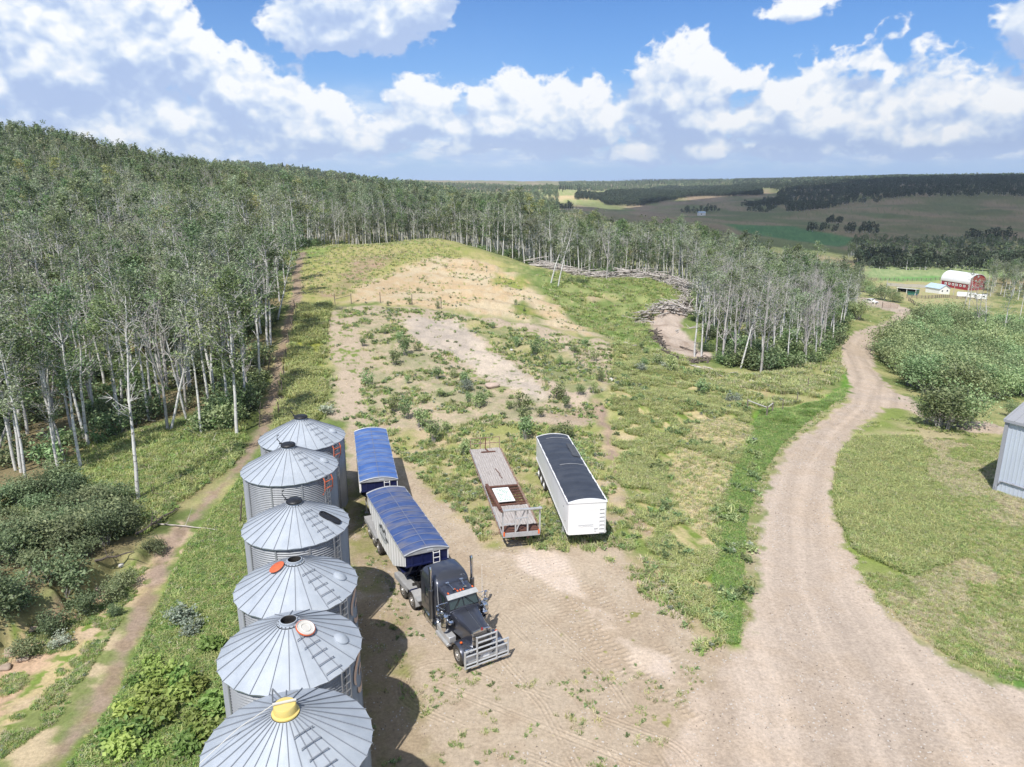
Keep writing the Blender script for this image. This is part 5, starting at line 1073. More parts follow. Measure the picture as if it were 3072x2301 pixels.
# kinds of aspen
NEAR = [aspen(11, 15.5, .52, 1.9, 1700, twig=1.5), aspen(12, 16.5, .58, 1.7, 1500, twig=1.5), aspen(13, 14.5, .50, 2.0, 1900, fork=True, twig=1.3), aspen(14, 15.0, .56, 1.7, 1500, lean=.09, twig=1.5), aspen(15, 17.0, .60, 1.9, 1700, twig=1.4), aspen(16, 13.5, .44, 1.9, 2100, twig=1.4), aspen(17, 14.0, .48, 2.4, 2300, .3, twig=1.3), aspen(18, 16.0, .62, 1.5, 1300, twig=1.6), aspen(19, 12.5, .40, 2.2, 2300, .28, fork=True)]
for k_, m_ in ((1, LEAF3), (3, LEAF3), (5, LEAF2), (6, LEAF2), (8, LEAF3)): NEAR[k_][1].materials[0] = m_
SPARSE = [aspen(21, 14.5, .42, 1.9, 800, .24, twig=1.3), aspen(22, 15.0, .50, 1.7, 600, .24, twig=1.2, lean=.05)]
DEAD = [aspen(31, 13.0, .30, 1.9, 0, bare=True), aspen(32, 14.5, .36, 2.1, 0, bare=True, fork=True), aspen(33, 12.0, .34, 1.8, 0, bare=True, lean=.16)]
def far_aspen(seed, n, leaf, H=15, twig=.45):
    T, C = aspen(seed, H, .42, 2.2, n, leaf, 4, twig); C.materials[0] = LEAFD; return T, C
MIDP = [join_proto('aspen_in_wood', *aspen(40 + k, 15 + k % 3, .42 + .03 * (k % 3), 2.1, 850, .38, 5, 1.2), m2=(LEAF, LEAF3, LEAF, LEAF2)[k]) for k in range(4)]
MIDP.append(join_proto('bare_aspen_in_wood', *aspen(47, 14, .35, 1.9, 260, .3, 5, 1.1)))
FARP = []
for k in range(4):
    q = far_aspen(50 + k, 330, .78); FARP.append(join_proto('aspen_on_hill', *q))
FARP.append(join_proto('bare_aspen_on_hill', *aspen(58, 13, .3, 2.0, 30, .4, 4, 1.1, bare=True)))
def blob_proto(name, seed, n, leaf, H, Rb, m):
    r = np.random.default_rng(seed); v = r.normal(size=(n, 3)); v /= np.linalg.norm(v, axis=1)[:, None]; C = v * np.array([Rb, Rb, H * .42]) * r.uniform(.6, 1.05, (n, 1)) + np.array([0, 0, H * .58]); lv, lf = leaves_np(C, leaf, r, .6); tv, tf = tubes_np([(np.array([[0, 0, -1.5], [0, 0, H * .6]]), np.array([.3, .15]))], 4)
    return proto(name, npmesh(name, np.concatenate([tv, lv]), np.concatenate([tf, lf + len(tv)]), [BARK, m], np.array([0] * len(tf) + [1] * len(lf))))
HAZEP = [blob_proto('tree_in_far_wood', 70 + k, 110, 2.2, 13, 3.6, LEAFD) for k in range(3)]; DARKF = leaf_mat('dark_far_leaf', (.035, .058, .034), (.115, .15, .08), .25); HAZED = [blob_proto('tree_in_dark_wood', 74 + k, 130, 1.9, 13, 3.4, DARKF) for k in range(3)]
SPR = [spruce_proto('spruce_on_ridge', 80 + k, 15 + 2 * k) for k in range(2)]
UND = []
for k in range(3):
    a_, b_ = bush_mesh('undergrowth', 90 + k, 1.0, 1.15, 420, .20, (SHADE, LEAF2, WILLOW)[k], 9); UND.append(join_proto('undergrowth_clump', b_, a_))

# ------------------------------------------------------------------ where the aspens stand
def instance_tree(kind, x, y, sc, rz, label, group, cat='aspen', name='aspen_tree', tilt=(0, 0)):
    t = empty(name, (x, y, h1(x, y) - .05), rz, label, cat, group); t.scale = (sc[0], sc[0], sc[1]); t.rotation_euler = (tilt[0], tilt[1], rz)
    link('trunk', kind[0], t)
    if kind[1]: link('crown', kind[1], t)
    return t
LEFTP = wpoly([(-500, 1080), (-200, 1040), (0, 1035), (170, 990), (330, 912), (440, 905), (525, 908), (552, 850), (575, 790), (592, 720), (606, 650), (612, 600), (606, 560)]); LEFTP = np.concatenate([LEFTP, [[-52, 215], [-85, 270], [-170, 300], [-190, 120], [-90, 45]]])
W3 = lambda L: np.array([at(*p)[:2] for p in L])
CENP = W3([(590, 525, 226), (640, 520, 230), (700, 520, 230), (780, 522, 230), (880, 512, 236), (960, 512, 236), (1060, 545, 205), (1120, 575, 192), (1180, 598, 186), (1260, 603, 190), (1340, 598, 190), (1440, 603, 186), (1492, 625, 165), (1600, 560, 240), (1400, 520, 275), (1200, 500, 290), (1000, 470, 330), (800, 470, 330), (560, 470, 340)])
RIGP = W3([(1494, 640, 152), (1503, 700, 126), (1532, 772, 104.5), (1590, 790, 101), (1650, 803, 99.5), (1725, 795, 103), (1772, 775, 111), (1812, 720, 130), (1838, 665, 178), (1848, 635, 215), (1862, 610, 270), (1800, 560, 320), (1650, 520, 300), (1560, 520, 280), (1490, 612, 185)])
pts = []
rL = np.random.default_rng(101)
pathkeep = lambda q: pdist(np.array([q[0]]), np.array([q[1]]), PATHP)[0][0] > 2.2
for P_, dm, n_, g in ((LEFTP, 2.6, 9000, 0), (CENP, 2.6, 6000, 1), (RIGP, 2.5, 5000, 2)):
    q = spaced(P_, dm, n_, 5 + g, pathkeep if g == 0 else None); dd = sdist(q[:, 0], q[:, 1], P_)
    for a, d in zip(q, dd):
        rr = math.hypot(*a)
        if g == 0 and rr > 130 and rL.random() < .35: continue
        if g == 0 and 88 < a[1] < 120 and -64 < a[0] < -50 and rL.random() < .6: continue
        if abs(math.atan2(a[0], a[1])) > R(39): continue
        pts.append((a[0], a[1], g, d, rr))
pts = np.array(pts)
# how large each shows: near, and at the front of its stand
fr = np.where(pts[:, 2] == 0, np.clip(pts[:, 3], 0, 40) * 1.2, np.clip(pts[:, 3], 0, 60) * 3.0) + pts[:, 4]
front_edge = fr + np.where(pts[:, 2] == 1, -20, 0)
order = np.argsort(front_edge)
hand = [  # photo base, height in metres, kind, lean in degrees to the right, label
    (60, 1060, 15, NEAR[1], 2, 'pale aspen rising from the dark willow scrub at the left edge of the photo'), (34, 1016, 14, SPARSE[0], 0, 'thin grey aspen near the left photo edge, left of the pale one in the scrub'), (46, 1020, 13.5, NEAR[5], 1, 'aspen close behind the pale trunk in the willow scrub'),
    (127, 1018, 11, SPARSE[1], -1, 'slender grey aspen on the shaded grass left of the clearing'), (175, 1012, 15.5, NEAR[0], 1, 'straight white aspen standing on the shaded grass of the small clearing'), (140, 1003, 9, DEAD[0], 3, 'small bare twiggy aspen on the shaded grass'),
    (-8, 985, 13, DEAD[1], 26, 'dead aspen leaning far to the right at the left photo edge'), (299, 1080, 16, SPARSE[1], 1, 'lone thin white aspen standing in front of the wood beside the dirt track'), (363, 930, 14, DEAD[1], -3, 'forked dead aspen with a tangle of bare branches, V-shaped from the ground'), (369, 930, 15, SPARSE[0], 19, 'aspen crossing to the right from the foot of the forked dead tree'),
    (435, 937, 15, NEAR[1], 1, 'tall white aspen right of the forked dead tree'), (512, 940, 15.5, NEAR[5], 2, 'foremost aspen of the left wood, at the edge of the dirt track, yellowish top'), (495, 892, 14, NEAR[3], 0, 'aspen just behind the foremost one at the track'), (281, 850, 17, SPARSE[1], -4, 'long bare white trunk with a thin top in the middle of the left wood'), (293, 838, 15, SPARSE[0], -3, 'second long white trunk close right of the long bare one'),
    (388, 860, 14, NEAR[0], 2, 'aspen in a tight clump behind the forked dead tree'), (398, 852, 14, NEAR[1], 0, 'aspen in a tight clump behind the forked dead tree'), (412, 845, 15, NEAR[4], 1, 'aspen in a tight clump behind the forked dead tree'), (464, 870, 15, NEAR[3], 0, 'white aspen midway between the clump and the track'), (530, 872, 14.5, NEAR[0], -2, 'aspen leaning over the dirt track behind the farthest bin'), (600, 690, 15, NEAR[2], 14, 'broad dark aspen leaning out over the meadow above the track'), (585, 745, 15, NEAR[5], 3, 'leafy aspen at the track below the meadow'),
    (1643, 806, 14.5, DEAD[1], 4, 'large pale dead aspen standing foremost in the right wood'), (1500, 770, 13.5, SPARSE[1], 1, 'tall thin aspen at the left corner of the right wood by the mud patch'), (1515, 772, 14.5, SPARSE[0], 0, 'bare-stemmed aspen at the left corner of the right wood by the mud patch'), (1736, 770, 12, DEAD[0], 1, 'thin dead aspen in the shade at the right wood edge'), (1190, 612, 15, NEAR[3], 12, 'aspen leaning right behind the sandy mound, beside its twin'), (1206, 618, 14.5, SPARSE[1], 9, 'leaning thin aspen beside the leaning one behind the sandy mound'), (1310, 605, 14, DEAD[1], 3, 'stout forked dead aspen behind the log windrow'),
    (1600, 795, 13.5, SPARSE[0], 12, 'aspen with bleached limbs leaning right, left of the large pale dead one'), (1560, 785, 13.5, DEAD[2], 4, 'dead leaning aspen beside the mud patch')]
used = []; count = 0
bylabel = {}
for px, py, H, kind, ln, lab in hand:
    x, y = hitp(px, py); Hk = max(v.co.z for v in kind[0].vertices); s = H / Hk
    instance_tree(kind, x, y, (s ** .5, s), rL.uniform(0, 6.28) if ln < 8 else 0, lab, 'aspens seen one by one' if 'clump' not in lab else 'aspens in the tight clump', tilt=(R(rL.uniform(-2, 2)), R(ln))); used.append((x, y)); count += 1
used = np.array(used)
def bucket(x, y, g, d):
    px = 512 + x / (y * math.cos(TH) + (HC - h1(x, y)) * math.sin(TH)) * FPX
    if g == 0:
        if y > 190: return 'far back at the top of the left wood, below the hill'
        if y > 118: return 'along the upper track beside the meadow' if d < 9 else 'deep in the upper left wood'
        if px > 225: return 'lining the dirt track left of the farthest bins' if d < 7 else 'in the wood behind the trees that line the track'
        if px > 110: return 'behind the forked dead tree in the left wood' if d < 12 else 'deep in the middle of the left wood'
        return 'behind the small clearing at the left edge' if d < 12 else 'deep in the wood at the left edge'
    if g == 1:
        if px < 400: return 'in the row above the green meadow'
        if px < 495: return 'on the skyline of the sandy mound'
        if px < 590: return 'behind the right slope of the sandy mound'
        return 'behind the log windrow of the clearing'
    if px < 712: return 'at the left corner of the right wood'
    if px < 780: return 'in the right wood behind the large dead aspen'
    return 'in the right wood next to the gravel road'
ind = np.zeros(len(pts), bool)
for i in order:
    if count >= 292: break
    x, y, g, d, rr = pts[i]
    if ((used - (x, y)) ** 2).sum(1).min() < 1.3: ind[i] = True; continue
    u = rL.random(); bare = .24 if g == 0 else (.15 if g == 1 else .42); spq = .26 if g == 0 else (.25 if g == 1 else .28)
    if u < bare: kind, kn = DEAD[rL.integers(3)], 'bare dead aspen'
    elif u < bare + spq: kind, kn = SPARSE[rL.integers(2)], 'thin-crowned aspen'
    elif g == 0 and d < 10 and y < 110 and rL.random() < .35: kind, kn = SPARSE[rL.integers(2)], 'thin-crowned aspen'
    else: kind, kn = NEAR[rL.integers(9)], 'leafy white-barked aspen'
    s = rL.uniform(.86, 1.1); lab = kn + ' ' + bucket(x, y, int(g), d)
    if g == 2: s *= .80
    if g == 1 and x > 10: s *= .88
    instance_tree(kind, x, y, (s * 1.05, s), rL.uniform(0, 6.28), lab, 'aspens ' + bucket(x, y, int(g), d), tilt=(R(rL.normal(0, 2.5)), R(rL.normal(0, 2.5)))); ind[i] = True; count += 1
rest = pts[~ind]
def scat(name, protos, XY, smin, smax, idx, label, sink=.1, tilt=.05, zs=(.9, 1.12), seed=1, mul=1.0):
    r = np.random.default_rng(seed); n = len(XY); z = hgt(XY[:, 0], XY[:, 1]) - sink; rot = np.stack([r.normal(0, tilt, n), r.normal(0, tilt, n), r.uniform(0, 6.28, n)], 1); s = r.uniform(smin, smax, n) * mul
    return scatter(name, protos, np.stack([XY[:, 0], XY[:, 1], z], 1), rot, np.stack([s, s, s * r.uniform(*zs, n)], 1), idx, label)
r2 = np.random.default_rng(55)
gi = r2.choice(5, len(rest), p=[.22, .21, .18, .18, .21]); gaz = np.degrees(np.arctan2(rest[:, 0], rest[:, 1])); gi = np.where((gaz > -28) & (gaz < -17) & (rest[:, 4] > 135) & (rest[:, 2] == 0) & (r2.random(len(rest)) < .7), 4, gi); gi = np.where((rest[:, 2] == 2) & (r2.random(len(rest)) < .30), 4, gi)
rsc = np.where(rest[:, 2] == 2, .76, np.where((rest[:, 2] == 1) & (rest[:, 0] > 10), .86, 1.0))
scat('aspen_woods', MIDP, rest[:, :2], .82, 1.10, gi, 'deeper aspen woods behind the front trees', mul=rsc)
# the wooded hill, the far woods and the ridge of spruce
def sector(t0, t1, r0, r1, n, seed): 
    r = np.random.default_rng(seed); a = R(1) * r.uniform(t0, t1, n); d = np.sqrt(r.uniform(r0 * r0, r1 * r1, n)); return np.stack([d * np.sin(a), d * np.cos(a)], 1)
hill = sector(-44, -6, 245, 950, 11500, 3); keep = (sdist(hill[:, 0], hill[:, 1], LEFTP) < -1) & (sdist(hill[:, 0], hill[:, 1], CENP) < -1); hill = hill[keep]
h2 = sector(-6, 4, 330, 900, 1500, 4)[::1]; hill = np.concatenate([hill, h2]); nn = fbm(hill[:, 0] / 45, hill[:, 1] / 45, 3, 8)
dead = (fbm(hill[:, 0] / 30, hill[:, 1] / 30, 3, 19) > .60); hp_az = np.degrees(np.arctan2(hill[:, 0], hill[:, 1])); dead |= (hp_az > -27) & (hp_az < -16.5) & (np.hypot(hill[:, 0], hill[:, 1]) < 330) & (nn > .36)
hidx = np.where(dead & (r2.random(len(hill)) < .75), 4, r2.integers(0, 4, len(hill)))
scat('wooded_hill', FARP, hill, .68, 1.0, hidx, 'aspen wood covering the hill on the left')
P = lambda *a: wpoly(a)
fw = [sector(-40, 3.5, 950, 3400, 10500, 5)]; fw[0] = fw[0][fbm(fw[0][:, 0] / 260, fw[0][:, 1] / 260, 3, 12) > .40]
far0 = sector(3.5, 42, 3300, 5200, 7000, 6); fw.append(far0)
dark = [P((1241, 432), (1296, 433), (1304, 443), (1379, 445), (1418, 439), (1470, 429), (1510, 424), (1648, 421), (1635, 402), (1497, 408), (1429, 407), (1301, 424), (1249, 421)), P((1683, 432), (1706, 459), (1749, 459), (1766, 453), (1822, 444), (1899, 441), (1902, 431), (2010, 427), (2152, 424), (2240, 431), (2240, 384), (2000, 384), (1750, 384), (1584, 390), (1584, 402), (1640, 407), (1690, 415), (1680, 425)),
        P((1690, 443), (1600, 447), (1640, 441), (1710, 432))]
dw = np.concatenate([inpoly(d_, int(min(max(parea(d_) / 40, 80), 22000)), 30 + k) for k, d_ in enumerate(dark)])
scat('plateau_woods', HAZED, dw, .75, 1.25, r2.integers(0, 3, len(dw)), 'dark woods on the plateau across the valley', zs=(.85, 1.2))
rip = P((1828, 556), (1910, 561), (2095, 567), (2240, 573), (2240, 545), (2100, 540), (1925, 540), (1835, 535)); rp = np.zeros((0, 2)); rv = inpoly(rip, int(min(parea(rip) / 28, 2600)), 40); scat('riverside_wood', FARP, rv, .55, 1.0, r2.choice(5, len(rv), p=[.2, .2, .2, .2, .2]), 'shaded riverside trees beyond the barn field'); fb_ = inpoly(P((1850, 578), (2000, 585), (2240, 590), (2240, 566), (2000, 566), (1850, 562)), 260, 42); rp = np.concatenate([rp, fb_])
cop = P((1781, 484), (1820, 484), (1818, 478), (1786, 478)); rp = np.concatenate([rp, inpoly(cop, 26, 41)])
for q in (((1060, 446), (1240, 452), (1235, 442), (1080, 438)), ((1470, 462), (1560, 456), (1550, 450), (1480, 455)), ((1855, 499), (1900, 499), (1897, 494), (1860, 494)), ((1610, 458), (1660, 460), (1690, 440), (1650, 444)), ((1880, 575), (2000, 580), (1990, 570), (1900, 566)), ((1740, 500), (1900, 508), (1890, 500), (1760, 492)), ((2080, 520), (2200, 522), (2190, 512), (2100, 512))):
    q = P(*q); rp = np.concatenate([rp, inpoly(q, int(min(max(parea(q) / 200, 12), 130)), 50)])
fw = np.concatenate(fw)
scat('far_woods', HAZEP, fw, .8, 1.35, r2.integers(0, 3, len(fw)), 'far woods over the valley and the plateau', zs=(.85, 1.15))
scat('valley_scrub', HAZED, rp, .35, 1.05, r2.integers(0, 3, len(rp)), 'scrub and riverside trees on the valley floor', zs=(.8, 1.25))
sp = []
for q, n in ((((1195, 424), (1288, 408), (1420, 402), (1561, 399), (1561, 386), (1418, 389), (1296, 398), (1220, 408)), 1500), (((1561, 399), (1700, 392), (1800, 386), (1800, 382), (1700, 383), (1561, 386)), 600)):
    sp.append(inpoly(P(*q), n, 60))
sp.append(sector(-22, -14, 1600, 2200, 40, 61)); sp = np.concatenate(sp)
scat('spruce_ridge', SPR, sp, .7, 1.25, r2.integers(0, 2, len(sp)), 'spruces along the far ridge')
# undergrowth of the woods
ug = []
for P_, n, s in ((LEFTP, 3600, 70), (CENP, 1500, 71), (RIGP, 1900, 72)):
    q = inpoly(P_, n, s); ug.append(q[(np.hypot(q[:, 0], q[:, 1]) < 250)])
edge = wpoly([(430, 930), (560, 935), (600, 860), (625, 720), (600, 700), (560, 830), (440, 900)]); ug.append(inpoly(edge, 70, 73)); ug.append(inpoly(W3([(1530, 772, 104), (1650, 803, 100), (1772, 775, 111), (1838, 665, 178), (1815, 640, 190), (1740, 740, 112), (1600, 760, 108)]), 420, 74))
ug = np.concatenate(ug); ug = ug[[pathkeep(q) for q in ug]]
scat('undergrowth', UND, ug, .6, 1.9, r2.integers(0, 3, len(ug)), 'low leafy undergrowth between the trunks', zs=(.7, 1.4))

# ------------------------------------------------------------------ single shrubs
def shrub_kind(name, seed, Rb, H, n, leaf, m, stems=8): return bush_mesh(name, seed, Rb, H, n, leaf, m, stems)
def shrub(kind, x, y, s, name, label, cat, group, zs=1.0):
    t = empty(name, (x, y, h1(x, y) - .04), rL.uniform(0, 6.28), label, cat, group); t.scale = (s, s, s * zs); link('foliage', kind[0], t); link('stem', kind[1], t); return t
KW = [bush_mesh('willow', 200 + k, 1.9, 3.6, 2300, .23, WILLOW, 13 + 3 * k, gap=(.26, .36, .44)[k]) for k in range(3)]; KD = [shrub_kind('alder', 210 + k, 1.5, 2.2, 1700, .20, SHADE, 12) for k in range(3)]
KS = [shrub_kind('weed', 220 + k, .55, .95, 520, .13, WEED, 12) for k in range(3)]; KG = [shrub_kind('sage', 230 + k, .55, .70, 520, .12, SAGE, 12) for k in range(2)]; KL = [shrub_kind('nettle', 240 + k, .6, .6, 420, .22, LIME, 10) for k in range(2)]
thick = wpoly([(1908, 770), (1930, 808), (1990, 848), (2080, 868), (2250, 860), (2270, 720), (2190, 672), (2100, 662), (2015, 688), (1968, 718), (1934, 745)])
q = spaced(thick, 2.7, 6000, 80); q = q[np.argsort(q[:, 1])]; nt_ = 0
for a in q:
    if nt_ >= 210: break
    shrub(KW[rL.integers(3)], a[0], a[1], rL.uniform(.95, 1.55), 'willow_bush', 'green willow bush in the thicket right of the gravel road, ' + ('front row' if nt_ < 30 else ('middle' if nt_ < 110 else 'back part, towards the barn')), 'bush', 'willow bushes in the roadside thicket', rL.uniform(.85, 1.2)); nt_ += 1
for px, py, s, lab in ((2040, 925, 1.35, 'large dark round bush standing alone at the road fork'), (2078, 922, 1.2, 'bush close right of the large round one at the road fork'), (2005, 915, .7, 'low bush left of the large round one at the road fork'), (2185, 900, .5, 'small bush beside the branch road near the shed')):
    x, y = hitp(px, py); shrub(KW[rL.integers(3)], x, y, s, 'road_fork_bush', lab, 'bush', 'bushes at the road fork')
dk = wpoly([(-60, 1400), (30, 1350), (110, 1300), (190, 1225), (262, 1180), (285, 1130), (255, 1075), (150, 1050), (0, 1080), (-80, 1100)]); q = spaced(dk, 1.75, 900, 82)
for a in q[:48]:
    shrub(KD[rL.integers(3)], a[0], a[1], rL.uniform(.5, 1.15), 'scrub_bush', 'dark leafy bush in the scrub above the cut bank at the left edge', 'bush', 'dark bushes above the cut bank', rL.uniform(.8, 1.3))
for k, (px, py, s) in enumerate(((180, 1330, .6), (235, 1300, .55), (270, 1270, .5), (120, 1370, .6), (330, 1200, .5), (60, 1420, .5), (250, 1330, .3))):
    x, y = hitp(px, py); shrub(KD[k % 3], x, y, s, 'scrub_bush', 'small bush hanging on the rim of the cut bank', 'bush', 'small bushes on the bank rim')
# weeds on the bank above the trailers
wl = [(848, 785), (870, 770), (905, 760), (928, 800), (950, 815), (985, 815), (1000, 830), (970, 795), (1015, 840), (1040, 870), (880, 830), (905, 865), (920, 868), (955, 862), (1035, 880), (1075, 865), (1100, 880), (1130, 890), (1010, 870), (820, 880), (850, 890), (880, 900), (1160, 900), (1200, 895), (1230, 880), (1250, 850), (1205, 860), (1180, 800), (1215, 790), (1150, 770), (1120, 750), (1260, 800), (1290, 780), (1240, 760), (1270, 745), (1090, 720), (1060, 705), (880, 655), (950, 668), (1030, 685), (840, 665), (1130, 668), (1110, 655), (1150, 680), (1300, 820), (1280, 850), (790, 745), (780, 720), (830, 720), (860, 740), (800, 830), (830, 860), (1190, 940), (1220, 950), (1240, 985), (1255, 960), (1250, 1010), (900, 925), (960, 930), (1010, 945), (1130, 925), (1130, 950), (1330, 745), (1360, 770), (1390, 790), (1420, 790), (1450, 800), (1480, 830), (1520, 850), (1400, 770), (1380, 755), (1550, 880), (1580, 870), (940, 960), (1000, 985), (1110, 980)]
for k, (px, py) in enumerate(wl):
    if k % 4 == 3: continue
    x, y = hitp(px + rL.uniform(-6, 6), py + rL.uniform(-5, 5)); up = py < 760
    shrub(KS[k % 3] if rL.random() < .9 else KG[k % 2], x, y, rL.uniform(.55, 1.25) * (1.25 if not up else .9), 'weed_clump', 'leafy weed clump on the ' + ('upper slope below the post line' if up else ('dirt bank in front of the sandy mound' if py < 900 else 'strip of weeds behind the parked trailers')) if px < 1320 else 'leafy weed clump on the slope between the mound and the road', 'weed', 'weed clumps on the bank', rL.uniform(1.0, 1.7))
for px, py, s, lab in ((387, 1345, 1.5, 'silvery sagebrush on the grass left of the bins'), (415, 1368, 1.1, 'low silvery sagebrush just right of the larger one on the grass'), (130, 1395, 1.0, 'small round silver-green bush on the bare bank at the left'), (703, 895, 1.5, 'pale feathery bush behind the farthest bin'), (1200, 1050, 1.0, 'grey-green bush beside the white trailer'), (940, 935, .9, 'grey-green bush behind the rear blue trailer'), (1385, 800, 1.3, 'silvery bush at the foot of the sandy mound'), (1440, 795, 1.2, 'silvery bush by the mud patch')):
    x, y = hitp(px, py); shrub(KG[rL.integers(2)], x, y, s, 'sage_bush', lab, 'bush', 'silvery bushes')
lm = [(300, 1480), (330, 1500), (345, 1470), (390, 1480), (420, 1490), (395, 1505), (280, 1540), (350, 1555), (420, 1560), (300, 1590), (460, 1540), (270, 1625), (340, 1630), (410, 1620), (440, 1600), (330, 1440), (460, 1400), (250, 1600)]
for px, py in lm:
    x, y = hitp(px, py); shrub(KL[rL.integers(2)], x, y, rL.uniform(.8, 1.4), 'broadleaf_weed', 'bright yellow-green broadleaf clump in the grass left of the nearest bin', 'weed', 'yellow-green clumps by the nearest bin')
# trees by the farm and the bare trunks in the thicket
for px, py, H, kind, lab in ((2088, 700, 15, SPARSE[0], 'white-trunked aspen standing in the thicket below the barn'), (2105, 735, 14, DEAD[1], 'dead white aspen in the thicket, crooked trunk'), (2122, 740, 14, SPARSE[1], 'bare-stemmed aspen in the thicket beside the crooked one'), (2165, 740, 15, SPARSE[0], 'rightmost white-trunked aspen in the thicket'), (2200, 700, 15, NEAR[1], 'leafy aspen at the right photo edge below the barn')):
    x, y = hitp(px, py); instance_tree(kind, x, y, (1, H / 15), rL.uniform(0, 6), lab, 'aspens in the thicket')
for px, py, s, lab in ((1868, 632, 2.0, 'round green tree at the right end of the right wood'), (1880, 640, 1.5, 'bush beyond the white pickup, nearest to the wood'), (1905, 648, 1.9, 'broad bush beyond the white pickup'), (1925, 652, 1.6, 'bush right of the broad one beyond the pickup'), (1940, 655, 1.1, 'small bush at the paddock corner'), (1850, 690, 1.3, 'dark bush at the foot of the right wood by the road')):
    x, y = hitp(px, py); shrub(KW[rL.integers(3)], x, y, s, 'farm_bush', lab, 'bush', 'bushes by the farm road')
fp = wpoly([(2135, 640), (2230, 655), (2240, 612), (2130, 612)]); q = spaced(fp, 6, 300, 88)
for a in q[:26]: instance_tree(MIDT[rL.integers(2)] if False else NEAR[rL.integers(9)], a[0], a[1], (1.25, rL.uniform(.9, 1.1)), rL.uniform(0, 6), 'leafy tree behind the right end of the red barn', 'trees by the barn', 'tree', 'farm_tree')

# ------------------------------------------------------------------ grass and small weeds, by the thousand
GB = tuft_mesh('grass_tuft', 303, 15, .36, .30, GRASSB, .028, .95)
GT = [tuft_mesh('grass_tuft', 300, 15, .36, .30, GRASS, .028, .95), tuft_mesh('grass_tuft', 301, 16, .50, .30, GRASSY, .024, 1.0), tuft_mesh('straw_tuft', 302, 14, .5, .2, STRAW, .02, 1.0)]
w1, w2 = bush_mesh('weed', 310, .22, .22, 60, .13, WEED, 5); w3, w4 = bush_mesh('weed', 311, .2, .3, 60, .11, LIME, 5); w5, w6 = bush_mesh('weed', 312, .2, .25, 60, .10, SAGE, 5)
WT = [join_proto('small_weed', w2, w1), join_proto('small_weed', w4, w3), join_proto('small_weed', w6, w5)]
gpts = []; gidx = []; gs = []
def sow(poly, n, mix, smin=.7, smax=1.3, seed=0, patch=None):
    # patch = (size, threshold, side, which pattern): only where the pattern is above (1) or below (-1) the threshold
    q = inpoly(poly, n, seed)
    if patch:
        pz = (tuple(patch) + (1, seed))[:4] if len(patch) < 4 else patch
        v = fbm(q[:, 0] / pz[0], q[:, 1] / pz[0], 3, pz[3]); q = q[(v - pz[1]) * pz[2] > 0]
    bad = np.zeros(len(q), bool)
    for c in BINS: bad |= ((q - c[:2]) ** 2).sum(1) < c[2] ** 2
    bad |= sdist(q[:, 0], q[:, 1], Z['road']) > -.2
    bad |= pdist(q[:, 0], q[:, 1], PATHP)[0] < .75
    for Dp in DRYP: bad |= (sdist(q[:, 0], q[:, 1], Dp) + (fbm(q[:, 0] / 1.5, q[:, 1] / 1.5, 3, 14) - .5) * 1.8 > 0) & (np.random.default_rng(seed).random(len(q)) < .97)
    q = q[~bad]; r = np.random.default_rng(seed + 900); gpts.append(q); gidx.append(r.choice(len(mix), len(q), p=mix)); gs.append(r.uniform(smin, smax, len(q)))
DRYP = [wpoly(q) for q in (((1512, 905), (1575, 902), (1635, 925), (1625, 950), (1600, 985), (1467, 945)), ((1457, 958), (1590, 1003), (1562, 1080), (1530, 1165), (1480, 1130), (1438, 1060), (1445, 1000)), ((1280, 860), (1310, 880), (1330, 970), (1350, 1090), (1420, 1150), (1400, 1180), (1330, 1060), (1290, 960)), ((860, 700), (900, 680), (990, 692), (1045, 745), (1115, 792), (1190, 852), (1165, 878), (1085, 832), (1000, 782), (910, 745)), ((715, 780), (760, 700), (790, 760), (770, 900), (720, 900)))]
BINS = np.array([(-15.67, 51.87, 3.05), (-14.85, 45.89, 3.05), (-11.39, 35.4, 2.65), (-9.78, 29.72, 2.6), (-8.57, 24.72, 2.6), (-7.22, 19.78, 2.6)])
LG = wpoly([(-40, 1750), (120, 1660), (240, 1490), (335, 1330), (405, 1180), (480, 1085), (540, 1010), (600, 945), (740, 935), (760, 1750)])
sow(LG, 62000, [.34, .12, .02, .08, .03, .01, .40], .32, .8, 1)
sow(wpoly([(0, 1640), (120, 1560), (260, 1340), (400, 1150), (390, 1130), (300, 1205), (150, 1300), (0, 1430)]), 7500, [.35, .15, .15, .12, .02, .01, .20], .28, .6, 2, (1.3, .48))
sow(wpoly([(600, 945), (612, 830), (632, 720), (648, 660), (712, 650), (702, 740), (705, 820), (690, 905)]), 9000, [.3, .56, .08, .06, 0, 0], .8, 1.9, 3, (1.7, .40))
sow(wpoly([(1330, 742), (1420, 755), (1500, 800), (1625, 872), (1610, 960), (1560, 1090), (1540, 1290), (1572, 1392), (1480, 1305), (1345, 1090), (1325, 1000), (1320, 880)]), 64000, [.34, .47, .12, .05, 0, .02], .45, 1.05, 4, (1.5, .44))
sow(wpoly([(1330, 742), (1420, 755), (1500, 800), (1640, 880), (1640, 1100), (1605, 1400), (1480, 1300), (1345, 1090), (1320, 880)]), 2600, [.1, .1, 0, .75, 0, .05], .8, 1.9, 24, (2.6, .56))
sow(wpoly([(1645, 885), (1775, 868), (1828, 838), (1820, 862), (1750, 906), (1684, 963), (1634, 1040), (1610, 1120), (1602, 1230), (1594, 1390), (1575, 1390), (1540, 1300), (1555, 1100), (1600, 980)]), 36000, [.22, .03, 0, .05, 0, 0, .70], .35, .75, 5)
sow(wpoly([(1800, 1000), (1850, 945), (1985, 945), (2000, 1040), (2070, 1130), (2085, 1200), (1970, 1245), (1850, 1190), (1810, 1110)]), 30000, [.55, .29, .04, .08, .03, .01], .5, 1.05, 6)
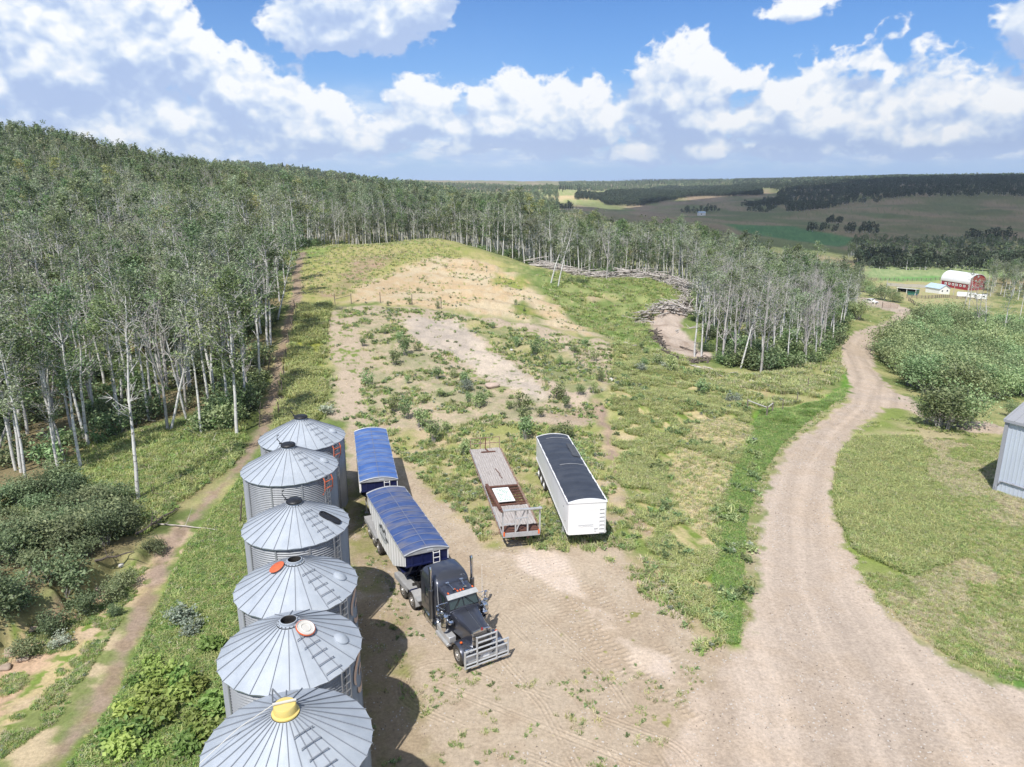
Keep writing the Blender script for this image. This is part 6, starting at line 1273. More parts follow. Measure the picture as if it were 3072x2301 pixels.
sow(wpoly([(1875, 900), (2010, 915), (2250, 950), (2300, 1520), (2085, 1445), (1960, 1368), (1872, 1268), (1820, 1180), (1803, 1110), (1812, 985)]), 15000, [.5, .3, .2, 0, 0, 0], .3, .6, 7, (3, .50))
VG = wpoly([(1990, 945), (2250, 960), (2300, 1500), (2085, 1440), (1960, 1360), (1850, 1235), (1960, 1245), (2085, 1200), (2000, 1040)])
sow(VG, 26000, [0, .12, .88, 0, 0, 0], .22, .46, 25, (2.6, .52, -1, 25)); sow(VG, 24000, [.55, .35, .08, .02, 0, 0], .22, .55, 26, (2.6, .50, 1, 25))
sow(wpoly([(740, 665), (960, 675), (1260, 738), (1335, 748), (1330, 840), (1300, 940), (1320, 1080), (1200, 1160), (1050, 1170), (880, 1010), (780, 930), (715, 900), (712, 780)]), 14000, [.24, .14, .08, .36, .08, .10], .5, 1.3, 8, (1.8, .53))
sow(wpoly([(800, 930), (1300, 925), (1345, 1090), (1400, 1200), (1560, 1390), (1520, 1420), (1300, 1200), (1050, 1180), (900, 1020)]), 6000, [.3, .25, .15, .22, .04, .04], .5, 1.1, 9, (1.3, .50))
sow(wpoly([(770, 1660), (780, 1100), (900, 1250), (1100, 1480), (1500, 1400), (1600, 1440), (1450, 1660)]), 1500, [.45, .15, .1, .3, 0, 0], .3, .6, 10, (1.0, .56))
sow(wpoly([(1150, 600), (1310, 600), (1470, 612), (1490, 655), (1400, 700), (1420, 745), (1520, 780), (1450, 800), (1340, 745), (1235, 688)]), 9000, [.45, .33, .10, .10, .02, 0], .7, 1.4, 11, (2.5, .40))
sow(wpoly([(600, 640), (622, 548), (700, 528), (880, 520), (1000, 560), (860, 590), (760, 640)]), 6000, [.25, .4, .25, .1, 0, 0], .7, 1.3, 12)
sow(wpoly([(760, 655), (960, 560), (1060, 575), (1230, 690), (1330, 738), (1120, 690), (960, 668)]), 1300, [.2, .1, .3, .3, 0, .1], .6, 1.2, 13, (3, .55))
sow(wpoly([(0, 1100), (200, 960), (380, 905), (520, 905), (540, 980), (400, 1080), (300, 1160)]), 6500, [.5, .25, .05, .15, .05, 0], .6, 1.2, 14)
sow(wpoly([(1500, 800), (1640, 812), (1770, 790), (1815, 740), (1835, 800), (1770, 860), (1640, 880)]), 7000, [.3, .35, .2, .1, 0, .05], .8, 1.6, 15, (2, .42))
for k_ in (0, 1):
    q_ = inpoly(DRYP[k_], 1700, 40 + k_); r_ = np.random.default_rng(940 + k_); gpts.append(q_); gidx.append(r_.choice(3, len(q_), p=[.08, .30, .62])); gs.append(r_.uniform(.25, .6, len(q_)))
sow(wpoly([(1590, 1100), (1660, 965), (1770, 885), (1842, 855), (1766, 918), (1702, 968), (1660, 1040), (1638, 1120), (1634, 1230), (1622, 1400), (1590, 1400)]), 4200, [.35, .25, .30, .10, 0, 0], .25, .5, 27, (.9, .46))
gp = np.concatenate(gpts)
scatter('grass', GT + WT + [GB], np.stack([gp[:, 0], gp[:, 1], hgt(gp[:, 0], gp[:, 1]) - .02], 1), np.stack([np.zeros(len(gp)), np.zeros(len(gp)), r2.uniform(0, 6.28, len(gp))], 1), np.repeat(np.concatenate(gs)[:, None], 3, 1), np.concatenate(gidx), 'grass tufts and small weeds on the verges, the bank and the yard')

# loose stones on the gravel and the yard
def stone_proto(seed):
    import bmesh
    bm = bmesh.new(); bmesh.ops.create_icosphere(bm, subdivisions=1, radius=.06); r = random.Random(seed)
    for v in bm.verts: v.co = Vector((v.co.x * r.uniform(.7, 1.5), v.co.y * r.uniform(.7, 1.3), v.co.z * r.uniform(.4, .8)))
    me = bpy.data.meshes.new('stone'); bm.to_mesh(me); bm.free(); me.materials.append(STONEM[seed % 2]); return proto('stone', me)
STONEM = [mat('loose_stone', (.50, .46, .42), .9), mat('dark_clod', (.20, .165, .135), .95)]
peb = np.concatenate([inpoly(wpoly([(760, 1700), (760, 1100), (1000, 1000), (1330, 1000), (1600, 1430), (1660, 1040), (1840, 860), (1900, 880), (1800, 1050), (1870, 1270), (2085, 1450), (2300, 1560), (2300, 1750)]), 9000, 95)])
pc = fbm(peb[:, 0] / 2.2, peb[:, 1] / 2.2, 3, 96) > .46; peb = peb[pc]
scat('pebbles', [stone_proto(k) for k in (0, 2, 4, 1)], peb, .25, .85, r2.integers(0, 4, len(peb)), 'loose stones and clods on the gravel and the yard', sink=-.01)
# ------------------------------------------------------------------ buildings
M['wall_metal'] = mat('pale_sheet_metal', (.60, .66, .76), .45, .15, (.55, .60, .70), .4); M['roof_metal'] = mat('grey_roof_metal', (.36, .37, .40), .5, .2)
M['trim'] = mat('grey_trim', (.33, .34, .38), .5); M['barn_red'] = mat('barn_red_boards', (.36, .035, .045), .8, c2=(.27, .03, .04), scale=.8, stretch=(3, 3, .3)); M['barn_roof'] = mat('white_barn_roof', (.80, .80, .82), .5, c2=(.72, .73, .76), scale=.3)
M['house_roof'] = mat('pale_blue_roof', (.44, .56, .68), .55); M['green'] = mat('green_sheet', (.03, .16, .12), .5); M['shade'] = mat('painted_inside_shade', (.015, .014, .013), .9); M['post'] = mat('weathered_post', (.24, .20, .17), .9, c2=(.15, .12, .10), scale=3); M['bluecar'] = mat('blue_paint', (.04, .09, .36), .3, coat=.6)
M['deadwood'] = mat('bleached_deadwood', (.58, .54, .50), .85, c2=(.34, .30, .27), scale=2.5); M['darkwood'] = mat('dark_deadwood', (.16, .13, .11), .9, c2=(.09, .075, .065), scale=3); M['stone'] = mat('pinkish_boulder', (.52, .40, .33), .85, c2=(.42, .33, .28), scale=2, bump=.5, bscale=5); M['stone2'] = mat('pale_stone', (.56, .54, .51), .85)
def frame_at(px, py, t, rz):
    x, y, z = at(px, py, t); return (x, y, h1(x, y)), rz
def metal_shed():
    c = Vector((38.68, 54.43, 0)); d = Vector((.53, -.85, 0)).normalized(); a = math.atan2(d.y, d.x)
    T = empty('metal_shed', c, a, 'pale blue-grey sheet-metal shed cut by the right edge of the photo', 'shed')   # +x along the front wall, +y back
    Lx, Wy, He = 16.0, 11.0, 6.0; rz = He + Wy / 2 * .33
    b = MB(); n = int(Lx / .30)
    for k in range(n): 
        x = Lx * k / n; b.box((x + .15, -.012, He / 2), (.06, .05, He - .02))
    b.box((Lx / 2, .05, He / 2), (Lx, .10, He)); b.build('front_wall', M['wall_metal'], T)
    for x in (0, Lx):
        b = MB(); b.prism([(.10, 0), (Wy, 0), (Wy, He), (Wy / 2, rz), (.10, He)], x - .05, x + .05, axis='X'); b.build('end_wall', M['wall_metal'], T)
    b = MB(); b.box((Lx / 2, Wy, He / 2), (Lx, .10, He)); b.build('rear_wall', M['wall_metal'], T)
    for s in (0, 1):
        b = MB(); y0, y1 = (-.25, Wy / 2) if s == 0 else (Wy + .25, Wy / 2); b.loft([[(-.25, y0, He - .08 + .0), (Lx + .25, y0, He - .08), (Lx + .25, y0, He + .02), (-.25, y0, He + .02)], [(-.25, y1, rz), (Lx + .25, y1, rz), (Lx + .25, y1, rz + .10), (-.25, y1, rz + .10)]])
        for k in range(26): b.bar((-.1 + k * .64, y0, He + .04), (-.1 + k * .64, y1, rz + .12), .05, .04)
        b.build('roof', M['roof_metal'], T)
    b = MB(); b.box((-.02, -.03, He / 2), (.26, .20, He)); b.build('corner_trim', M['trim'], T)
    b = MB(); b.box((Lx / 2, -.20, He - .12), (Lx + .4, .14, .14)); b.build('gutter', M['trim'], T)
    b = MB(); b.tube([(.02, -.16, .12), (.05, -.16, .45), (.22, -.12, .72), (.3, -.12, .95), (.5, -.12, .98), (Lx, -.12, .98)], .055, 8)
    for k in range(7): b.box((1.2 + k * 2.2, -.09, .98), (.12, .10, .18))
    b.build('conduit', M['trim'], T)
metal_shed()
def gable_house(name, loc, rz, L, W, He, rise, wallm, roofm, label, cat, gothic=False, wins=(), gwins=()):
    """near corner at the origin, +x along the side wall, +y along the gable wall"""
    T = empty(name, loc, rz, label, cat)
    if gothic: rp = [(W / 2 - W / 2 * math.cos(q) * (1.04 if abs(math.cos(q)) > .99 else 1), He + rise * math.sin(q) ** .9) for q in [PI * i / 14 for i in range(15)]]
    else: rp = [(-.3, He - .1), (W / 2, He + rise), (W + .3, He - .1)]
    wp = [(0, -2), (W, -2)] + [(min(max(y, 0), W), z - .05) for y, z in rp[::-1]]
    b = MB()
    for x in (0, L): b.prism(wp, x - .08, x + .08, axis='X')
    for y in (0, W): b.box((L / 2, y, He / 2 - 1), (L, .16, He + 2))
    b.build('wall', wallm, T)
    b = MB(); b.loft([[(-.4, y, z) for y, z in rp] + [(-.4, y, z - .14) for y, z in rp[::-1]], [(L + .4, y, z) for y, z in rp] + [(L + .4, y, z - .14) for y, z in rp[::-1]]]); b.build('roof', roofm, T, gothic)
    for x, z, w, h in wins:
        b = MB(); b.box((x, -.10, z), (w, .08, h)); f = b.build('window', M['plate'], T); b = MB(); b.box((x, -.15, z), (w * .62, .06, h * .62)); b.build('pane', M['glass'], f)
    for y, z, w, h in gwins:
        b = MB(); b.box((-.10, y, z), (.08, w, h)); f = b.build('window', M['plate'], T); b = MB(); b.box((-.15, y, z), (.06, w * .62, h * .62)); b.build('pane', M['glass'], f)
    return T
# the barn: side wall runs away to the left, gable wall runs away to the right
def mirrored(loc, rz): return loc, rz
l, _ = frame_at(2092, 623, 430, 0)
def barn():
    T = gable_house('red_barn', l, R(106), 22.5, -13.5, 3.7, 5.8, M['barn_red'], M['barn_roof'], 'big red barn with rounded white roof and a row of white-framed windows', 'barn', False)
    for ch in kids(T): bpy.data.objects.remove(ch, do_unlink=True)
    L, W, He, rise = 19.5, 11.8, 3.7, 5.7
    # y is negative away from the viewer here
    rp = [(-W / 2 + (W / 2 + .4) * math.cos(q), He + rise * math.sin(q) ** .85) for q in [PI * i / 16 for i in range(17)]]
    b = MB(); wp = [(0, -3), (-W, -3)] + [(max(min(y, 0), -W), z - .12) for y, z in rp[::-1]]
    for x in (0, L): b.prism(wp, x - .08, x + .08, axis='X')
    for y in (0, -W): b.box((L / 2, y, He / 2 - 1.5), (L, .16, He + 3))
    b.build('wall', M['barn_red'], T)
    b = MB(); b.loft([[(-.5, y, z) for y, z in rp] + [(-.5, y * .985 - .1, z - .2) for y, z in rp[::-1]], [(L + .5, y, z) for y, z in rp] + [(L + .5, y * .985 - .1, z - .2) for y, z in rp[::-1]]]); b.build('roof', M['barn_roof'], T, True)
    for k in range(6):
        x = 3.0 + k * 2.65; b = MB(); b.box((x, .12, 2.2), (1.5, .10, 1.3)); f = b.build('window', M['plate'], T); b = MB(); b.box((x - .22, .19, 2.2), (.30, .06, .65)); b.box((x + .22, .19, 2.2), (.30, .06, .65)); b.build('pane', M['glass'], f)
    for y, z, w, h in ((-2.6, 2.2, 1.3, 1.3), (-9.4, 2.2, 1.3, 1.3), (-4.6, 5.4, 1.1, 1.1), (-7.2, 5.4, 1.1, 1.1), (-5.9, 7.9, .9, 1.0)):
        b = MB(); b.box((-.12, y, z), (.10, w, h)); f = b.build('window', M['plate'], T); b = MB(); b.box((-.19, y, z), (.06, w * .6, h * .6)); b.build('pane', M['glass'], f)
    b = MB(); b.box((-.13, -5.9, 1.6), (.10, 3.2, 3.2)); d_ = b.build('barn_door', M['barn_red'], T)
    b = MB()
    for y0, y1, z0, z1 in ((-7.4, -7.4, 0, 3.2), (-4.4, -4.4, 0, 3.2), (-7.4, -4.4, 3.2, 3.2), (-7.4, -4.4, 0, 3.2)): b.bar((-.2, y0, z0), (-.2, y1, z1), .16, .06)
    b.build('door_trim', M['plate'], d_)
    for x in (0, L):
        b = MB(); b.box((x, .13, He / 2 - .5), (.22, .12, He + 1)); b.build('corner_board', M['plate'], T)
barn()
l, _ = frame_at(2029, 633, 408, 0)
def farmhouse():
    T = gable_house('white_outbuilding', l, R(106), 11, 8, 2.7, 1.9, M['white'], M['house_roof'], 'small white outbuilding with pale blue roof in front of the red barn', 'outbuilding')
    for ch in kids(T): bpy.data.objects.remove(ch, do_unlink=True)
    L, W, He, rise = 9.6, 7, 2.8, 1.9
    b = MB()
    for x in (0, L): b.prism([(0, -2), (-W, -2), (-W, He - .05), (-W / 2, He + rise - .08), (0, He - .05)], x - .08, x + .08, axis='X')
    for y in (0, -W): b.box((L / 2, y, He / 2 - 1), (L, .16, He + 2))
    b.build('wall', M['white'], T)
    for y0 in (.5, -W - .5): b = MB(); b.loft([[(-.5, y0, He - .22), (L + .5, y0, He - .22), (L + .5, y0, He - .06), (-.5, y0, He - .06)], [(-.5, -W / 2, He + rise), (L + .5, -W / 2, He + rise), (L + .5, -W / 2, He + rise + .16), (-.5, -W / 2, He + rise + .16)]]); b.build('roof', M['house_roof'], T)
    for y in (-1.8, -5.2): b = MB(); b.box((-.12, y, 1.5), (.10, .9, .9)); f = b.build('window', M['trim'], T); b = MB(); b.box((-.19, y, 1.5), (.06, .7, .7)); b.build('pane', M['glass'], f)
farmhouse()
def shelter(px, py, t, rz, L, W, H, label, small=False):
    loc, _ = frame_at(px, py, t, 0); T = empty('livestock_shelter', loc, rz, label, 'shelter')
    b = MB(); b.box((L / 2, W, H * .45), (L, .1, H * .9)); b.box((0, W / 2, H / 2), (.1, W, H)); b.build('wall', M['shade'] if not small else M['green'], T)  # open shelter: the shade inside is put into the wall colour
    b = MB(); b.box((L, W / 2, H / 2), (.12, W, H)); b.build('end_wall', M['green'], T)
    b = MB(); b.loft([[(-.3, -.4, H), (L + .3, -.4, H), (L + .3, -.4, H + .25), (-.3, -.4, H + .25)], [(-.3, W + .3, H - .5), (L + .3, W + .3, H - .5), (L + .3, W + .3, H - .35), (-.3, W + .3, H - .35)]]); b.build('roof', M['white'] if not small else M['green'], T)
    for x in ([L * .98] if small else [.05, L * .5, L * .97]): b = MB(); b.box((x, 0, H / 2), (.22, .22, H)); b.build('post', M['white'], T)
    if small: b = MB(); b.box((L / 2, 0, H / 2), (L, .08, H * .96)); b.build('front_panel', M['green'], T)
shelter(1938, 627, 395, R(-44), 9.5, 5, 2.6, 'long open livestock shelter with white roof edge and green end')
shelter(1959, 644, 372, R(-38), 3.5, 2.5, 1.8, 'small dark green shelter near the paddock fence', True)
def pickup(px, py, t, rz, paint, label, s=1.0, name='pickup_truck'):
    loc, _ = frame_at(px, py, t, 0); T = empty(name, loc, rz, label, 'pickup' if name == 'pickup_truck' else 'car'); T.scale = (s, s, s)
    out = [(2.85, .55), (2.9, .95), (2.8, 1.08), (1.35, 1.2), (.75, 1.82), (.4, 1.9), (-.75, 1.9), (-1.0, 1.75), (-1.15, 1.25), (-2.85, 1.25), (-2.9, .55), (-2.35, .5), (-2.1, .85), (-1.5, .85), (-1.25, .5), (1.4, .5), (1.6, .85), (2.2, .85), (2.45, .5)]
    b = MB(); b.prism([p for p in out], -.95, .95); bd = b.build('body', paint, T)
    b = MB(); b.box((-2.0, 0, 1.252), (1.55, 1.6, .03)); b.build('bed', M['dark'], T)
    b = MB(); b.add([(1.30, -.80, 1.23), (1.30, .80, 1.23), (.80, .70, 1.80), (.80, -.70, 1.80)], [(0, 1, 2, 3)]); b.build('windscreen', M['glass'], bd, fix=False)
    for s_ in (-1, 1):
        b = MB(); b.add([(1.12, s_ * .957, 1.27), (-.95, s_ * .957, 1.27), (-.85, s_ * .957, 1.72), (.75, s_ * .957, 1.76)], [(0, 1, 2, 3)]); b.build('side_window', M['glass'], bd, fix=False)
        for x in (1.9, -1.8): wheel(T, (x, s_ * .86, .40), .40, .25, s_, 'rim', 'wheel')
        b = MB(); b.box((2.88, s_ * .72, .92), (.06, .36, .16)); b.build('headlight', M['lamp_white'], T)
    b = MB(); b.box((2.90, 0, .85), (.05, .95, .30)); b.build('grille', M['black'], T)
    b = MB(); b.box((2.93, 0, .60), (.12, 1.8, .2)); b.build('bumper', M['chrome'], T)
pickup(1880, 655, 281, R(-66), M['white'], 'white crew-cab pickup on the gravel road near the farm')
pickup(1973, 635, 378, R(170), M['bluecar'], 'small blue vehicle parked between the shelters and the white outbuilding', .62, 'parked_car')
def box_trailer(px, py, t, rz, L, label):
    loc, _ = frame_at(px, py, t, 0); T = empty('cargo_trailer', loc, rz, label, 'trailer'); b = MB(); b.box((0, 0, 1.7), (L, 2.4, 2.3), bev=.12); b.build('body', M['white'], T, True)
    b = MB(); b.box((0, 0, .5), (L + 1.5, .2, .2)); b.build('chassis', M['dark'], T)
    for s in (-1, 1): wheel(T, (-.3, s * 1.1, .4), .4, .25, s)
    b = MB(); b.box((L * .2, -1.21, 1.9), (1.0, .03, .6)); b.build('window', M['glass'], T)
box_trailer(2087, 640, 385, R(-36), 8.5, 'long white trailer parked below the red barn')
box_trailer(2118, 646, 375, R(-20), 5, 'short white trailer right of the long one below the barn')
def far_house():
    loc, _ = frame_at(1518, 421, 1560, 0); T = empty('hillside_house', (loc[0], loc[1], loc[2]), R(10), 'tiny white house on the far wooded hillside', 'house')
    b = MB(); b.box((0, 0, 3), (15, 9, 7)); b.build('wall', M['white'], T); b = MB(); b.prism([(-5.2, 6.5), (5.2, 6.5), (0, 9.2)], -8, 8, axis='X'); b.build('roof', M['house_roof'], T)
    b = MB(); b.box((-2, -4.53, 3.5), (2, .1, 2)); b.build('window', M['glass'], T)
far_house()
# ------------------------------------------------------------------ poles, posts, fences, gate
def pole(px, py, H, label, lean=0, t=None, arm=False):
    if t: (x, y, z), _ = frame_at(px, py, t, 0)
    else: x, y = hitp(px, py); z = h1(x, y)
    T = empty('utility_pole', (x, y, z - .3), 0, label, 'utility pole'); T.rotation_euler = (0, R(lean), 0); b = MB(); b.tube([(0, 0, 0), (0, 0, H)], [.16, .11], 8); b.build('shaft', M['post2'], T, True)
    if arm: b = MB(); b.box((0, 0, H - .6), (1.6, .12, .14)); b.build('cross_arm', M['post2'], T)
M['post2'] = mat('pale_pole', (.44, .42, .40), .8)
pole(2076, 690, 12, 'leaning grey utility pole in the thicket below the barn', 5, None, True); pole(1911, 648, 9, 'pale pole standing by the bushes left of the open shelter', 1, 330); pole(2060, 632, 7, 'thin pole in front of the red barn wall', 1, 405)
def post(px, py, H, label, group, lean=0, r=.06, m='post'):
    x, y = hitp(px, py); b = MB(); b.tube([(0, 0, -.2), (0, 0, H * .6), (.01, 0, H)], [r, r * .95, r * .85], 7); o = b.build('fence_post', M[m], None, True); o.location = (x, y, h1(x, y)); o.rotation_euler = (R(random.uniform(-3, 3)), R(lean), random.uniform(0, 3)); tag(o, label, 'fence post', group)
for px, py in ((637, 668), (631, 705), (624, 745), (619, 780), (614, 816), (609, 850), (603, 898)): post(px, py, 1.5, 'grey wooden fence post beside the dirt track' if py < 890 else 'reddish fence post by the track, behind the farthest bin', 'fence posts beside the track', random.uniform(-4, 4), .07, 'post' if py < 890 else 'rust2')
for k, (px, py) in enumerate(((724, 658), (759, 657), (822, 654), (890, 659), (953, 668))): post(px, py, 1.75, ('leftmost post of the line below the sandy mound', 'second post from the left below the sandy mound, braced to the first', 'middle post of the line below the sandy mound', 'fourth post below the sandy mound, by a dark weed', 'rightmost post of the line below the sandy mound')[k], 'posts below the sandy mound', 0, .07)
for px, py, H, ln, lab in ((578, 805, 2.6, 12, 'crooked dead pole stuck in the ground at the track'), (560, 922, 2.6, 6, 'dead forked stake standing by the track left of the farthest bin'), (518, 1130, 2.2, 8, 'dead stake leaning in the grass left of the third bin')):
    x, y = hitp(px, py); b = MB(); b.tube([(0, 0, -.2), (.06, 0, H * .4), (.02, .05, H * .7), (.12, 0, H)], [.06, .05, .04, .02], 6); b.tube([(.05, 0, H * .5), (-.25, .1, H * .75)], [.03, .012], 5); b.tube([(.03, 0, H * .62), (.38, .0, H * .66)], [.025, .01], 5); o = b.build('dead_stake', M['darkwood'], None, True); o.location = (x, y, h1(x, y)); o.rotation_euler = (0, R(ln), 0); tag(o, lab, 'stake')
b = MB(); xa, ya = hitp(724, 656); xb, yb = hitp(759, 655); b.tube([(xa, ya, h1(xa, ya) + .75), (xb, yb, h1(xb, yb) + 1.35)], .045, 6); o = b.build('brace_rail', M['post'], None, True); tag(o, 'slanting rail between the two left posts below the sandy mound', 'rail')
def rail_fence(pts, H, label, rails=3, step=3.0, boards=False, m='post'):
    W = [at(*p)[:2] for p in pts]; ox, oy = W[0]; T = empty('corral_fence', (ox, oy, h1(ox, oy)), 0, label, 'fence'); oz = h1(ox, oy); P_ = []
    for (x0, y0), (x1, y1) in zip(W[:-1], W[1:]):
        n = max(1, int(math.hypot(x1 - x0, y1 - y0) / step))
        for k in range(n): P_.append((x0 + (x1 - x0) * k / n, y0 + (y1 - y0) * k / n))
    P_.append(W[-1]); Z_ = [h1(*p) for p in P_]; Q = [Vector((p[0] - ox, p[1] - oy, z - oz)) for p, z in zip(P_, Z_)]
    for q in Q[:60]: b = MB(); b.box(q + Vector((0, 0, H * .5)), (.24, .24, H * 1.15)); b.build('post', M[m], T)
    for k in range(rails):
        b = MB()
        for a_, c_ in zip(Q[:-1], Q[1:]): b.bar(a_ + Vector((0, 0, H * (k + .6) / rails)), c_ + Vector((0, 0, H * (k + .6) / rails)), .07, .5 if boards else .16)
        b.build('rail', M[m], T)
rail_fence([(1872, 611, 470), (1950, 609, 475), (2030, 606, 478)], 1.7, 'dark rail fence along the pale field left of the barn'); rail_fence([(1915, 618, 440), (1970, 617, 440), (2030, 618, 436)], 1.9, 'weathered grey board fence between the field and the shelters', 3, 3, True, 'post2')
rail_fence([(1958, 650, 345), (1990, 650, 350), (2020, 645, 360), (2050, 641, 380), (2085, 645, 372)], 1.5, 'dark corral fence in front of the white outbuilding', 3, 3.5); rail_fence([(1962, 655, 320), (1980, 662, 290), (2000, 672, 265)], 1.4, 'fence posts along the paddock beside the road', 2, 6)
def gate():
    a0 = at(1905, 673, 232); a1 = at(1938, 673, 230); z = h1(a0[0], a0[1]); T = empty('tube_gate', (a0[0], a0[1], z), math.atan2(a1[1] - a0[1], a1[0] - a0[0]), 'pale tubular farm gate standing beside the gravel road', 'gate'); L = math.hypot(a1[0] - a0[0], a1[1] - a0[1])
    b = MB()
    for k in range(5): b.bar((0, 0, .3 + k * .32), (L, 0, .3 + k * .32), .07)
    for x in (0, L * .5, L): b.bar((x, 0, .25), (x, 0, 1.65), .08)
    b.build('bars', M['rust2'], T); b = MB(); b.tube([(-.1, 0, -.2), (-.1, 0, 1.9)], .1, 8); b.build('post', M['post'], T)
    T2 = empty('wire_panel', (a0[0] - L - .6, a0[1] + .3, h1(a0[0] - L, a0[1])), R(2), 'pale wire panel left of the farm gate', 'panel'); b = MB()
    for k in range(4): b.bar((0, 0, .35 + k * .38), (L, 0, .35 + k * .38), .05)
    for k in range(7): b.bar((k * L / 6, 0, .3), (k * L / 6, 0, 1.55), .05)
    b.build('bars', M['post2'], T2)
gate()
def brace_corner():
    A = [hitp(*p) for p in ((1614, 884), (1656, 900), (1668, 890))]; T = empty('corner_brace', (A[1][0], A[1][1], h1(*A[1])), 0, 'white-railed fence corner brace in the long grass above the road bend', 'fence corner'); V_ = [Vector((p[0] - A[1][0], p[1] - A[1][1], h1(*p) - h1(*A[1]))) for p in A]; up = Vector((0, 0, 1.0))
    for v in V_: b = MB(); b.tube([v + Vector((0, 0, -.2)), v + up * 1.15], .08, 8); b.build('post', M['post'], T, True)
    for i in (0, 1): b = MB(); b.tube([V_[i] + up, V_[i + 1] + up], .06, 8); b.build('rail', M['post2'], T, True)
brace_corner()
for px, py in ((1690, 888), (1722, 870), (1745, 838), (1772, 800)): post(px, py, 1.3, 'thin fence post in the long grass between the wood and the road', 'posts above the road', 0, .05)
# ------------------------------------------------------------------ fallen wood and stones
def log(p0, p1, r, label, m='deadwood', lift=.1, twigs=4):
    a = hitp(*p0); c = hitp(*p1); A = Vector((a[0], a[1], h1(*a) + lift)); D = Vector((c[0], c[1], h1(*c) + lift)) - A; rg = random.Random(int(p0[0] * 7 + p0[1])); n = 6; P_ = [D * (k / n) + Vector((0, 0, rg.uniform(0, .06))) + Vector((-D.y, D.x, 0)).normalized() * rg.uniform(-.12, .12) for k in range(n + 1)]
    b = MB(); b.tube(P_, [r * (1 - .6 * k / n) for k in range(n + 1)], 7)
    for k in range(twigs):
        i = rg.randint(1, n - 1); q = P_[i]; d = (D.normalized() * .7 + Vector((rg.uniform(-1, 1), rg.uniform(-1, 1), rg.uniform(.1, .8)))).normalized() * rg.uniform(.5, 1.4); b.tube([q, q + d * .5, q + d + Vector((0, 0, .1))], [r * .4, r * .25, r * .1], 5)
    o = b.build('fallen_log', M[m], None, True); o.location = A; tag(o, label, 'log', None)
for a in (((299, 1157), (380, 1102), .11, 'dark fallen branch lying across the shoulder of the dirt track', 'darkwood'), ((330, 1134), (469, 1149), .06, 'thin pale branch lying across the dirt track into the grass'), ((237, 890), (334, 913), .10, 'white fallen trunk on the shaded grass left of the forked dead tree'), ((311, 1070), (421, 1067), .07, 'grey fallen pole beside the lone aspen', 'darkwood'), ((399, 931), (474, 956), .09, 'fallen log between the forked tree and the track'), ((28, 1295), (67, 1237), .05, 'pale stick leaning on the scrub at the left edge'), ((160, 905), (258, 845), .08, 'fallen trunk at the back of the shaded clearing'), ((205, 1215), (290, 1195), .08, 'dark root lying on the rim of the cut bank', 'darkwood'),
          ((1459, 716), (1522, 706), .16, 'long bleached log lying right of the mud patch'), ((1462, 720), (1520, 700), .12, 'bleached log crossing the long one right of the mud patch'), ((1325, 701), (1360, 709), .10, 'short log on the green clearing'), ((1410, 690), (1440, 680), .12, 'dark log across the upper mud patch', 'darkwood'), ((1642, 823), (1683, 829), .07, 'curved stick on the dry grass below the large dead aspen'), ((1620, 862), (1645, 855), .06, 'forked stick on the dry slope above the fence corner'), ((1450, 640), (1500, 628), .12, 'log leaning at the right end of the windrow'), ((1470, 750), (1530, 772), .11, 'dark log along the lower edge of the mud patch', 'darkwood')): log(*a)
def heap(path, n, wid, hgt_, ln, label, seed, m='deadwood'):
    W = wpoly(path); rg = np.random.default_rng(seed); seg = np.hypot(*np.diff(W, axis=0).T); cum = np.concatenate([[0], np.cumsum(seg)]); paths = []
    for k in range(n):
        s = rg.uniform(0, cum[-1]); i = min(np.searchsorted(cum, s, 'right') - 1, len(seg) - 1); f = (s - cum[i]) / max(seg[i], 1e-6); c = W[i] * (1 - f) + W[i + 1] * f; d = (W[i + 1] - W[i]) / max(seg[i], 1e-6); a = math.atan2(d[1], d[0]) + rg.normal(0, .45); off = rg.normal(0, wid * .4); c = c + np.array([-d[1], d[0]]) * off; L = rg.uniform(.35, 1.1) * ln; el = rg.normal(.04, .13); z = h1(*c) + max(.05, hgt_ * rg.random() * (1 - min(abs(off) / wid, .9))); D = np.array([math.cos(a) * L, math.sin(a) * L, math.sin(el) * L]); r = rg.uniform(.05, .17); s_ = np.linspace(0, 1, 4)[:, None]
        paths.append((np.array([c[0], c[1], z]) - D / 2 + D * s_ + rg.normal(0, .06, (4, 3)), r * (1 - .55 * s_[:, 0])))
    V, F = tubes_np(paths, 5); o = link('deadfall', npmesh('deadfall', V, F, [M[m]], None, True)); tag(o, label, None, None, 'stuff')
heap([(1158, 597, 182), (1236, 607, 178), (1275, 605, 177), (1340, 602, 177), (1392, 599, 177), (1458, 604, 170), (1497, 622, 154)], 620, 3.0, 2.4, 6.5, 'long windrow of bleached fallen trunks along the back of the clearing', 1)
heap([(1497, 625), (1490, 655), (1478, 680), (1440, 668), (1400, 690), (1372, 697)], 320, 2.6, 1.9, 4.6, 'tangle of brush around the top of the mud patch', 2)
heap([(1500, 640), (1488, 668), (1445, 676), (1395, 694)], 120, 2.0, .9, 3.2, 'dark broken brush among the bleached tangle at the mud patch', 5, 'darkwood')
heap([(1410, 715), (1432, 752), (1470, 782), (1530, 776)], 110, 1.2, .5, 2.8, 'scattered sticks along the mud patch', 3, 'darkwood')
heap([(1330, 740), (1420, 770), (1520, 800), (1640, 830), (1720, 830)], 45, 3.0, .1, 2.4, 'scattered sticks on the slope below the right wood', 4)
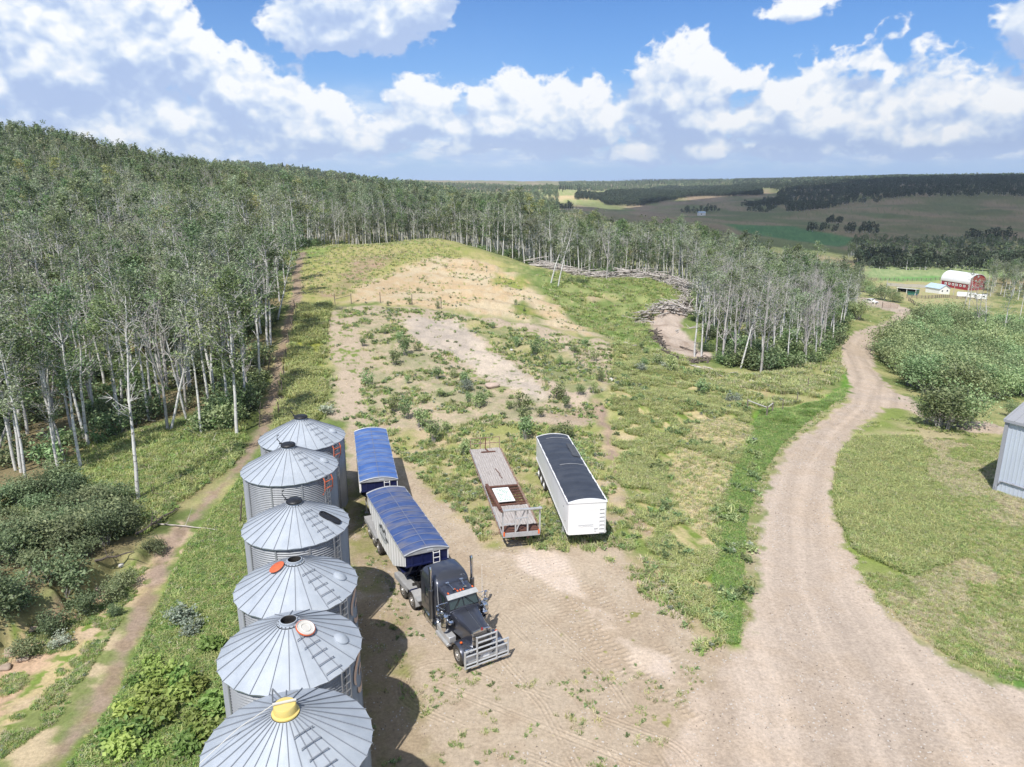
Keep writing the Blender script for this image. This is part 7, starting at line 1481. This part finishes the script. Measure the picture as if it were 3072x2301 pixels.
def rock(px, py, r, label, m='stone', flat=.65, group=None):
    import bmesh
    x, y = hitp(px, py); bm = bmesh.new(); bmesh.ops.create_icosphere(bm, subdivisions=3, radius=r); rg = np.random.default_rng(int(px * 3 + py))
    for v in bm.verts: k = 1 + .22 * math.sin(v.co.x / r * 2.3 + px) * math.cos(v.co.y / r * 2.9 + py) + .12 * math.sin(v.co.z / r * 5 + px); v.co = Vector((v.co.x * k * 1.25, v.co.y * k, v.co.z * k * flat))
    me = bpy.data.meshes.new('boulder'); bm.to_mesh(me); bm.free(); me.materials.append(M[m]); me.polygons.foreach_set('use_smooth', [True] * len(me.polygons)); o = link('boulder', me); o.location = (x, y, h1(x, y) + r * flat * .35); o.rotation_euler = (0, 0, px); tag(o, label, 'boulder' if r > .35 else 'stone', group)
rock(1062, 836, .62, 'pinkish boulder on the dirt bank below the gravel streak'); rock(1321, 822, .34, 'white stone lying among the weeds right of the bank', 'stone2'); rock(1105, 757, .22, 'small white stone on the slope above the gravel streak', 'stone2'); rock(1135, 930, .3, 'pale stone in the weeds behind and right of the flatbed', 'stone2'); rock(198, 1180 + 120, .16, 'white stone on the bare ground left of the dirt track', 'stone2'); rock(262, 1222, .16, 'pale stone on the grassy bank left of the track', 'stone2'); rock(1420, 757, .3, 'pale stone at the edge of the mud patch', 'stone2')
M['clod'] = mat('dry_earth', (.42, .33, .26), .95, c2=(.30, .23, .18), scale=3)
rk = [(70, 1362, .22), (22, 1412, .3), (50, 1426, .24), (112, 1345, .2), (12, 1445, .26), (215, 1272, .2), (238, 1285, .18)]
for px, py, r in rk: rock(px, py, r, 'clod of dry earth on the face of the cut bank at the left edge', 'clod', .7, 'earth clods on the cut bank')
# ------------------------------------------------------------------ the cloud whose shadow lies on the valley, and the air
def cloud(G, alt, thick, label, seed):
    """G: outline of the shaded ground; the cloud hangs sunwards of it"""
    G = np.array(G, float) + np.array([SUN.x, SUN.y]) / SUN.z * alt; lo, hi = G.min(0) - 200, G.max(0) + 200; n = 110
    X, Y = np.meshgrid(np.linspace(lo[0], hi[0], n), np.linspace(lo[1], hi[1], n), indexing='ij'); d = sdist(X.ravel(), Y.ravel(), G) + (fbm(X.ravel() / 330, Y.ravel() / 330, 5, seed) - .5) * 420
    h = np.sqrt(np.clip(d / 260, 0, 1)).reshape(n, n); bil = fbm(X / 140, Y / 140, 5, seed + 3)
    V = np.concatenate([np.stack([X, Y, alt + h * thick * (.35 + bil)], -1).reshape(-1, 3), np.stack([X, Y, alt - h * thick * (.10 + .12 * bil)], -1).reshape(-1, 3)])
    i, j = np.meshgrid(np.arange(n - 1), np.arange(n - 1), indexing='ij'); q = np.stack([i * n + j, (i + 1) * n + j, (i + 1) * n + j + 1, i * n + j + 1], -1).reshape(-1, 4); hf = h.ravel(); q = q[(hf[q] > 0).any(1)]
    F = np.concatenate([q, q[:, ::-1] + n * n]); u, inv = np.unique(F, return_inverse=True); m, nt, out = new_mat('cloud_vapour'); df = nd(nt, 'ShaderNodeBsdfDiffuse', {'Color': (.9, .9, .92, 1)}); tr = nd(nt, 'ShaderNodeBsdfTransparent'); mx = nd(nt, 'ShaderNodeMixShader', {0: .36}); nt.links.new(df.outputs[0], mx.inputs[1]); nt.links.new(tr.outputs[0], mx.inputs[2]); nt.links.new(mx.outputs[0], out.inputs[0]); o = link('cloud', npmesh('cloud', V[u], inv.reshape(-1, 4), [m], None, True)); tag(o, label, None, None, 'stuff')
cloud([(330, 600), (480, 525), (800, 505), (1300, 560), (2600, 700), (3300, 2200), (2900, 3000), (1450, 2950), (800, 2350), (420, 2250), (140, 1900), (60, 1350), (190, 900)], 1300, 500, 'cumulus cloud above the valley, out of the picture', 3)
HAZE = True
if HAZE:
    b = MB(); b.box((0, 0, 60), (14200, 14200, 440)); m, nt, out = new_mat('thin_air'); v = nd(nt, 'ShaderNodeVolumePrincipled', {'Color': (.80, .90, 1, 1), 'Density': .00007, 'Anisotropy': 0.0}); nt.links.new(v.outputs[0], out.inputs['Volume']); o = b.build('haze', m); tag(o, 'thin bluish haze over the valley', None, None, 'stuff')
